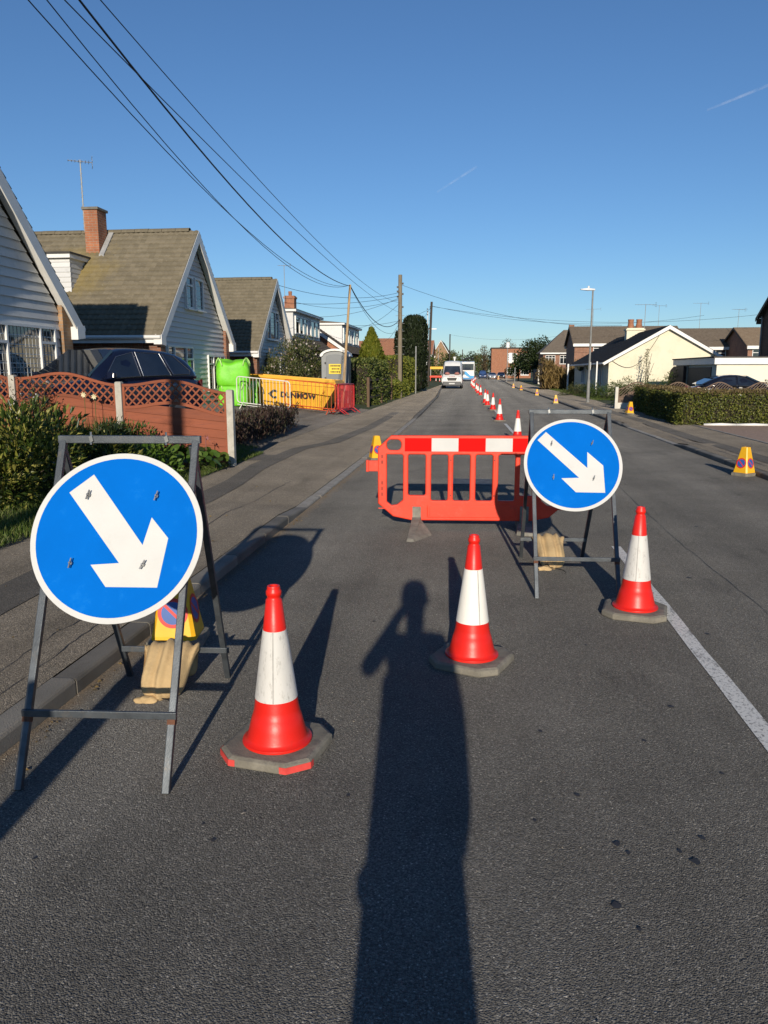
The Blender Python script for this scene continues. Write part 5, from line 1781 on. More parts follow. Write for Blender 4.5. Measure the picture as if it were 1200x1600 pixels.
for y_, e in ((-0.62, 0.97), (-0.58, 1.0), (0.55, 1.0), (0.60, 0.96)):
    rings.append([(0.62 * e * math.cos(a), y_, 2.0 + 0.30 * e * math.sin(a)) for a in np.linspace(0, math.pi, 15)] + [(-0.55, y_, 1.98), (-0.50 * e, y_, 2.02)] + [(0.50 * e * math.cos(a), y_, 2.02 + 0.20 * e * math.sin(a)) for a in np.linspace(math.pi, 0, 9)][1:-1] + [(0.50 * e, y_, 2.02), (0.55, y_, 1.98)])
b.loft(rings)
b.build('roof', M('white toilet roof', (0.72, 0.71, 0.66), 0.5, 0.05), pt, local=True, smooth=True)
q = MB(); q.box(-0.58, 0.58, -0.55, 0.60, 0.0, 0.10); q.build('skid_base', black_m, pt, local=True)
q = MB(); q.tube([(0.35, 0.4, 2.1), (0.35, 0.4, 2.55)], 0.05, 8); q.build('vent_pipe', pd, pt, local=True)
# leaning timber prop that carries the cables over the skip
q = MB(); q.tube([(-5.14, 29.5, gz(-5.14)), (-5.03, 31.0, 5.02)], [0.055, 0.045], 8)
tag(q.build('timber_prop', M('raw pine pole', (0.40, 0.27, 0.14), 0.8, 0.2, 4, aniso=(6, 6, .6)), loc=(-5.14, 29.5, gz(-5.14)), smooth=True), 'thin raw timber prop holding up the cables beside the portable toilet', 'pole')

# ================================================================== RIGHT SIDE
cream = M('cream render', (0.72, 0.665, 0.51), 0.85, 0.04, 1.5, 0.2, 60, dirt=(0.60, 0.53, 0.37), dscale=1.2, dlo=0.5, dhi=0.8)
cream2 = M('pale garage render', (0.74, 0.69, 0.56), 0.85, 0.04, 1.5, 0.2, 60)
bg = simple_house('bungalow', 'cream rendered bungalow with black roof and gable facing the camera', 8.15, 15.1, 50, 67, 2.45, 4.45, cream, roof_black,
                  [('-x', 52.2, 0.6, 1.5, 1.6, [(1, []), (1, [])]), ('-x', 57.0, 0.5, 1.1, 1.9, [(1, [0.6])]), ('-x', 60.5, 0.8, 1.6, 1.3, [(1, []), (1, [])])], axis='y')
q = MB()       # porch posts and planters on the shaded road side
q.box(7.55, 7.63, 51.0, 51.08, 0.1, 2.3)
q.build('porch_post', white_pvc, bg)
q = MB(); q.box(7.55, 7.63, 54.0, 54.08, 0.1, 2.3); q.build('porch_post', white_pvc, bg)
q = MB(); q.box(7.50, 7.62, 66.5, 66.62, 0.1, 2.3); q.build('porch_post', white_pvc, bg)
q = MB(); q.lathe([(0.05, 0), (0.2, 0.12), (0.22, 0.28)], 10, (7.75, 55.6, 1.75)); q.build('hanging_basket', M('dark moss', (0.02, 0.025, 0.012), 0.9), bg)
q = MB(); q.lathe([(0.05, 0), (0.22, 0.12), (0.26, 0.32)], 10, (7.75, 60.2, 1.7)); q.build('hanging_basket', M('dark moss', (0.02, 0.025, 0.012)), bg)
q = MB(); q.box(10.65, 11.85, 58.3, 59.1, 3.6, 4.75)
ch = q.build('chimney', cream, bg)
q = MB(); q.box(10.58, 11.92, 58.22, 59.18, 4.58, 4.68); q.build('chimney_cap', cream, ch)
for i in range(2):
    q = MB(); q.lathe([(0.20, 0), (0.235, 0.12), (0.19, 0.40), (0.22, 0.62), (0.17, 0.62), (0.16, 0.3)], 12, (10.97 + i * 0.58, 58.7, 4.75)); q.build('chimney_pot', brick_orange, ch, smooth=True)
aerial(bg, (12.2, 60.0, 4.0), 2.55, 0.1, span=1.5)
q = MB(); q.tube([Vector((8.3 + 2.8 * f, 49.94, 2.35 - 1.1 * math.sin(f * math.pi) + 1.55 * f)) for f in np.linspace(0, 1, 14)], 0.012, 4); q.build('wall_cable', black_m, bg)

# flat roofed garage with brown doors on its shaded side
gt = thing('garage', 'flat roofed white garage with dark brown doors beside the bungalow', 'garage', (13, 41, 0.1))
q = MB(); q.box(11.1, 15.2, 38.0, 45.5, 0.0, 2.22); q.build('wall', cream2, gt)
q = MB()
q.box(10.95, 15.2, 37.86, 37.98, 2.0, 2.30); q.box(10.95, 11.07, 37.98, 45.6, 2.0, 2.30)
q.build('fascia', white_pvc, gt)
q = MB(); q.box(10.9, 15.22, 37.82, 45.65, 2.30, 2.36); q.build('flat_roof', felt_m, gt)
brown_door = M('brown painted door', (0.062, 0.042, 0.028), 0.6, 0.2, 5, aniso=(1, 3, 1))
for i in range(14):
    q = MB(); q.box(11.055, 11.1, 38.75 + i * 0.29, 39.03 + i * 0.29, 0.12, 1.88); q.build('door_board', brown_door, gt)
q = MB(); q.box(11.04, 11.10, 42.85, 43.0, 0.1, 2.0); q.build('door_post', M('pale door post', (0.3, 0.27, 0.22), 0.7), gt)
q = MB()
q.prism([(10.9, 43.1, 0.1), (10.9, 46.3, 0.1), (10.9, 46.3, 1.3), (10.9, 45.9, 1.75), (10.9, 45.2, 1.95), (10.9, 43.1, 1.95)], (0.12, 0, 0)); q.build('arched_gate', M('dark red brown gate', (0.045, 0.022, 0.018), 0.6, 0.2, 5), gt)
# house at the right picture edge
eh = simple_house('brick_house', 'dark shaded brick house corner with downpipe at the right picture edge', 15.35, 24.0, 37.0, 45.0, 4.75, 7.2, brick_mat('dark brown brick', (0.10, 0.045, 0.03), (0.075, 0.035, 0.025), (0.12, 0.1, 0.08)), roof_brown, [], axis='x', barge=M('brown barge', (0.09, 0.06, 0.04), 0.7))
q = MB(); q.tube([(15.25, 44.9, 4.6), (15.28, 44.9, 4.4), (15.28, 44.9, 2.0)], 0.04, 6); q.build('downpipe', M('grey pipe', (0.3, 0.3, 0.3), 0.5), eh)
car('black car showing its roof above the right hand lattice fence', (11.55, 36.4, 0.1), R(2), black_paint, L=4.2, W=1.78, H=1.44, belt=0.92, hood=0.94, kind='hatch')

# lattice fence along the far side of the hedged garden
rf = thing('lattice_fence', 'weathered fence with wavy diagonal lattice behind the clipped hedge', 'fence', (9, 34, 0.1))
grey_wood = M('weathered brown timber', (0.155, 0.105, 0.075), 0.85, 0.25, 4, 0.3, 60, aniso=(.6, 4, 6))
wpost = M('white concrete post', (0.6, 0.57, 0.5), 0.85, 0.1, 5)
rx = [5.93, 7.60, 9.27, 10.94, 12.61, 14.28]
for x in rx:
    q = MB(); q.box(x - 0.06, x + 0.06, 33.95, 34.07, 0.0, 1.02); q.build('post', wpost, rf, bevel=0.006)
for xa, xb in zip(rx, rx[1:]):
    q = MB(); q.box(xa + 0.06, xb - 0.06, 33.985, 34.035, 0.08, 0.36); q.build('gravel_board', wpost, rf)
    fence_panel(rf, xa + 0.06, 0.96, xb - 0.06, 0.96, 34.01, 0, grey_wood, amp=0.28, latt=0.34, ga=0.36, gb=0.36, slat_pitch=0.085, dirs=(1,))

# street lamp
lamp_grey = M('dull grey column', (0.21, 0.21, 0.20), 0.6, 0.2, 6)
lt = thing('street_lamp', 'tall grey street lamp on the right pavement before the bungalow', 'street lamp', (5.72, 41.0, 0.1))
q = MB(); q.tube([(0, 0, 0), (0, 0, 1.15)], [0.085, 0.08], 10); q.build('base_column', lamp_grey, lt, local=True, smooth=True)
q = MB(); q.tube([(0, 0, 1.15), (0, 0, 5.6)], [0.055, 0.04], 10); q.build('column', lamp_grey, lt, local=True, smooth=True)
q = MB(); q.loft([[(0.10, -0.07, 5.58), (0.10, 0.07, 5.58), (0.10, 0.07, 5.66), (0.10, -0.07, 5.66)], [(-0.25, -0.12, 5.58), (-0.25, 0.12, 5.58), (-0.25, 0.12, 5.70), (-0.25, -0.12, 5.70)], [(-0.62, -0.08, 5.62), (-0.62, 0.08, 5.62), (-0.62, 0.08, 5.66), (-0.62, -0.08, 5.66)]])
q.build('lantern', M('pale lantern', (0.6, 0.62, 0.64), 0.35, 0.08), lt, local=True, bevel=0.015)
q = MB(); q.tube([(-0.22, 0, 5.7), (-0.22, 0, 5.80)], 0.05, 8); q.build('photocell', white_pvc, lt, local=True)

# terrace of two storey houses behind the bungalow
terr_w = brick_mat('terrace brick', (0.25, 0.11, 0.065), (0.30, 0.14, 0.085), (0.26, 0.22, 0.18))
W3 = [(1, [0.72]), (1, [0.72]), (1, [0.72])]
W4 = [(1, [0.33, 0.66]), (1, [0.33, 0.66]), (1, [0.33, 0.66])]
simple_house('terrace_house', 'two storey brown roofed terrace house left of the bungalow roof', 10.6, 22.0, 88, 96, 4.87, 6.75, terr_w, roof_brown,
             [('-y', 12.6, 3.2, 2.3, 1.5, W4), ('-y', 17.0, 3.2, 2.3, 1.5, W4), ('-y', 20.5, 3.2, 2.3, 1.5, W4)], axis='x', group='terrace houses behind the bungalow')
simple_house('terrace_house', 'middle brown roofed terrace house rising right of the bungalow gable', 20.5, 27.4, 84, 92, 4.35, 6.25, terr_w, roof_brown,
             [('-y', 22.3, 2.75, 3.0, 1.2, W4), ('-y', 25.9, 2.75, 1.2, 1.2, [(1, [0.33, 0.66])])], axis='x', group='terrace houses behind the bungalow')
simple_house('terrace_house', 'right hand lighter brown terrace house above the garage roof', 25.5, 30.6, 78, 86, 4.25, 6.0, terr_w, roof_mat('tan tiles', [(0.12, 0.085, 0.055), (0.17, 0.125, 0.085), (0.22, 0.17, 0.12)]),
             [('-y', 25.9, 2.65, 2.6, 1.2, W4), ('-y', 29.1, 2.65, 1.2, 1.2, W3)], axis='x', group='terrace houses behind the bungalow')
# hipped roof house farther left
hh = thing('terrace_house', 'far left terrace house with grey brown hipped roof behind the dry reeds', 'house', (11.0, 112, 0.1), group='terrace houses behind the bungalow')
hip_m = roof_mat('grey brown tiles', [(0.10, 0.08, 0.06), (0.15, 0.12, 0.09), (0.19, 0.155, 0.12)])
q = MB(); q.box(8.9, 15.5, 108, 116, 0.0, 4.25); q.build('wall', terr_w, hh)
tiled_slope('roof_slope', (11.9, 107.6, 4.2), (1, 0, 0), (0, 4.4, 3.2), 4.0, 5.44, hip_m, hh)
q = MB(); q.add([(8.5, 107.6, 4.2), (11.9, 107.6, 4.2), (11.9, 112, 7.4)], [(0, 1, 2)]); q.add([(8.5, 107.6, 4.2), (11.9, 112, 7.4), (8.5, 116.4, 4.2)], [(0, 1, 2)]); q.add([(8.5, 116.4, 4.2), (11.9, 112, 7.4), (15.9, 112, 7.4), (15.9, 116.4, 4.2)], [(0, 1, 2, 3)])
q.build('roof_hip', hip_m, hh)
q = MB(); q.box(8.45, 15.9, 107.5, 107.6, 4.02, 4.2); q.build('fascia', white_pvc, hh)
for a_, w_ in ((9.2, 1.3), (11.1, 1.5), (13.4, 1.4)):
    window(hh, (a_, 107.99, 2.7), (1, 0, 0), (0, -1, 0), w_, 1.15, W3)
q = MB(); q.box(12.6, 13.3, 111.7, 112.3, 6.8, 8.1); q.build('chimney', terr_w, hh)
for (x, y, z, h, a) in ((20.2, 92, 6.7, 2.6, 0.2), (23.6, 88, 6.2, 3.0, 0.1), (26.6, 85, 6.1, 2.2, 0.4), (13.0, 92, 6.7, 2.3, -0.3)):
    at = thing('roof_aerial', {20.2: 'television aerial on the left terrace roof, right of the street lamp', 23.6: 'tallest terrace aerial just right of the bungalow aerial', 26.6: 'short aerial above the middle terrace roof', 13.0: 'aerial left of the street lamp on the terrace roof'}[x], 'aerial', (x, y, z), group='aerials on the terrace roofs')
    aerial(at, (x, y, z - 0.3), h, a, span=1.6)

# far: flats, panel fence, traffic signal posts
ft_ = thing('flats', 'distant orange brick block of flats above the parked cars', 'flats', (9.5, 205, 0))
q = MB(); q.box(3.6, 13.5, 200, 214, 0, 7.4); q.build('wall', brick_orange, ft_)
q = MB(); q.box(3.4, 13.7, 199.8, 214.2, 7.4, 7.7); q.build('flat_roof', felt_m, ft_)
for z_ in (1.4, 4.9):
    window(ft_, (7.6, 199.98, z_ - 0.6), (1, 0, 0), (0, -1, 0), 2.4, 1.9, W4, bar=0.16)
    window(ft_, (11.0, 199.98, z_ - 0.6), (1, 0, 0), (0, -1, 0), 2.0, 1.9, W3, bar=0.16)
pf = thing('panel_fence', 'pale close boarded fence panel beyond the brown reeds', 'fence', (9.0, 118, 0.1))
pale_wood = M('pale fence timber', (0.36, 0.30, 0.22), 0.85, 0.15, 4)
for i in range(9):
    q = MB(); q.box(7.85 + i * 0.28, 8.11 + i * 0.28, 100, 100.05, 0.3, 2.0); q.build('fence_board', pale_wood, pf)
q = MB(); q.box(7.75, 10.45, 99.97, 100.08, 0.1, 0.32); q.build('gravel_board', wpost, pf)
q = MB(); q.box(7.68, 7.82, 99.95, 100.09, 0.1, 2.08); q.build('post', wpost, pf)
for i in range(10):
    q = MB(); q.box(7.72, 7.76, 100.2 + i * 0.9, 101.05 + i * 0.9, 0.1, 2.0); q.build('side_board', M('dark fence timber', (0.05, 0.045, 0.05), 0.8), pf)

def post_sign(name, label, x, y, h, r, parts=(), mat=galv_m, z0=0.1, rz=0.0, group=None):
    t = thing(name, label, 'post', (x, y, z0), rz, group)
    q = MB(); q.tube([(0, 0, 0), (0, 0, h)], r, 8); q.build('post', mat, t, local=True, smooth=True)
    for nm, bx, m_ in parts:
        q = MB(); q.box(*bx); q.build(nm, m_, t, local=True, bevel=0.01)
    return t
post_sign('sign_post', 'bare grey metal post on the left pavement before the yellow green hedge', -4.36, 56.0, 3.35, 0.045)
post_sign('sign_post', 'slim white post with small square plate beside the dark telegraph pole', -5.55, 88.0, 8.2, 0.05, [('plate', (-0.28, 0.28, -0.06, -0.03, 2.2, 2.8), white_pvc), ('bracket', (-0.1, 1.0, -0.05, 0.05, 6.2, 6.32), white_pvc), ('lamp_box', (-0.35, 0.1, -0.12, 0.12, 5.3, 5.75), white_pvc)], mat=M('white post paint', (0.6, 0.6, 0.58), 0.5))
post_sign('signal_post', 'tall white boxed post on the right before the flats', 4.75, 125.0, 6.2, 0.06, [('upper_box', (-0.2, 0.25, -0.2, 0.2, 5.3, 6.1), white_pvc), ('white_sign', (0.2, 0.95, -0.06, 0.0, 2.9, 4.5), white_pvc)])
post_sign('sign_post', 'short pole beside the tree on the far right verge', 5.65, 118.0, 2.2, 0.07)
post_sign('lamp_column', 'distant thin lamp column left of the white van', -6.3, 128.0, 5.4, 0.06)
post_sign('lamp_column', 'distant dark pole above the white van', -5.2, 150.0, 8.6, 0.11, mat=dark_pole)
post_sign('lamp_column', 'farthest pole just right of the distant dark pole', -3.9, 210.0, 7.4, 0.10, mat=dark_pole)

# ================================================================== VAN, TRUCK, FAR CARS
van_white = M('white van paint', (0.74, 0.73, 0.70), 0.3, 0.05, 2, coat=0.5)
grey_pl = M('grey bumper plastic', (0.10, 0.10, 0.10), 0.6, 0.1, 4)
vt = thing('white_van', 'white high roofed van parked facing the camera by the left kerb', 'van', (-2.42, 77.0, 0))
b = MB()     # front is -y
secs = [(0.0, 0.96, 0.55, 1.15, 0.86), (0.12, 1.0, 0.45, 1.25, 0.95), (0.55, 1.0, 0.35, 1.38, 0.96), (1.25, 1.0, 0.35, 2.30, 0.80), (1.55, 1.0, 0.35, 2.62, 0.82), (2.2, 1.0, 0.35, 2.74, 0.84), (5.9, 1.0, 0.35, 2.74, 0.84)]
rings = []
for y, w, zb, zt, wt in secs:
    half = [(0, zb), (w * 0.97, zb), (w, zb + 0.2), (w, min(zt - 0.1, 1.3)), (wt + (w - wt) * 0.25, zt - 0.22), (wt * 0.93, zt - 0.05), (wt * 0.5, zt), (0, zt + 0.01)]
    rings.append([(x, y, z) for x, z in half] + [(-x, y, z) for x, z in half[-2:0:-1]])
b.loft(rings)
b.build('body', van_white, vt, local=True, smooth=True)
q = MB(); q.prism([(-0.86, 0.50, 1.42), (0.86, 0.50, 1.42), (0.73, 1.14, 2.20), (-0.73, 1.14, 2.20)], (0, -0.035, 0.03)); ws = q.build('windscreen', glass_mat('van glass', (0.02, 0.024, 0.032), 0.05), vt, local=True)
for sx in (-1, 1):
    q = MB(); q.lathe([(0.02, -0.02), (0.24, 0.0), (0.26, 0.08), (0.16, 0.19), (0.02, 0.22)], 12, (sx * 0.48, 0.44, 1.42)); q.build('hi_vis_jacket', M('pink orange jacket', (0.40, 0.17, 0.14), 0.7, 0.3, 8), ws, local=True, smooth=True)
    q = MB(); q.loft([[(sx * 0.55, -0.02, 0.86), (sx * 0.90, 0.06, 0.95), (sx * 0.92, 0.08, 1.16), (sx * 0.62, -0.01, 1.06)], [(sx * 0.55, 0.06, 0.86), (sx * 0.90, 0.16, 0.95), (sx * 0.92, 0.18, 1.16), (sx * 0.62, 0.08, 1.06)]]); q.build('headlight', M('van lamp lens', (0.55, 0.57, 0.58), 0.1), vt, local=True)
    q = MB(); q.box(min(sx * 1.0, sx * 1.22), max(sx * 1.0, sx * 1.22), 0.62, 0.78, 1.38, 1.72); q.build('mirror', grey_pl, vt, local=True, bevel=0.03)
    for wy in (0.95, 4.6):
        q = MB(); q.tube([(sx * 0.78, wy, 0.34), (sx * 1.005, wy, 0.34)], 0.34, 20); q.build('wheel', black_m, vt, local=True)
q = MB(); q.prism([(-0.50, -0.03, 1.08), (0.50, -0.03, 1.08), (0.40, -0.03, 0.80), (-0.40, -0.03, 0.80)], (0, 0.12, 0)); q.build('grille', black_m, vt, local=True, bevel=0.02)
q = MB(); q.loft([[(-0.98, 0.10, 0.30), (0.98, 0.10, 0.30), (0.98, 0.10, 0.74), (-0.98, 0.10, 0.74)], [(-0.85, -0.10, 0.34), (0.85, -0.10, 0.34), (0.85, -0.07, 0.70), (-0.85, -0.07, 0.70)]]); q.build('bumper', grey_pl, vt, local=True, bevel=0.03)
q = MB(); q.box(-0.28, 0.28, -0.12, -0.09, 0.46, 0.58); q.build('number_plate', white_refl, vt, local=True)
q = MB(); q.box(-0.30, 0.30, -0.005, 0.03, 1.17, 1.23); q.build('bonnet_lettering', M('pinkish lettering band', (0.5, 0.3, 0.3), 0.6), vt, local=True)
q = MB(); q.lathe([(0.04, 0.0), (0.10, 0.25), (0.17, 0.42), (0.19, 0.46)], 10, (0.15, 3.0, 2.7)); q.build('roof_dish', van_white, vt, local=True)

tt = thing('lorry', 'white and blue lorry with lifting gear standing behind the van', 'lorry', (-1.65, 140.0, 0))
b = MB()
b.loft([[(-1.2, 0.0, 0.6), (1.2, 0.0, 0.6), (1.2, 0.0, 3.0), (-1.2, 0.0, 3.0)], [(-1.2, 0.25, 0.5), (1.2, 0.25, 0.5), (1.2, 0.3, 3.4), (-1.2, 0.3, 3.4)], [(-1.2, 2.0, 0.5), (1.2, 2.0, 0.5), (1.2, 2.0, 3.55), (-1.2, 2.0, 3.55)]])
b.build('cab', van_white, tt, local=True, bevel=0.08)
q = MB(); q.box(-1.08, 1.08, -0.06, 0.1, 1.95, 3.05); q.build('windscreen', glass_mat('van glass', (0.02, 0.024, 0.032)), tt, local=True)
q = MB(); q.prism([(-0.95, -0.05, 1.55), (-0.2, -0.05, 1.0), (0.55, -0.05, 0.55), (1.15, -0.05, 0.55), (1.15, -0.05, 0.95), (0.5, -0.05, 1.0), (-0.3, -0.05, 1.75)], (0, 0.06, 0)); q.build('blue_stripe', M('sky blue lorry paint', (0.03, 0.30, 0.60), 0.4), tt, local=True)
q = MB(); q.box(-1.2, 1.2, -0.08, 0.2, 0.35, 0.62); q.build('bumper', M('blue lorry bumper', (0.03, 0.2, 0.45), 0.4), tt, local=True)
q = MB(); q.box(-1.22, 1.22, 2.2, 8.0, 0.9, 3.3); q.build('box_body', van_white, tt, local=True)
q = MB()
q.tube([(-0.9, 2.1, 3.5), (-0.5, 2.1, 4.0), (0.6, 2.1, 4.15), (0.9, 2.1, 3.7)], 0.14, 6)
q.tube([(-1.0, 2.1, 3.95), (0.2, 2.1, 3.6), (1.1, 2.1, 4.0)], 0.10, 6)
q.build('lifting_gear', black_m, tt, local=True)
for sx in (-1, 1):
    for wy in (1.0, 6.5):
        q = MB(); q.tube([(sx * 0.9, wy, 0.5), (sx * 1.2, wy, 0.5)], 0.5, 16); q.build('wheel', black_m, tt, local=True)
    q = MB(); q.box(min(sx * 1.2, sx * 1.45), max(sx * 1.2, sx * 1.45), 0.2, 0.35, 1.9, 2.7); q.build('mirror', black_m, tt, local=True)
car('distant silver car facing the camera at the end of the road', (3.5, 178, 0), R(-90), M('silver paint', (0.5, 0.52, 0.55), 0.25, 0.1, 2, metal=0.6), kind='hatch', H=1.5)
car('distant dark blue van like car left of the silver one', (1.4, 186, 0), R(-90), M('mid blue paint', (0.04, 0.08, 0.2), 0.25, 0.1, 2), kind='suv', H=2.0)
car('distant black car half on the right verge', (5.6, 182, 0), R(-90), black_paint, kind='suv', H=1.6)
car('distant dark car parked behind the pavement cones left of the van', (-8.2, 112, 0.1), R(-90), M('dark grey paint', (0.03, 0.035, 0.045), 0.25), kind='hatch', H=1.5)
wb = thing('works_barrier', 'small orange and yellow works barrier on the pavement left of the van', 'barrier', (-5.8, 114, 0.1))
q = MB(); q.box(-1.0, 1.0, -0.03, 0.03, 0.75, 1.0); q.build('upper_board', orange_m, wb, local=True)
for sx in (-1, 1):
    q = MB(); q.box(sx * 0.9 - 0.04, sx * 0.9 + 0.04, -0.2, 0.2, 0.0, 1.0); q.build('leg', orange_m, wb, local=True)
q = MB(); q.box(-1.15, 0.9, 0.3, 0.36, 1.95, 2.3); q.build('yellow_board', yellow_m, wb, local=True)
for sx in (-0.9, 0.7):
    q = MB(); q.box(sx - 0.03, sx + 0.03, 0.30, 0.36, 0.0, 1.95); q.build('board_post', galv_m, wb, local=True)

# ================================================================== POLES AND CABLES
def telegraph_pole(label, x, y, h, mat, r=0.14, lean=(0, 0), z0=0.1, fit=True):
    t = thing('telegraph_pole', label, 'telegraph pole', (x, y, z0), 0, 'telegraph poles on the left')
    q = MB(); q.tube([(0, 0, 0), (lean[0] * .5, lean[1] * .5, h * .5), (lean[0], lean[1], h)], [r, r * .92, r * .8], 12); q.build('shaft', mat, t, local=True, smooth=True)
    if fit:
        for i, (zz, s) in enumerate(((h - 0.55, 1), (h - 0.75, -1), (h - 1.0, -1), (h - 1.15, 1), (h - 1.3, -1), (h - 1.9, 1))):
            q = MB(); q.box(s * (r + 0.0) - 0.06, s * (r + 0.0) + 0.06, -0.04, 0.04, zz, zz + 0.10); q.build('insulator', black_m, t, local=True)
        for i in range(6):
            q = MB(); q.tube([(-r * 1.9, 0, 2.6 + i * 0.45), (r * 1.9, 0, 2.6 + i * 0.45)], 0.012, 5); q.build('step_peg', galv_m, t, local=True)
    return t
telegraph_pole('pale weathered telegraph pole carrying many cables left of the dark conifer', -4.62, 47.0, 7.2, wood_pole)
telegraph_pole('farther dark telegraph pole left of the white van', -4.95, 80.0, 8.5, dark_pole, lean=(0.28, 0))
telegraph_pole('telegraph pole behind the photographer that carries the near end of the cables', -3.85, -1.5, 7.6, wood_pole)

def cable(label, pts, r):
    P = [Vector(p) for p in pts]
    q = MB(); q.tube(P, r, 5)
    o = q.build('overhead_cable', black_m, loc=tuple(P[0]), smooth='all')
    tag(o, label, 'cable', 'overhead cables')
    return o
def para(A, B, z0, zm, z1, n=30):
    out = []
    for s in np.linspace(0, 1, n):
        z = z0 * (1 - s) * (1 - 2 * s) + zm * 4 * s * (1 - s) + z1 * s * (2 * s - 1)
        out.append((A[0] + (B[0] - A[0]) * s, A[1] + (B[1] - A[1]) * s, z))
    return out
PB = (-3.87, -1.5)
TP = (-5.03, 31.0)
T1 = (-4.62, 47.0)
thick = para(TP, PB, 4.98, 4.87, 7.22)
cable('thickest black cable sweeping from top left down to the timber prop', thick, 0.0135)
cable('leftmost thin cable from the top left corner to the timber prop', para(TP, PB, 5.0, 4.36, 6.63), 0.0065)
cable('second thin cable from the left, running to the timber prop', para(TP, PB, 5.02, 4.35, 7.31), 0.0065)
cable('thin cable crossing under the thick one on its way to the pale pole', para(T1, PB, 5.12, 4.75, 5.67), 0.0065)
cable('rightmost of the long thin cables from top left to the pale pole', para(T1, PB, 5.69, 4.98, 6.3), 0.0065)
cable('thick sagging cable from the timber prop to the pale telegraph pole', para(TP, T1, 5.0, 3.95, 4.75), 0.018)
cable('thin sagging wire below the thick one, prop to pale pole', para(TP, T1, 4.97, 3.7, 4.2), 0.008)
wires = [((-4.62, 47), (-9.2, 34.55), 6.3, 5.45, 5.55, 'wire from the pale pole to the third gable'), ((-4.62, 47), (-12.4, 36), 6.1, 5.2, 5.3, 'lower wire from the pale pole past the third gable'),
         ((-4.62, 47), (-10.2, 46.5), 6.0, 5.1, 4.9, 'wire from the pale pole to the near dormer'), ((-4.62, 47), (-9.6, 58), 5.7, 4.8, 4.9, 'wire from the pale pole to the farther dormer'),
         ((-4.62, 47), (-12.4, 51.6), 5.9, 5.6, 6.3, 'wire from the pale pole to the dormer house chimney'), ((-4.62, 47), (-10.0, 80), 4.6, 4.2, 4.9, 'low wire from the pale pole to the orange roofed bungalow'),
         ((-4.67, 80), (-10.0, 100), 8.2, 6.4, 6.2, 'wire from the dark pole down to the far left bungalow'), ((-4.67, 80), (-10.5, 60), 8.0, 6.0, 5.2, 'wire from the dark pole back to the farther dormer house'),
         ((-4.62, 47), (10.3, 58.4), 6.75, 5.1, 4.95, 'long wire crossing the road from the pale pole to the bungalow chimney'), ((-4.67, 80), (24.0, 88), 8.2, 6.6, 7.6, 'long wire crossing the road from the dark pole'),
         ((-4.67, 80), (30.0, 78), 8.15, 6.4, 7.4, 'lower long wire crossing the road from the dark pole'), ((-5.2, 150), (16, 150), 8.6, 7.6, 8.4, 'distant faint wire over the far end of the road')]
for a, b_, z0, zm, z1, lb in wires:
    cable(lb, para(a, b_, z0, zm, z1, 16), 0.010 if a[1] < 60 else 0.013)

# ================================================================== PHOTOGRAPHER (behind the camera, seen by the shadow)
pp = thing('person', 'person in dark coat holding up a phone, seen only as a shadow on the road', 'person', (0.045, -0.42, 0.0))
me = bpy.data.meshes.new('person_body')
J = {'pel': (0, 0, 0.98, .165), 'waist': (0, .0, 1.14, .150), 'chest': (0, .0, 1.34, .165), 'neckb': (0, .01, 1.53, .085), 'neck': (0, .025, 1.60, .060), 'head0': (0, .035, 1.70, .096), 'head1': (0, .03, 1.80, .084),
     'hipL': (-.075, 0, .90, .105), 'kneL': (-.07, .015, .50, .088), 'ankL': (-.07, -.03, .10, .072), 'toeL': (-.095, .13, .045, .04),
     'hipR': (.075, 0, .90, .105), 'kneR': (.07, .015, .50, .088), 'ankR': (.07, -.03, .10, .072), 'toeR': (.095, .13, .045, .04),
     'shL': (-.17, 0, 1.48, .070), 'elL': (-.285, .14, 1.28, .052), 'wrL': (-.115, .32, 1.56, .035), 'palL': (-.085, .352, 1.60, .030),
     'shR': (.165, 0, 1.47, .070), 'elR': (.205, -.01, 1.20, .052), 'wrR': (.19, .06, .96, .036), 'palR': (.18, .08, .89, .030)}
Ed = [('pel', 'waist'), ('waist', 'chest'), ('chest', 'neckb'), ('neckb', 'neck'), ('neck', 'head0'), ('head0', 'head1')]
for s in 'LR':
    Ed += [('pel', 'hip' + s), ('hip' + s, 'kne' + s), ('kne' + s, 'ank' + s), ('ank' + s, 'toe' + s), ('chest', 'sh' + s), ('sh' + s, 'el' + s), ('el' + s, 'wr' + s), ('wr' + s, 'pal' + s)]
    sg = -1 if s == 'L' else 1
    b0 = J['pal' + s]
    for k, (dx, dz, ln) in enumerate(((-.004, .030, .9), (-.002, .012, 1.0), (0, -.006, .95), (.002, -.022, .8), (-.01, .046, .65))):
        n1, n2 = 'f%s%da' % (s, k), 'f%s%db' % (s, k)
        if s == 'L':
            J[n1] = (b0[0] - sg * .022 * ln, b0[1] + .012, b0[2] + dz, .0095)
            J[n2] = (b0[0] - sg * .046 * ln, b0[1] - .004, b0[2] + dz * 1.05 + .004, .0085)
        else:
            J[n1] = (b0[0] - .004, b0[1] + dz, b0[2] - .045 * ln, .0095)
            J[n2] = (b0[0] - .012, b0[1] + dz * 1.1, b0[2] - .078 * ln, .0085)
        Ed += [('pal' + s, n1), (n1, n2)]
names = list(J)
me.from_pydata([J[n][:3] for n in names], [(names.index(a), names.index(b_)) for a, b_ in Ed], [])
po = bpy.data.objects.new('person_tmp', me)
COL.objects.link(po)
sk_m = po.modifiers.new('skin', 'SKIN')
for i, n in enumerate(names):
    sv = me.skin_vertices[0].data[i]
    r = J[n][3]
    flat = 0.75 if n in ('pel', 'waist', 'chest') else 1.0
    sv.radius = (r, r * flat)
    sv.use_root = (n == 'pel')
sb = po.modifiers.new('sub', 'SUBSURF'); sb.levels = sb.render_levels = 2
bm_ = mesh_of(po)
bpy.data.objects.remove(po)
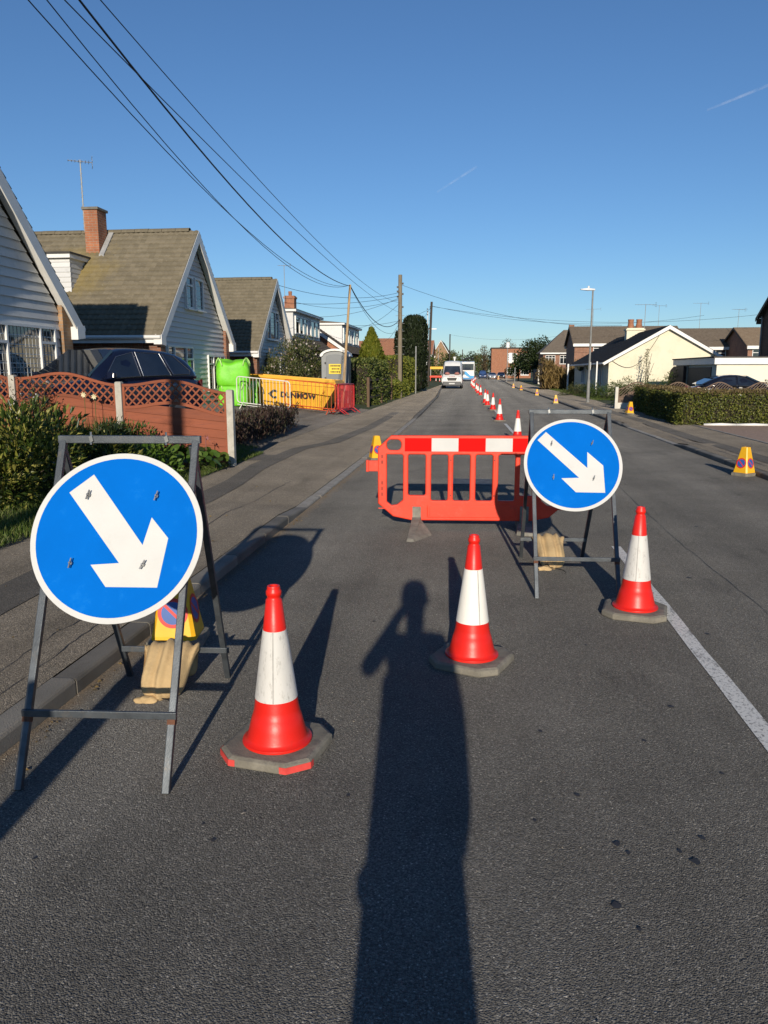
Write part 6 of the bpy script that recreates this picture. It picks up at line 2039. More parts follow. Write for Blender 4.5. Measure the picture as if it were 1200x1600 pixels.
skin_m = M('skin', (0.50, 0.30, 0.22), 0.5, 0.1, 6); coat_m = M('dark coat cloth', (0.03, 0.035, 0.05), 0.9, 0.2, 9); trou_m = M('dark trousers', (0.025, 0.025, 0.03), 0.9, 0.2, 9); shoe_m = M('black shoe leather', (0.015, 0.013, 0.012), 0.4)
bm_.materials.clear()
for m_ in (skin_m, coat_m, trou_m, shoe_m): bm_.materials.append(m_)
for p in bm_.polygons:
    c = p.center
    p.use_smooth = True
    hand = c.y > 0.285 and c.z > 1.4
    p.material_index = 0 if (c.z > 1.575 or hand) else (1 if c.z > 0.86 or abs(c.x) > 0.2 else (2 if c.z > 0.10 else 3))
body = bpy.data.objects.new('body', bm_); COL.objects.link(body); body.parent = pp
q = MB()
q.lathe([(0.02, 0.135), (0.06, 0.128), (0.092, 0.09), (0.102, 0.03), (0.098, -0.02), (0.085, -0.06)], 20, (0, 0.012, 1.755), cap=False)
q.build('hair', M('dark brown hair', (0.03, 0.02, 0.014), 0.7, 0.3, 30), pp, local=True, smooth='all')
for sx in (-1, 1):
    q = MB(); q.lathe([(0.002, -0.035), (0.014, -0.02), (0.016, 0.01), (0.002, 0.03)], 8, (sx * 0.092, 0.03, 1.735)); q.build('ear', skin_m, pp, local=True, smooth='all')
    q = MB(); q.lathe([(0.001, -0.011), (0.0105, 0.0), (0.001, 0.011)], 8, (sx * 0.033, 0.112, 1.745)); q.build('eye', M('eye white', (0.7, 0.7, 0.68), 0.2), pp, local=True, smooth='all')
q = MB(); q.loft([[(-.008, .112, 1.745), (.008, .112, 1.745), (0, .122, 1.745)], [(-.016, .112, 1.705), (.016, .112, 1.705), (0, .142, 1.708)], [(-.01, .11, 1.698), (.01, .11, 1.698), (0, .125, 1.698)]]); q.build('nose', skin_m, pp, local=True, smooth='all')
q = MB(); q.tube([(-.024, .110, 1.672), (0, .122, 1.672), (.024, .110, 1.672)], 0.006, 6); q.build('mouth', M('lip', (0.35, 0.12, 0.10), 0.5), pp, local=True, smooth='all')
q = MB(); 
q.loft([[(0.17 * math.cos(a) * e, 0.125 * math.sin(a) * e, z) for a in np.linspace(0, 2 * math.pi, 21)[:-1]] for z, e in ((0.46, 0.98), (0.7, 0.98), (0.9, 1.0), (1.1, 1.0), (1.3, 1.03))])
q.build('coat', coat_m, pp, local=True, smooth='all')
q = MB(); q.lathe([(0.01, -0.03), (0.025, -0.015), (0.03, 0.01), (0.015, 0.03)], 10, (-0.165, 0.02, 0.78)); q.build('coat_pocket', coat_m, pp, local=True, smooth='all')
q = MB(); q.box(-0.037, 0.037, -0.009, -0.001, -0.13, 0.022)
ph_ = q.build('phone', black_m, loc=None, local=True, bevel=0.003)
ph_.location = (0, -0.030, 1.645); ph_.rotation_euler = (R(-10.3), 0, R(6.78))
tag(ph_, 'black phone held up by the person casting the shadow', 'phone')
# unseen stand-in post, shaped to cast the narrow shadow along the left gutter
mp_ = thing('shadow_post', 'unseen stand-in post behind the camera, added to cast the narrow shadow along the left gutter', 'post', (-1.49, -0.55, 0.0), 0)
q = MB(); q.tube([(0, 0, 0.04), (0, 0, 1.38)], 0.065, 12); q.build('post', orange_m, mp_, local=True, smooth=True)
q = MB(); q.lathe([(0.19, 0.0), (0.19, 0.05), (0.12, 0.09)], 16); q.build('base', rubber_m, mp_, local=True)
q = MB(); q.box(-0.09, 0.09, -0.07, 0.07, 0.06, 0.72); q.build('panel', white_refl, mp_, local=True)

# ================================================================== CONTRAILS
trail_m, nt, b = nmat('contrail ice')
b.inputs['Base Color'].default_value = (0.9, 0.9, 0.9, 1)
b.inputs['Roughness'].default_value = 1.0
tr = N(nt, 'ShaderNodeBsdfTransparent')
mx = N(nt, 'ShaderNodeMixShader')
r = ramp(nt, [(0.35, 0.0), (0.75, 0.085)])
nt.links.new(noise(nt, coords(nt, 'Object', (.004, .004, .004)), 1.0, 4), r.inputs[0])
nt.links.new(r.outputs[0], mx.inputs[0])
nt.links.new(tr.outputs[0], mx.inputs[1]); nt.links.new(b.outputs[0], mx.inputs[2])
nt.links.new(mx.outputs[0], nt.nodes['Material Output'].inputs[0])
def trail(label, a, b_, r0, r1):
    q = MB(); q.tube([a, ((a[0] + b_[0]) / 2, (a[1] + b_[1]) / 2, (a[2] + b_[2]) / 2), b_], [r0, (r0 + r1) / 2, r1], 8)
    tag(q.build('contrail', trail_m, loc=a, smooth='all'), label, 'contrail', 'contrails', kind='stuff')
trail('short thin white contrail above the road in the middle of the sky', (-637, 12000, 2611), (-63, 12000, 2949), 14, 22)
trail('faint white contrail at the right edge of the sky', (3115, 12000, 3595), (4140, 12000, 3972), 18, 26)

# ================================================================== PLANTS
fol_laurel = foliage('spotted laurel leaves', [(0.014, 0.030, 0.008), (0.035, 0.062, 0.013), (0.07, 0.105, 0.018), (0.20, 0.20, 0.035), (0.36, 0.33, 0.09)], 0.25, 0.35)
fol_dark = foliage('dark evergreen leaves', [(0.012, 0.022, 0.007), (0.025, 0.042, 0.012), (0.045, 0.065, 0.018)], 0.2, 0.45)
fol_mid = foliage('mid green leaves', [(0.035, 0.062, 0.012), (0.07, 0.112, 0.02), (0.12, 0.165, 0.032)], 0.3)
fol_berg = foliage('bergenia leaves', [(0.05, 0.10, 0.014), (0.085, 0.155, 0.022), (0.13, 0.20, 0.035)], 0.3, 0.35)
fol_hedge = foliage('clipped hedge leaves', [(0.035, 0.05, 0.010), (0.09, 0.11, 0.020), (0.155, 0.17, 0.032), (0.24, 0.23, 0.055)], 0.25, 0.4)
fol_brown = foliage('brown hedge tips', [(0.10, 0.075, 0.03), (0.16, 0.115, 0.05), (0.20, 0.15, 0.06)], 0.2)
fol_heather = foliage('dark purple brown shoots', [(0.028, 0.017, 0.015), (0.055, 0.030, 0.026), (0.085, 0.052, 0.038), (0.05, 0.055, 0.02)], 0.15)
fol_yel = foliage('golden conifer sprays', [(0.09, 0.12, 0.012), (0.15, 0.17, 0.02), (0.22, 0.22, 0.03)], 0.3)
fol_con = foliage('dark conifer sprays', [(0.008, 0.014, 0.006), (0.016, 0.026, 0.010), (0.028, 0.040, 0.014)], 0.15)
fol_yhedge = foliage('yellow green hedge leaves', [(0.07, 0.10, 0.015), (0.13, 0.165, 0.022), (0.22, 0.24, 0.035), (0.30, 0.28, 0.045)], 0.3)
fol_flower = foliage('bush leaves', [(0.025, 0.04, 0.012), (0.055, 0.075, 0.02), (0.10, 0.115, 0.035), (0.15, 0.13, 0.06)], 0.2)
petal = foliage('pinkish white blossom', [(0.38, 0.27, 0.24), (0.5, 0.42, 0.36), (0.58, 0.54, 0.46)], 0.3)
fol_reed = foliage('dry reed leaves', [(0.16, 0.10, 0.035), (0.25, 0.17, 0.06), (0.33, 0.23, 0.09)], 0.3)
fol_grass = foliage('grass blades', [(0.04, 0.075, 0.010), (0.08, 0.135, 0.018), (0.13, 0.18, 0.032), (0.18, 0.18, 0.06)], 0.35)
bark = M('bark', (0.06, 0.045, 0.032), 0.9, 0.3, 12, 0.6, 60)
pinkstem = foliage('bergenia pink flower', [(0.32, 0.10, 0.12), (0.4, 0.2, 0.2)], 0.2)

def plant(name, label, cat, loc, group=None):
    return thing(name, label, cat, loc, 0, group)
def leafset(t, name, V, F, mat):
    return raw_mesh(name, V, F, mat, t, WL[t.name])
def stems(t, base, tops, r0=0.012, name='stem', mat=None):
    q = MB()
    base = Vector(base)
    for tp in tops:
        tp = Vector(tp)
        m = (base + tp) / 2 + Vector((random.gauss(0, .05), random.gauss(0, .05), 0.05)) * (tp - base).length
        q.tube([base + Vector((random.gauss(0, r0 * 2), random.gauss(0, r0 * 2), 0)), m, tp], [r0, r0 * .7, r0 * .3], 5)
    return q.build(name, mat or bark, t, smooth='all')

def shrub(name, label, c, rad, n, size, mat, aspect=0.45, group=None, clumps=14, up=0.3, zmin=0.02, extra=None, cat='shrub', jitter=0.35, outward=0.9):
    """leaves gathered in clumps over an uneven dome, with stems inside"""
    cx, cy, cz = c
    t = plant(name, label, cat, c, group)
    cd = rnd_dirs(clumps)
    cd[:, 2] = np.abs(cd[:, 2]) * 1.0 + 0.05
    cd = unit(cd)
    rr = rng.uniform(0.62, 1.02, (clumps, 1))
    cc = cd * rr * np.array(rad)
    which = rng.integers(0, clumps, n)
    d = rnd_dirs(n)
    sub = np.array(rad) * jitter
    P = cc[which] + d * sub * rng.uniform(0.3, 1.0, (n, 1)) ** 0.6
    P[:, 2] = np.maximum(P[:, 2], zmin)
    axis = unit(d * outward + cd[which] * 0.6 + np.array([0, 0, up]) + rng.normal(0, 0.35, (n, 3)))
    nrm = unit(np.array([0, -0.3, 1.0]) + rng.normal(0, 0.55, (n, 3)))
    V, F = leaf_arrays(P + np.array(c), axis, nrm, size * rng.uniform(0.4, 1.35, n), aspect)
    leafset(t, 'foliage', V, F, mat)
    stems(t, c, [tuple(np.array(c) + cc[i] * 0.9) for i in range(clumps)], r0=0.012 * max(1, rad[2]))
    if extra:
        m2, n2, s2 = extra
        w2 = rng.integers(0, clumps, n2)
        d2 = rnd_dirs(n2); d2[:, 2] = np.abs(d2[:, 2]); d2[:, 1] -= 0.5; d2 = unit(d2)
        P2 = cc[w2] + d2 * sub * 1.02
        V, F = leaf_arrays(P2 + np.array(c), d2, rnd_dirs(n2), s2 * rng.uniform(0.7, 1.3, n2), 0.9)
        leafset(t, 'blossom', V, F, extra[0])
    return t

def hedge_box(name, label, x0, x1, y0, y1, z0, z1, n, size, mat, group=None, aspect=0.5, faces='-x-y+z', wob=0.06, topmat=None, cat='hedge', round_=0.08):
    """clipped hedge: leaf shell over a twiggy core"""
    t = plant(name, label, cat, ((x0 + x1) / 2, (y0 + y1) / 2, z0), group)
    q = MB(); 
    i_ = 0.10
    q.box(x0 + i_, x1 - i_, y0 + i_, y1 - i_, z0, z1 - i_)
    q.build('twiggy_core', M('hedge twigs', (0.035, 0.028, 0.018), 0.95, 0.4, 20, 0.8, 40), t)
    areas = {'-x': (y1 - y0) * (z1 - z0), '+x': (y1 - y0) * (z1 - z0), '-y': (x1 - x0) * (z1 - z0), '+z': (x1 - x0) * (y1 - y0)}
    fl = [f for f in areas if f in faces]
    tot = sum(areas[f] for f in fl)
    VV, FF, off = [], [], 0
    for f in fl:
        k = int(n * areas[f] / tot)
        a, b_ = rng.random(k), rng.random(k)
        dep = rng.normal(0, 0.035, k) - 0.01
        if f in ('-x', '+x'):
            s = -1 if f == '-x' else 1
            xx = (x0 if s < 0 else x1)
            P = np.stack([np.full(k, xx) + s * dep, y0 + a * (y1 - y0), z0 + b_ * (z1 - z0)], 1); nn = np.array([s, 0, 0.15])
            P[:, 0] += s * wob * np.sin(P[:, 1] * 2.1 + 1) * np.cos(P[:, 2] * 3.1)
        elif f == '-y':
            P = np.stack([x0 + a * (x1 - x0), np.full(k, y0) - dep, z0 + b_ * (z1 - z0)], 1); nn = np.array([0, -1, 0.15])
            P[:, 1] += wob * np.sin(P[:, 0] * 2.3) * np.cos(P[:, 2] * 2.7)
        else:
            P = np.stack([x0 + a * (x1 - x0), y0 + b_ * (y1 - y0), np.full(k, z1) + dep], 1); nn = np.array([0, 0, 1.0])
            P[:, 2] += wob * 0.6 * np.sin(P[:, 0] * 1.7 + P[:, 1] * 1.3)
        ax = unit(rng.normal(0, 0.8, (k, 3)) + nn * 0.7 + np.array([0, 0, 0.25]))
        nr = unit(nn + rng.normal(0, 0.5, (k, 3)))
        V, F = leaf_arrays(P, ax, nr, size * rng.uniform(0.6, 1.3, k), aspect)
        if f == '+z' and topmat:
            leafset(t, 'trimmed_top', V, F, topmat)
        else:
            VV.append(V); FF.append(F + off); off += len(V)
    leafset(t, 'foliage', np.concatenate(VV), np.concatenate(FF), mat)
    return t

def conifer(name, label, x, y, z0, h, rad, n, mat, shape='flame', size=0.16, group=None, nlobes=9):
    t = plant(name, label, 'conifer', (x, y, z0), group)
    q = MB(); q.tube([(x, y, z0), (x, y, z0 + h * 0.8)], [0.12, 0.03], 7); q.build('trunk', bark, t)
    f = rng.random(n) ** 0.8
    a = rng.uniform(0, 2 * math.pi, n)
    lob = 1 + 0.10 * np.sin(a * nlobes + f * 5) + 0.07 * np.sin(a * 5 - f * 11)
    if shape == 'flame':
        prof = np.minimum(1, f * 5 + 0.3) * (1 - np.clip((f - 0.25) / 0.75, 0, 1) ** 1.6)
    else:
        prof = np.minimum(1, f * 8 + 0.6) * np.where(f > 0.86, np.sqrt(np.clip(1 - ((f - 0.86) / 0.14) ** 2, 0, 1)) * 0.75 + 0.2, 1.0)
    r = prof * lob * rng.uniform(0.82, 1.02, n)
    P = np.stack([x + r * rad[0] * np.cos(a), y + r * rad[1] * np.sin(a), z0 + 0.05 + f * h], 1)
    outd = np.stack([np.cos(a), np.sin(a), np.zeros(n)], 1)
    ax = unit(outd * 0.45 + np.array([0, 0, 1.0]) + rng.normal(0, 0.25, (n, 3)))
    V, F = leaf_arrays(P, ax, unit(outd + rng.normal(0, 0.4, (n, 3))), size * rng.uniform(0.6, 1.3, n), 0.45)
    leafset(t, 'crown', V, F, mat)
    q = MB()
    rings = []
    for ff in (0.0, 0.1, 0.3, 0.5, 0.7, 0.85, 0.95):
        pr = (min(1, ff * 5 + 0.3) * (1 - max(0, (ff - 0.25) / 0.75) ** 1.6)) if shape == 'flame' else (min(1, ff * 8 + 0.6) * (0.7 if ff > 0.9 else 1))
        rings.append([(x + pr * rad[0] * 0.72 * math.cos(q_), y + pr * rad[1] * 0.72 * math.sin(q_), z0 + ff * h * 0.95) for q_ in np.linspace(0, 2 * math.pi, 13)[:-1]])
    q.loft(rings)
    q.build('inner_branches', M('hedge twigs', (0.035, 0.028, 0.018)), t, smooth='all')
    return t

def tree(label, x, y, z0, h, rad, n, mat, size, bare=0, name='tree', group=None, clumps=26):
    t = plant(name, label, 'tree', (x, y, z0), group)
    q = MB()
    q.tube([(x, y, z0), (x + .05, y, z0 + h * .3), (x, y + .05, z0 + h * .6), (x, y, z0 + h * .92)], [h * .035, h * .028, h * .018, h * .004], 8)
    cc = []
    for i in range(clumps):
        a = random.uniform(0, 2 * math.pi); f = random.uniform(0.30, 0.97)
        rr = math.sin(min(1, (f - .12) / .85) * math.pi) ** 0.6 * random.uniform(.45, 1.0)
        c = Vector((x + rad * rr * math.cos(a), y + rad * rr * math.sin(a), z0 + h * f))
        cc.append(c)
        s = Vector((x, y, z0 + h * max(.2, f - .25)))
        q.tube([s, (s + c) / 2 + Vector((0, 0, .06 * h)), c], [h * .012, h * .008, h * .002], 5)
        if bare:
            for k in range(bare):
                e = c + Vector((random.gauss(0, .3), random.gauss(0, .3), random.uniform(0, .5))) * rad * .4
                q.tube([c, e], [h * .003, h * .001], 4)
    q.build('trunk', bark, t, smooth='all')
    if n:
        cc = np.array([tuple(c) for c in cc])
        w = rng.integers(0, clumps, n)
        d = rnd_dirs(n)
        P = cc[w] + d * rad * 0.33 * rng.uniform(0.2, 1.0, (n, 1)) ** .5
        V, F = leaf_arrays(P, unit(d + rng.normal(0, .5, (n, 3))), rnd_dirs(n), size * rng.uniform(.6, 1.3, n), .6)
        leafset(t, 'crown', V, F, mat)
    return t

# ---- left garden in front of the fence
G = gz
shrub('laurel_shrub', 'spotted laurel with yellow green leaves at the left picture edge', (-5.35, 8.3, G(-5.35)), (0.95, 1.0, 0.92), 5200, 0.10, fol_laurel, 0.36, 'garden shrubs before the fence', clumps=26)
shrub('laurel_shrub', 'second laurel shrub mostly behind the nearest blue sign', (-4.95, 9.6, G(-4.95)), (0.62, 0.7, 0.62), 1900, 0.10, fol_laurel, 0.36, 'garden shrubs before the fence', clumps=18)
shrub('dark_shrub', 'low dark evergreen shrub under the fence behind the sign', (-5.75, 11.0, G(-5.75)), (0.75, 0.5, 0.58), 3000, 0.06, fol_dark, 0.4, 'garden shrubs before the fence', clumps=22)
shrub('dark_shrub', 'wide dark shrub filling the garden left of the sign', (-6.6, 10.2, G(-6.6)), (1.0, 1.0, 0.72), 3600, 0.065, fol_dark, 0.4, 'garden shrubs before the fence', clumps=24)
shrub('dark_shrub', 'small mid green shrub between laurel and fence', (-6.9, 11.6, G(-6.9)), (0.6, 0.4, 0.62), 1900, 0.05, fol_mid, 0.35, 'garden shrubs before the fence', clumps=16)
# rose with reddish twigs growing up the fence
rt = plant('rose_bush', 'thin leaved rose bush with bare twigs before the left fence post', 'shrub', (-7.35, 12.1, G(-7.35)))
tops = [(-7.35 + random.gauss(0, .38), 12.12 + random.gauss(0, .08), G(-7.35) + random.uniform(.6, 1.25)) for _ in range(16)]
stems(rt, (-7.35, 12.1, G(-7.35)), tops, 0.008, mat=M('red brown twig', (0.09, 0.04, 0.03), 0.8))
n = 700
w = rng.integers(0, 16, n); tp = np.array(tops)[w]; f = rng.uniform(.45, 1.0, (n, 1))
P = np.array([-7.35, 12.1, G(-7.35)]) * (1 - f) + tp * f + rng.normal(0, .05, (n, 3))
V, F = leaf_arrays(P, rnd_dirs(n), rnd_dirs(n), .05 * rng.uniform(.6, 1.3, n), .55)
leafset(rt, 'foliage', V, F, foliage('rose leaves', [(.05, .05, .015), (.08, .04, .03), (.09, .11, .025)], .25))
# strap leaved clump
gt_ = plant('grassy_clump', 'clump of narrow upright leaves below the fence lattice', 'plant', (-6.0, 11.9, G(-6.0)))
n = 260
P = np.array([-6.0, 11.9, G(-6.0)]) + np.stack([rng.normal(0, .22, n), rng.normal(0, .08, n), np.zeros(n)], 1)
V, F = leaf_arrays(P, unit(rng.normal(0, .28, (n, 3)) + np.array([0, 0, 1.0])), rnd_dirs(n), .62 * rng.uniform(.6, 1.2, n), .035, .02)
leafset(gt_, 'foliage', V, F, fol_mid)
for i, (x, z, lb) in enumerate(((-6.42, 1.28, 'left one of two cream daffodil blooms against the fence'), (-6.24, 1.25, 'right one of two cream daffodil blooms against the fence'))):
    dt = plant('daffodil', lb, 'flower', (x, 12.1, G(x)))
    q = MB(); q.tube([(x, 12.1, G(x)), (x + .02, 12.1, z)], .005, 5); q.build('flower_stem', M('green stem', (.05, .09, .02), .6), dt)
    P = np.tile(np.array([[x + .02, 12.08, z]]), (7, 1)); a = np.linspace(0, 2 * math.pi, 8)[:-1]
    V, F = leaf_arrays(P, np.stack([np.cos(a), np.full(7, -.3), np.sin(a)], 1), np.tile(np.array([[0, -1.0, 0]]), (7, 1)), .055, .6)
    leafset(dt, 'petals', V, F, foliage('cream petals', [(.7, .6, .35), (.75, .68, .45)], .2))
shrub('garden_shrub', 'leafy mid green shrub in front of the fence panel with the pole shadow', (-5.6, 11.75, G(-5.6)), (0.6, 0.35, 0.5), 1700, 0.07, fol_mid, 0.45, 'garden shrubs before the fence', clumps=18)
shrub('garden_shrub', 'bright leaved shrub low behind the top bar of the nearest sign', (-4.75, 10.3, G(-4.75)), (0.5, 0.6, 0.42), 1500, 0.085, fol_berg, 0.55, 'garden shrubs before the fence', clumps=18)
# bergenia: big round leaves, each its own part
def bergenia(label, x, y, n, rx, ry):
    t = plant('bergenia', label, 'plant', (x, y, G(x)), 'bergenia clumps at the pavement edge')
    vs = [(0, 0, 0)] + [(0.5 * (math.sin(a)) * (0.82 + 0.12 * math.cos(a)), 0.5 - 0.5 * math.cos(a), 0.07 * math.sin(a) ** 2 - 0.05 * (0.5 - 0.5 * math.cos(a)) ** 2) for a in np.linspace(0.25, 2 * math.pi - 0.25, 13)]
    fs = [(0, i, i + 1) for i in range(1, 13)]
    b = MB(); b.add(vs, fs)
    mes = [b.mesh('leaf', m_) for m_ in (fol_berg, foliage('bergenia leaf light', [(.09, .15, .025), (.12, .17, .035)], .3, .35), foliage('bergenia leaf dark', [(.025, .055, .01), (.04, .075, .012)], .2, .35))]
    for me in mes:
        for p in me.polygons: p.use_smooth = True
    for i in range(n):
        o = bpy.data.objects.new('leaf', random.choice(mes)); COL.objects.link(o); o.parent = t
        a = random.uniform(0, 2 * math.pi); r_ = random.random() ** .5
        o.location = (rx * r_ * math.cos(a), ry * r_ * math.sin(a), random.uniform(.10, .24) + .22 * (1 - r_))
        o.rotation_euler = (random.uniform(-1.15, -.15), random.uniform(-.35, .35), math.atan2(math.sin(a), math.cos(a)) - math.pi / 2 + random.gauss(0, .8))
        s = random.uniform(.10, .19); o.scale = (s, s, s)
    fl = [(x + random.gauss(0, rx * .5), y + random.gauss(0, ry * .4), G(x) + random.uniform(.34, .48)) for _ in range(5)]
    q = MB()
    for p in fl: q.tube([(p[0], p[1], G(x)), p], .006, 5)
    q.build('flower_stalk', M('pink stalk', (.25, .09, .08), .6), t)
    P = np.repeat(np.array(fl), 14, 0) + rng.normal(0, .025, (70, 3))
    V, F = leaf_arrays(P, rnd_dirs(70), rnd_dirs(70), .035, .8)
    leafset(t, 'blossom', V, F, pinkstem)
bergenia('broad leaved bergenia clump at the foot of the right concrete fence post', -4.5, 11.7, 150, .55, .5)
bergenia('bergenia clump spreading left of the post, partly behind the sign frame', -5.1, 11.1, 110, .5, .45)
# low dark heather hedge by the drive
for i, (x, y, rx_, lb) in enumerate(((-4.85, 15.5, .62, 'near part of the low dark heather hedge beside the drive'), (-4.85, 17.0, .62, 'middle part of the low dark heather hedge beside the drive'), (-4.9, 18.5, .6, 'far part of the low dark heather hedge beside the drive'))):
    t = plant('heather_shrub', lb, 'shrub', (x, y, G(x)), 'low heather shrubs')
    n = 3000
    P = np.stack([x + rng.uniform(-.42, .42, n), y + rng.uniform(-.85, .85, n), np.zeros(n)], 1)
    hgt = .52 + .10 * np.sin(P[:, 1] * 5) + .06 * np.sin(P[:, 0] * 11)
    P[:, 2] = G(x) + hgt * rng.random(n) ** .6
    V, F = leaf_arrays(P, unit(rng.normal(0, .38, (n, 3)) + np.array([0, 0, 1.0])), rnd_dirs(n), .085 * rng.uniform(.5, 1.5, n), .22)
    leafset(t, 'foliage', V, F, fol_heather)
    stems(t, (x, y, G(x)), [(x + random.uniform(-.4, .4), y + random.uniform(-.8, .8), G(x) + .45) for _ in range(40)], .006)
# lawn edge beside the pavement
def grass(label, n, sampler, hmin, hmax):
    P = np.array([sampler() for _ in range(n)])
    ax = unit(rng.normal(0, .38, (n, 3)) + np.array([0, 0, 1.0]))
    V, F = leaf_arrays(P, ax, rnd_dirs(n), rng.uniform(hmin, hmax, n), .11, .04)
    o = raw_mesh('grass', V, F, fol_grass)
    tag(o, label, 'grass', kind='stuff')
def g1():
    x = -4.12 - abs(random.gauss(0, .55)); y = random.uniform(4.5, 10.5)
    return (x, y, max(.11, gz(x)))
def g2():
    x = -4.02 - random.random() ** 1.5 * .5; y = random.uniform(9.5, 14.3)
    return (x, y, max(.11, gz(x)))
grass('short sunlit grass verge at the left picture edge', 14000, g1, .035, .10)
grass('narrow ragged grass strip along the back of the left pavement', 5000, g2, .03, .085)
def g3():
    x = random.uniform(-6.5, -4.3); y = random.uniform(12.6, 15.0)
    return (x, y, gz(x) + .01)
grass('patch of lawn between the fence post and the heather hedge', 7000, g3, .04, .09)
def g4():
    y = random.uniform(44, 75); x = random.uniform(6.4, 9.5)
    return (x, y, .09)
grass('mown verge before the dry reeds on the right', 16000, g4, .06, .16)

n = 260
P = np.stack([np.where(rng.random(n) < .6, -2.0 + np.abs(rng.normal(0, .05, n)), rng.uniform(-4.0, -2.3, n)), rng.uniform(2.5, 16, n), np.zeros(n)], 1)
P[:, 2] = [(.006 if p[0] > -2.05 else pz(-1)(p[0], p[1])) for p in P]
V, F = leaf_arrays(P, unit(rng.normal(0, 1, (n, 3)) * np.array([1, 1, .12])), np.array([0, 0, 1.0]) + rng.normal(0, .3, (n, 3)), .026 * rng.uniform(.5, 1.4, n), .5)
tag(raw_mesh('leaf_litter', V, F, fol_reed), 'scattered dry leaf litter in the left gutter and on the pavement', 'litter', kind='stuff')
# ---- left: beyond the drive
shrub('flowering_bush', 'large bush with pinkish blossom above the skip', (-7.95, 33.0, .45), (1.45, 1.3, 2.55), 9500, .11, fol_flower, .45, clumps=60, extra=(petal, 420, .09), jitter=.22)
shrub('flowering_bush', 'lower leafy bush behind the skip and left of the toilet', (-7.4, 31.6, .42), (1.3, .8, 1.55), 5000, .10, fol_flower, .45, clumps=40, extra=(petal, 160, .08), jitter=.25)
hedge_box('laurel_hedge', 'tall dark laurel hedge with pale new leaves right of the toilet', -6.6, -4.72, 34.6, 41.5, .12, 2.12, 10000, .13, foliage('hedge laurel leaves', [(0.03, 0.05, 0.012), (0.07, 0.10, 0.02), (0.12, 0.15, 0.03), (0.26, 0.26, 0.08)], .25), 'left hand hedges', .42, wob=.14, faces='-x+x-y+z')
hedge_box('yellow_hedge', 'tall yellow green hedge behind the bare metal post', -7.0, -4.85, 48.5, 63, .12, 2.55, 11000, .14, fol_yhedge, 'left hand hedges', .5, wob=.16, faces='+x-y+z')
hedge_box('yellow_hedge', 'low clipped hedge in front of the tall yellow green one', -5.4, -4.6, 43.0, 52, .12, 1.05, 4000, .12, fol_yhedge, 'left hand hedges', .5, wob=.08, faces='+x-y+z')
conifer('golden_conifer', 'rounded golden green conifer beside the toilet', -5.75, 42.6, .12, 3.75, (.88, .88), 7000, fol_yel, 'flame', .18)
conifer('dark_conifer', 'tall broad dark conifer behind the pale telegraph pole', -4.98, 62.5, .12, 5.75, (.95, 1.6), 9000, fol_con, 'column', .22)
conifer('dark_conifer', 'slim dark conifer just left of the pale telegraph pole', -6.1, 62.0, .12, 4.6, (.35, .5), 2500, fol_con, 'column', .2)
# timber post and rail fence in the hedge's gap
pr_t = thing('post_and_rail', 'dark timber post and rail fence before the laurel hedge', 'fence', (-4.66, 34.2, .12))
brownp = M('brown timber post', (.12, .075, .045), .85, .25, 5, aniso=(5, 5, .7))
for y in (33.4, 38.0, 42.5):
    q = MB(); q.box(-4.72, -4.60, y - .06, y + .06, .05, 1.42); q.build('post', brownp, pr_t, bevel=.01)
for z_ in (.5, .88, 1.25):
    q = MB(); q.box(-4.69, -4.65, 33.4, 42.5, z_, z_ + .09); q.build('rail', brownp, pr_t)
q = MB(); q.box(-5.75, -5.2, 66.0, 66.6, .1, 1.15); q.box(-5.78, -5.17, 65.97, 66.63, 1.15, 1.22)
tag(q.build('wheelie_bin', M('dark bin plastic', (.02, .022, .03), .5), loc=(-5.5, 66.3, .1)), 'dark wheelie bin beyond the yellow green hedge', 'bin')
shrub('garden_tree', 'mid green garden trees between the dark conifer and the van', (-7.6, 122, .1), (3.0, 3, 4.4), 3200, .34, fol_mid, .55, clumps=34, cat='tree')
shrub('garden_tree', 'olive leafy mass above the van on the left', (-5.4, 158, .1), (2.6, 3, 4.8), 2600, .4, fol_flower, .55, clumps=30, cat='tree')

# ---- right: the clipped hedge and what grows before the bungalow
hedge_box('clipped_hedge', 'clipped waist high hedge with sunlit front on the right', 5.98, 14.5, 23.7, 25.2, .1, 1.04, 27000, .066, fol_hedge, 'clipped hedge round the right hand garden', .55, wob=.03, topmat=fol_brown, faces='-x-y+z')
hedge_box('clipped_hedge', 'shaded near return of the clipped hedge along the right pavement', 6.15, 7.2, 25.2, 29.2, .1, 1.04, 7000, .07, fol_hedge, 'clipped hedge round the right hand garden', .55, wob=.03, topmat=fol_brown, faces='-x+z')
hedge_box('clipped_hedge', 'shaded far end of the clipped hedge, next to the white fence post', 6.42, 7.4, 29.2, 32.8, .1, 1.04, 6500, .07, fol_hedge, 'clipped hedge round the right hand garden', .55, wob=.03, topmat=fol_brown, faces='-x+z')
q = MB()
for i in range(9):
    x = 6.6 + i * .92
    q.tube([(x, 23.42 + .05 * math.sin(i), .13), (x + .46, 23.36 + .03 * math.sin(i * 2), .15), (x + .9, 23.42 + .05 * math.sin(i + 1), .13)], .045, 6)
tag(q.build('hose', white_pvc, loc=(6.6, 23.4, .1), smooth='all'), 'white pipe lying along the foot of the clipped hedge', 'pipe')
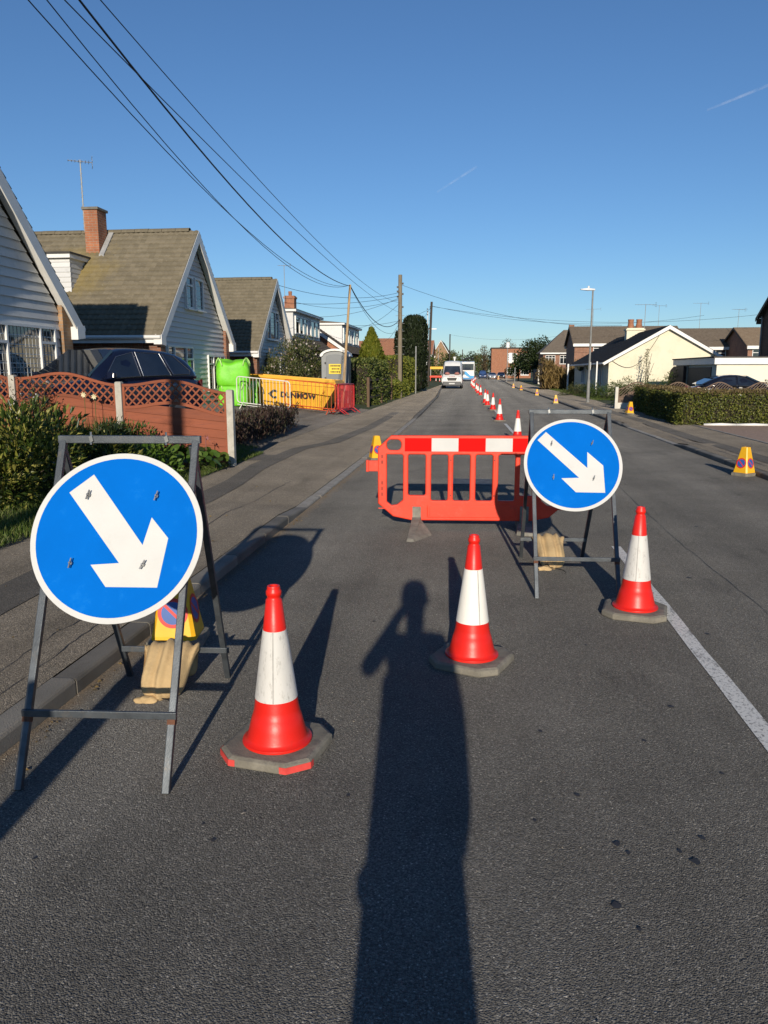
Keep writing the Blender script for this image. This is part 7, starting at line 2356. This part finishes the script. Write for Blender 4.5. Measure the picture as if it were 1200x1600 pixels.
for x, y, rx_, ry_, rz_, nn, m_, lb in ((9.2, 46.5, 1.6, 1.2, 1.25, 4200, fol_mid, 'spreading green juniper in front of the cream gable'), (7.6, 46.0, 1.3, 1.3, .95, 3200, fol_mid, 'low green shrub left of the cream gable corner'),
                                        (10.9, 44.8, 1.1, 1.0, 1.35, 3000, fol_mid, 'green shrub beside the brown garage gate'), (6.75, 36.2, .6, .6, .75, 1600, fol_dark, 'rounded bush beside the white fence post'),
                                        (6.6, 53.0, .9, .9, .8, 1600, fol_flower, 'brownish shrub left of the street lamp'), (7.0, 50.0, .8, .8, .75, 1500, fol_dark, 'small dark shrub below the porch'),
                                        (12.4, 35.2, .3, .3, 1.05, 500, fol_dark, 'small plant before the black car')):
    shrub('garden_shrub', lb, (x, y, .1), (rx_, ry_, rz_), nn, .09, m_, .4, 'shrubs before the bungalow', clumps=26)
t = plant('spiky_plant', 'tall bare spiky plant against the cream gable', 'plant', (10.15, 48.6, .1))
stems(t, (10.15, 48.6, .1), [(10.15 + random.gauss(0, .2), 48.6, random.uniform(1.9, 3.0)) for _ in range(5)], .03)
n = 170
f = rng.random(n); P = np.stack([10.15 + rng.normal(0, .16, n) * (1.3 - f), 48.6 + rng.normal(0, .1, n), 1.2 + f * 1.75], 1)
V, F = leaf_arrays(P, unit(rng.normal(0, .5, (n, 3)) + np.array([0, 0, .9])), rnd_dirs(n), .12, .3)
leafset(t, 'foliage', V, F, fol_flower)
# dry reeds and the trees behind
t = plant('dry_reeds', 'tall dry golden reeds on the right verge', 'reeds', (7.3, 72, .1))
n = 9000
P = np.stack([rng.uniform(5.9, 9.3, n), 72 + rng.uniform(-2.2, 2.2, n), np.zeros(n)], 1)
P[:, 2] = .1 + rng.random(n) * (1.7 + .45 * np.sin(P[:, 0] * 2.2) + .2 * np.sin(P[:, 0] * 7))
V, F = leaf_arrays(P, unit(rng.normal(0, .35, (n, 3)) + np.array([0, 0, .8])), rnd_dirs(n), .5 * rng.uniform(.5, 1.3, n), .12)
leafset(t, 'foliage', V, F, fol_reed)
stems(t, (7.3, 72, .1), [(random.uniform(5.9, 9.3), 72 + random.uniform(-2, 2), random.uniform(1.6, 2.8)) for _ in range(60)], .015)
tree('thick brown leaning trunk at the left end of the reeds', 5.75, 71.0, .1, 2.9, .55, 700, fol_brown, .14, clumps=14, name='old_tree')
tree('leafy dark green tree above the pale panel fence', 9.6, 124, .1, 6.6, 3.4, 6500, fol_dark, .30, clumps=46, bare=1)
tree('smaller bright green tree behind the short pole', 6.9, 132, .1, 4.0, 1.9, 2600, fol_mid, .28, clumps=28)
tree('bare twiggy tree left of the flats', 1.9, 208, 0, 8.2, 2.4, 900, fol_brown, .3, bare=6, clumps=40, name='bare_tree')
tree('bare twiggy tree behind the flats', 9.0, 232, 0, 10.5, 3.4, 900, fol_brown, .35, bare=6, clumps=40, name='bare_tree')
for i in range(9):
    x = [-14, -9, -5, -2.2, 0.6, 3.2, 14, 19, 26][i]
    y = 250 + (i * 37) % 60
    tree(['far tree at the left end of the distant tree line', 'second far tree of the distant line behind the left roofs', 'far tree behind the poles above the van', 'far tree above the lorry', 'far tree in the gap at the end of the road', 'far tree left of the flats roof', 'far tree right of the flats', 'far tree behind the leafy dark tree', 'far tree behind the terrace roofs'][i],
         x, y, 0, random.uniform(6.0, 9.0), random.uniform(3, 4.5), 1500, [fol_dark, fol_flower, fol_mid][i % 3], .5, clumps=24, name='far_tree', group='distant tree line')
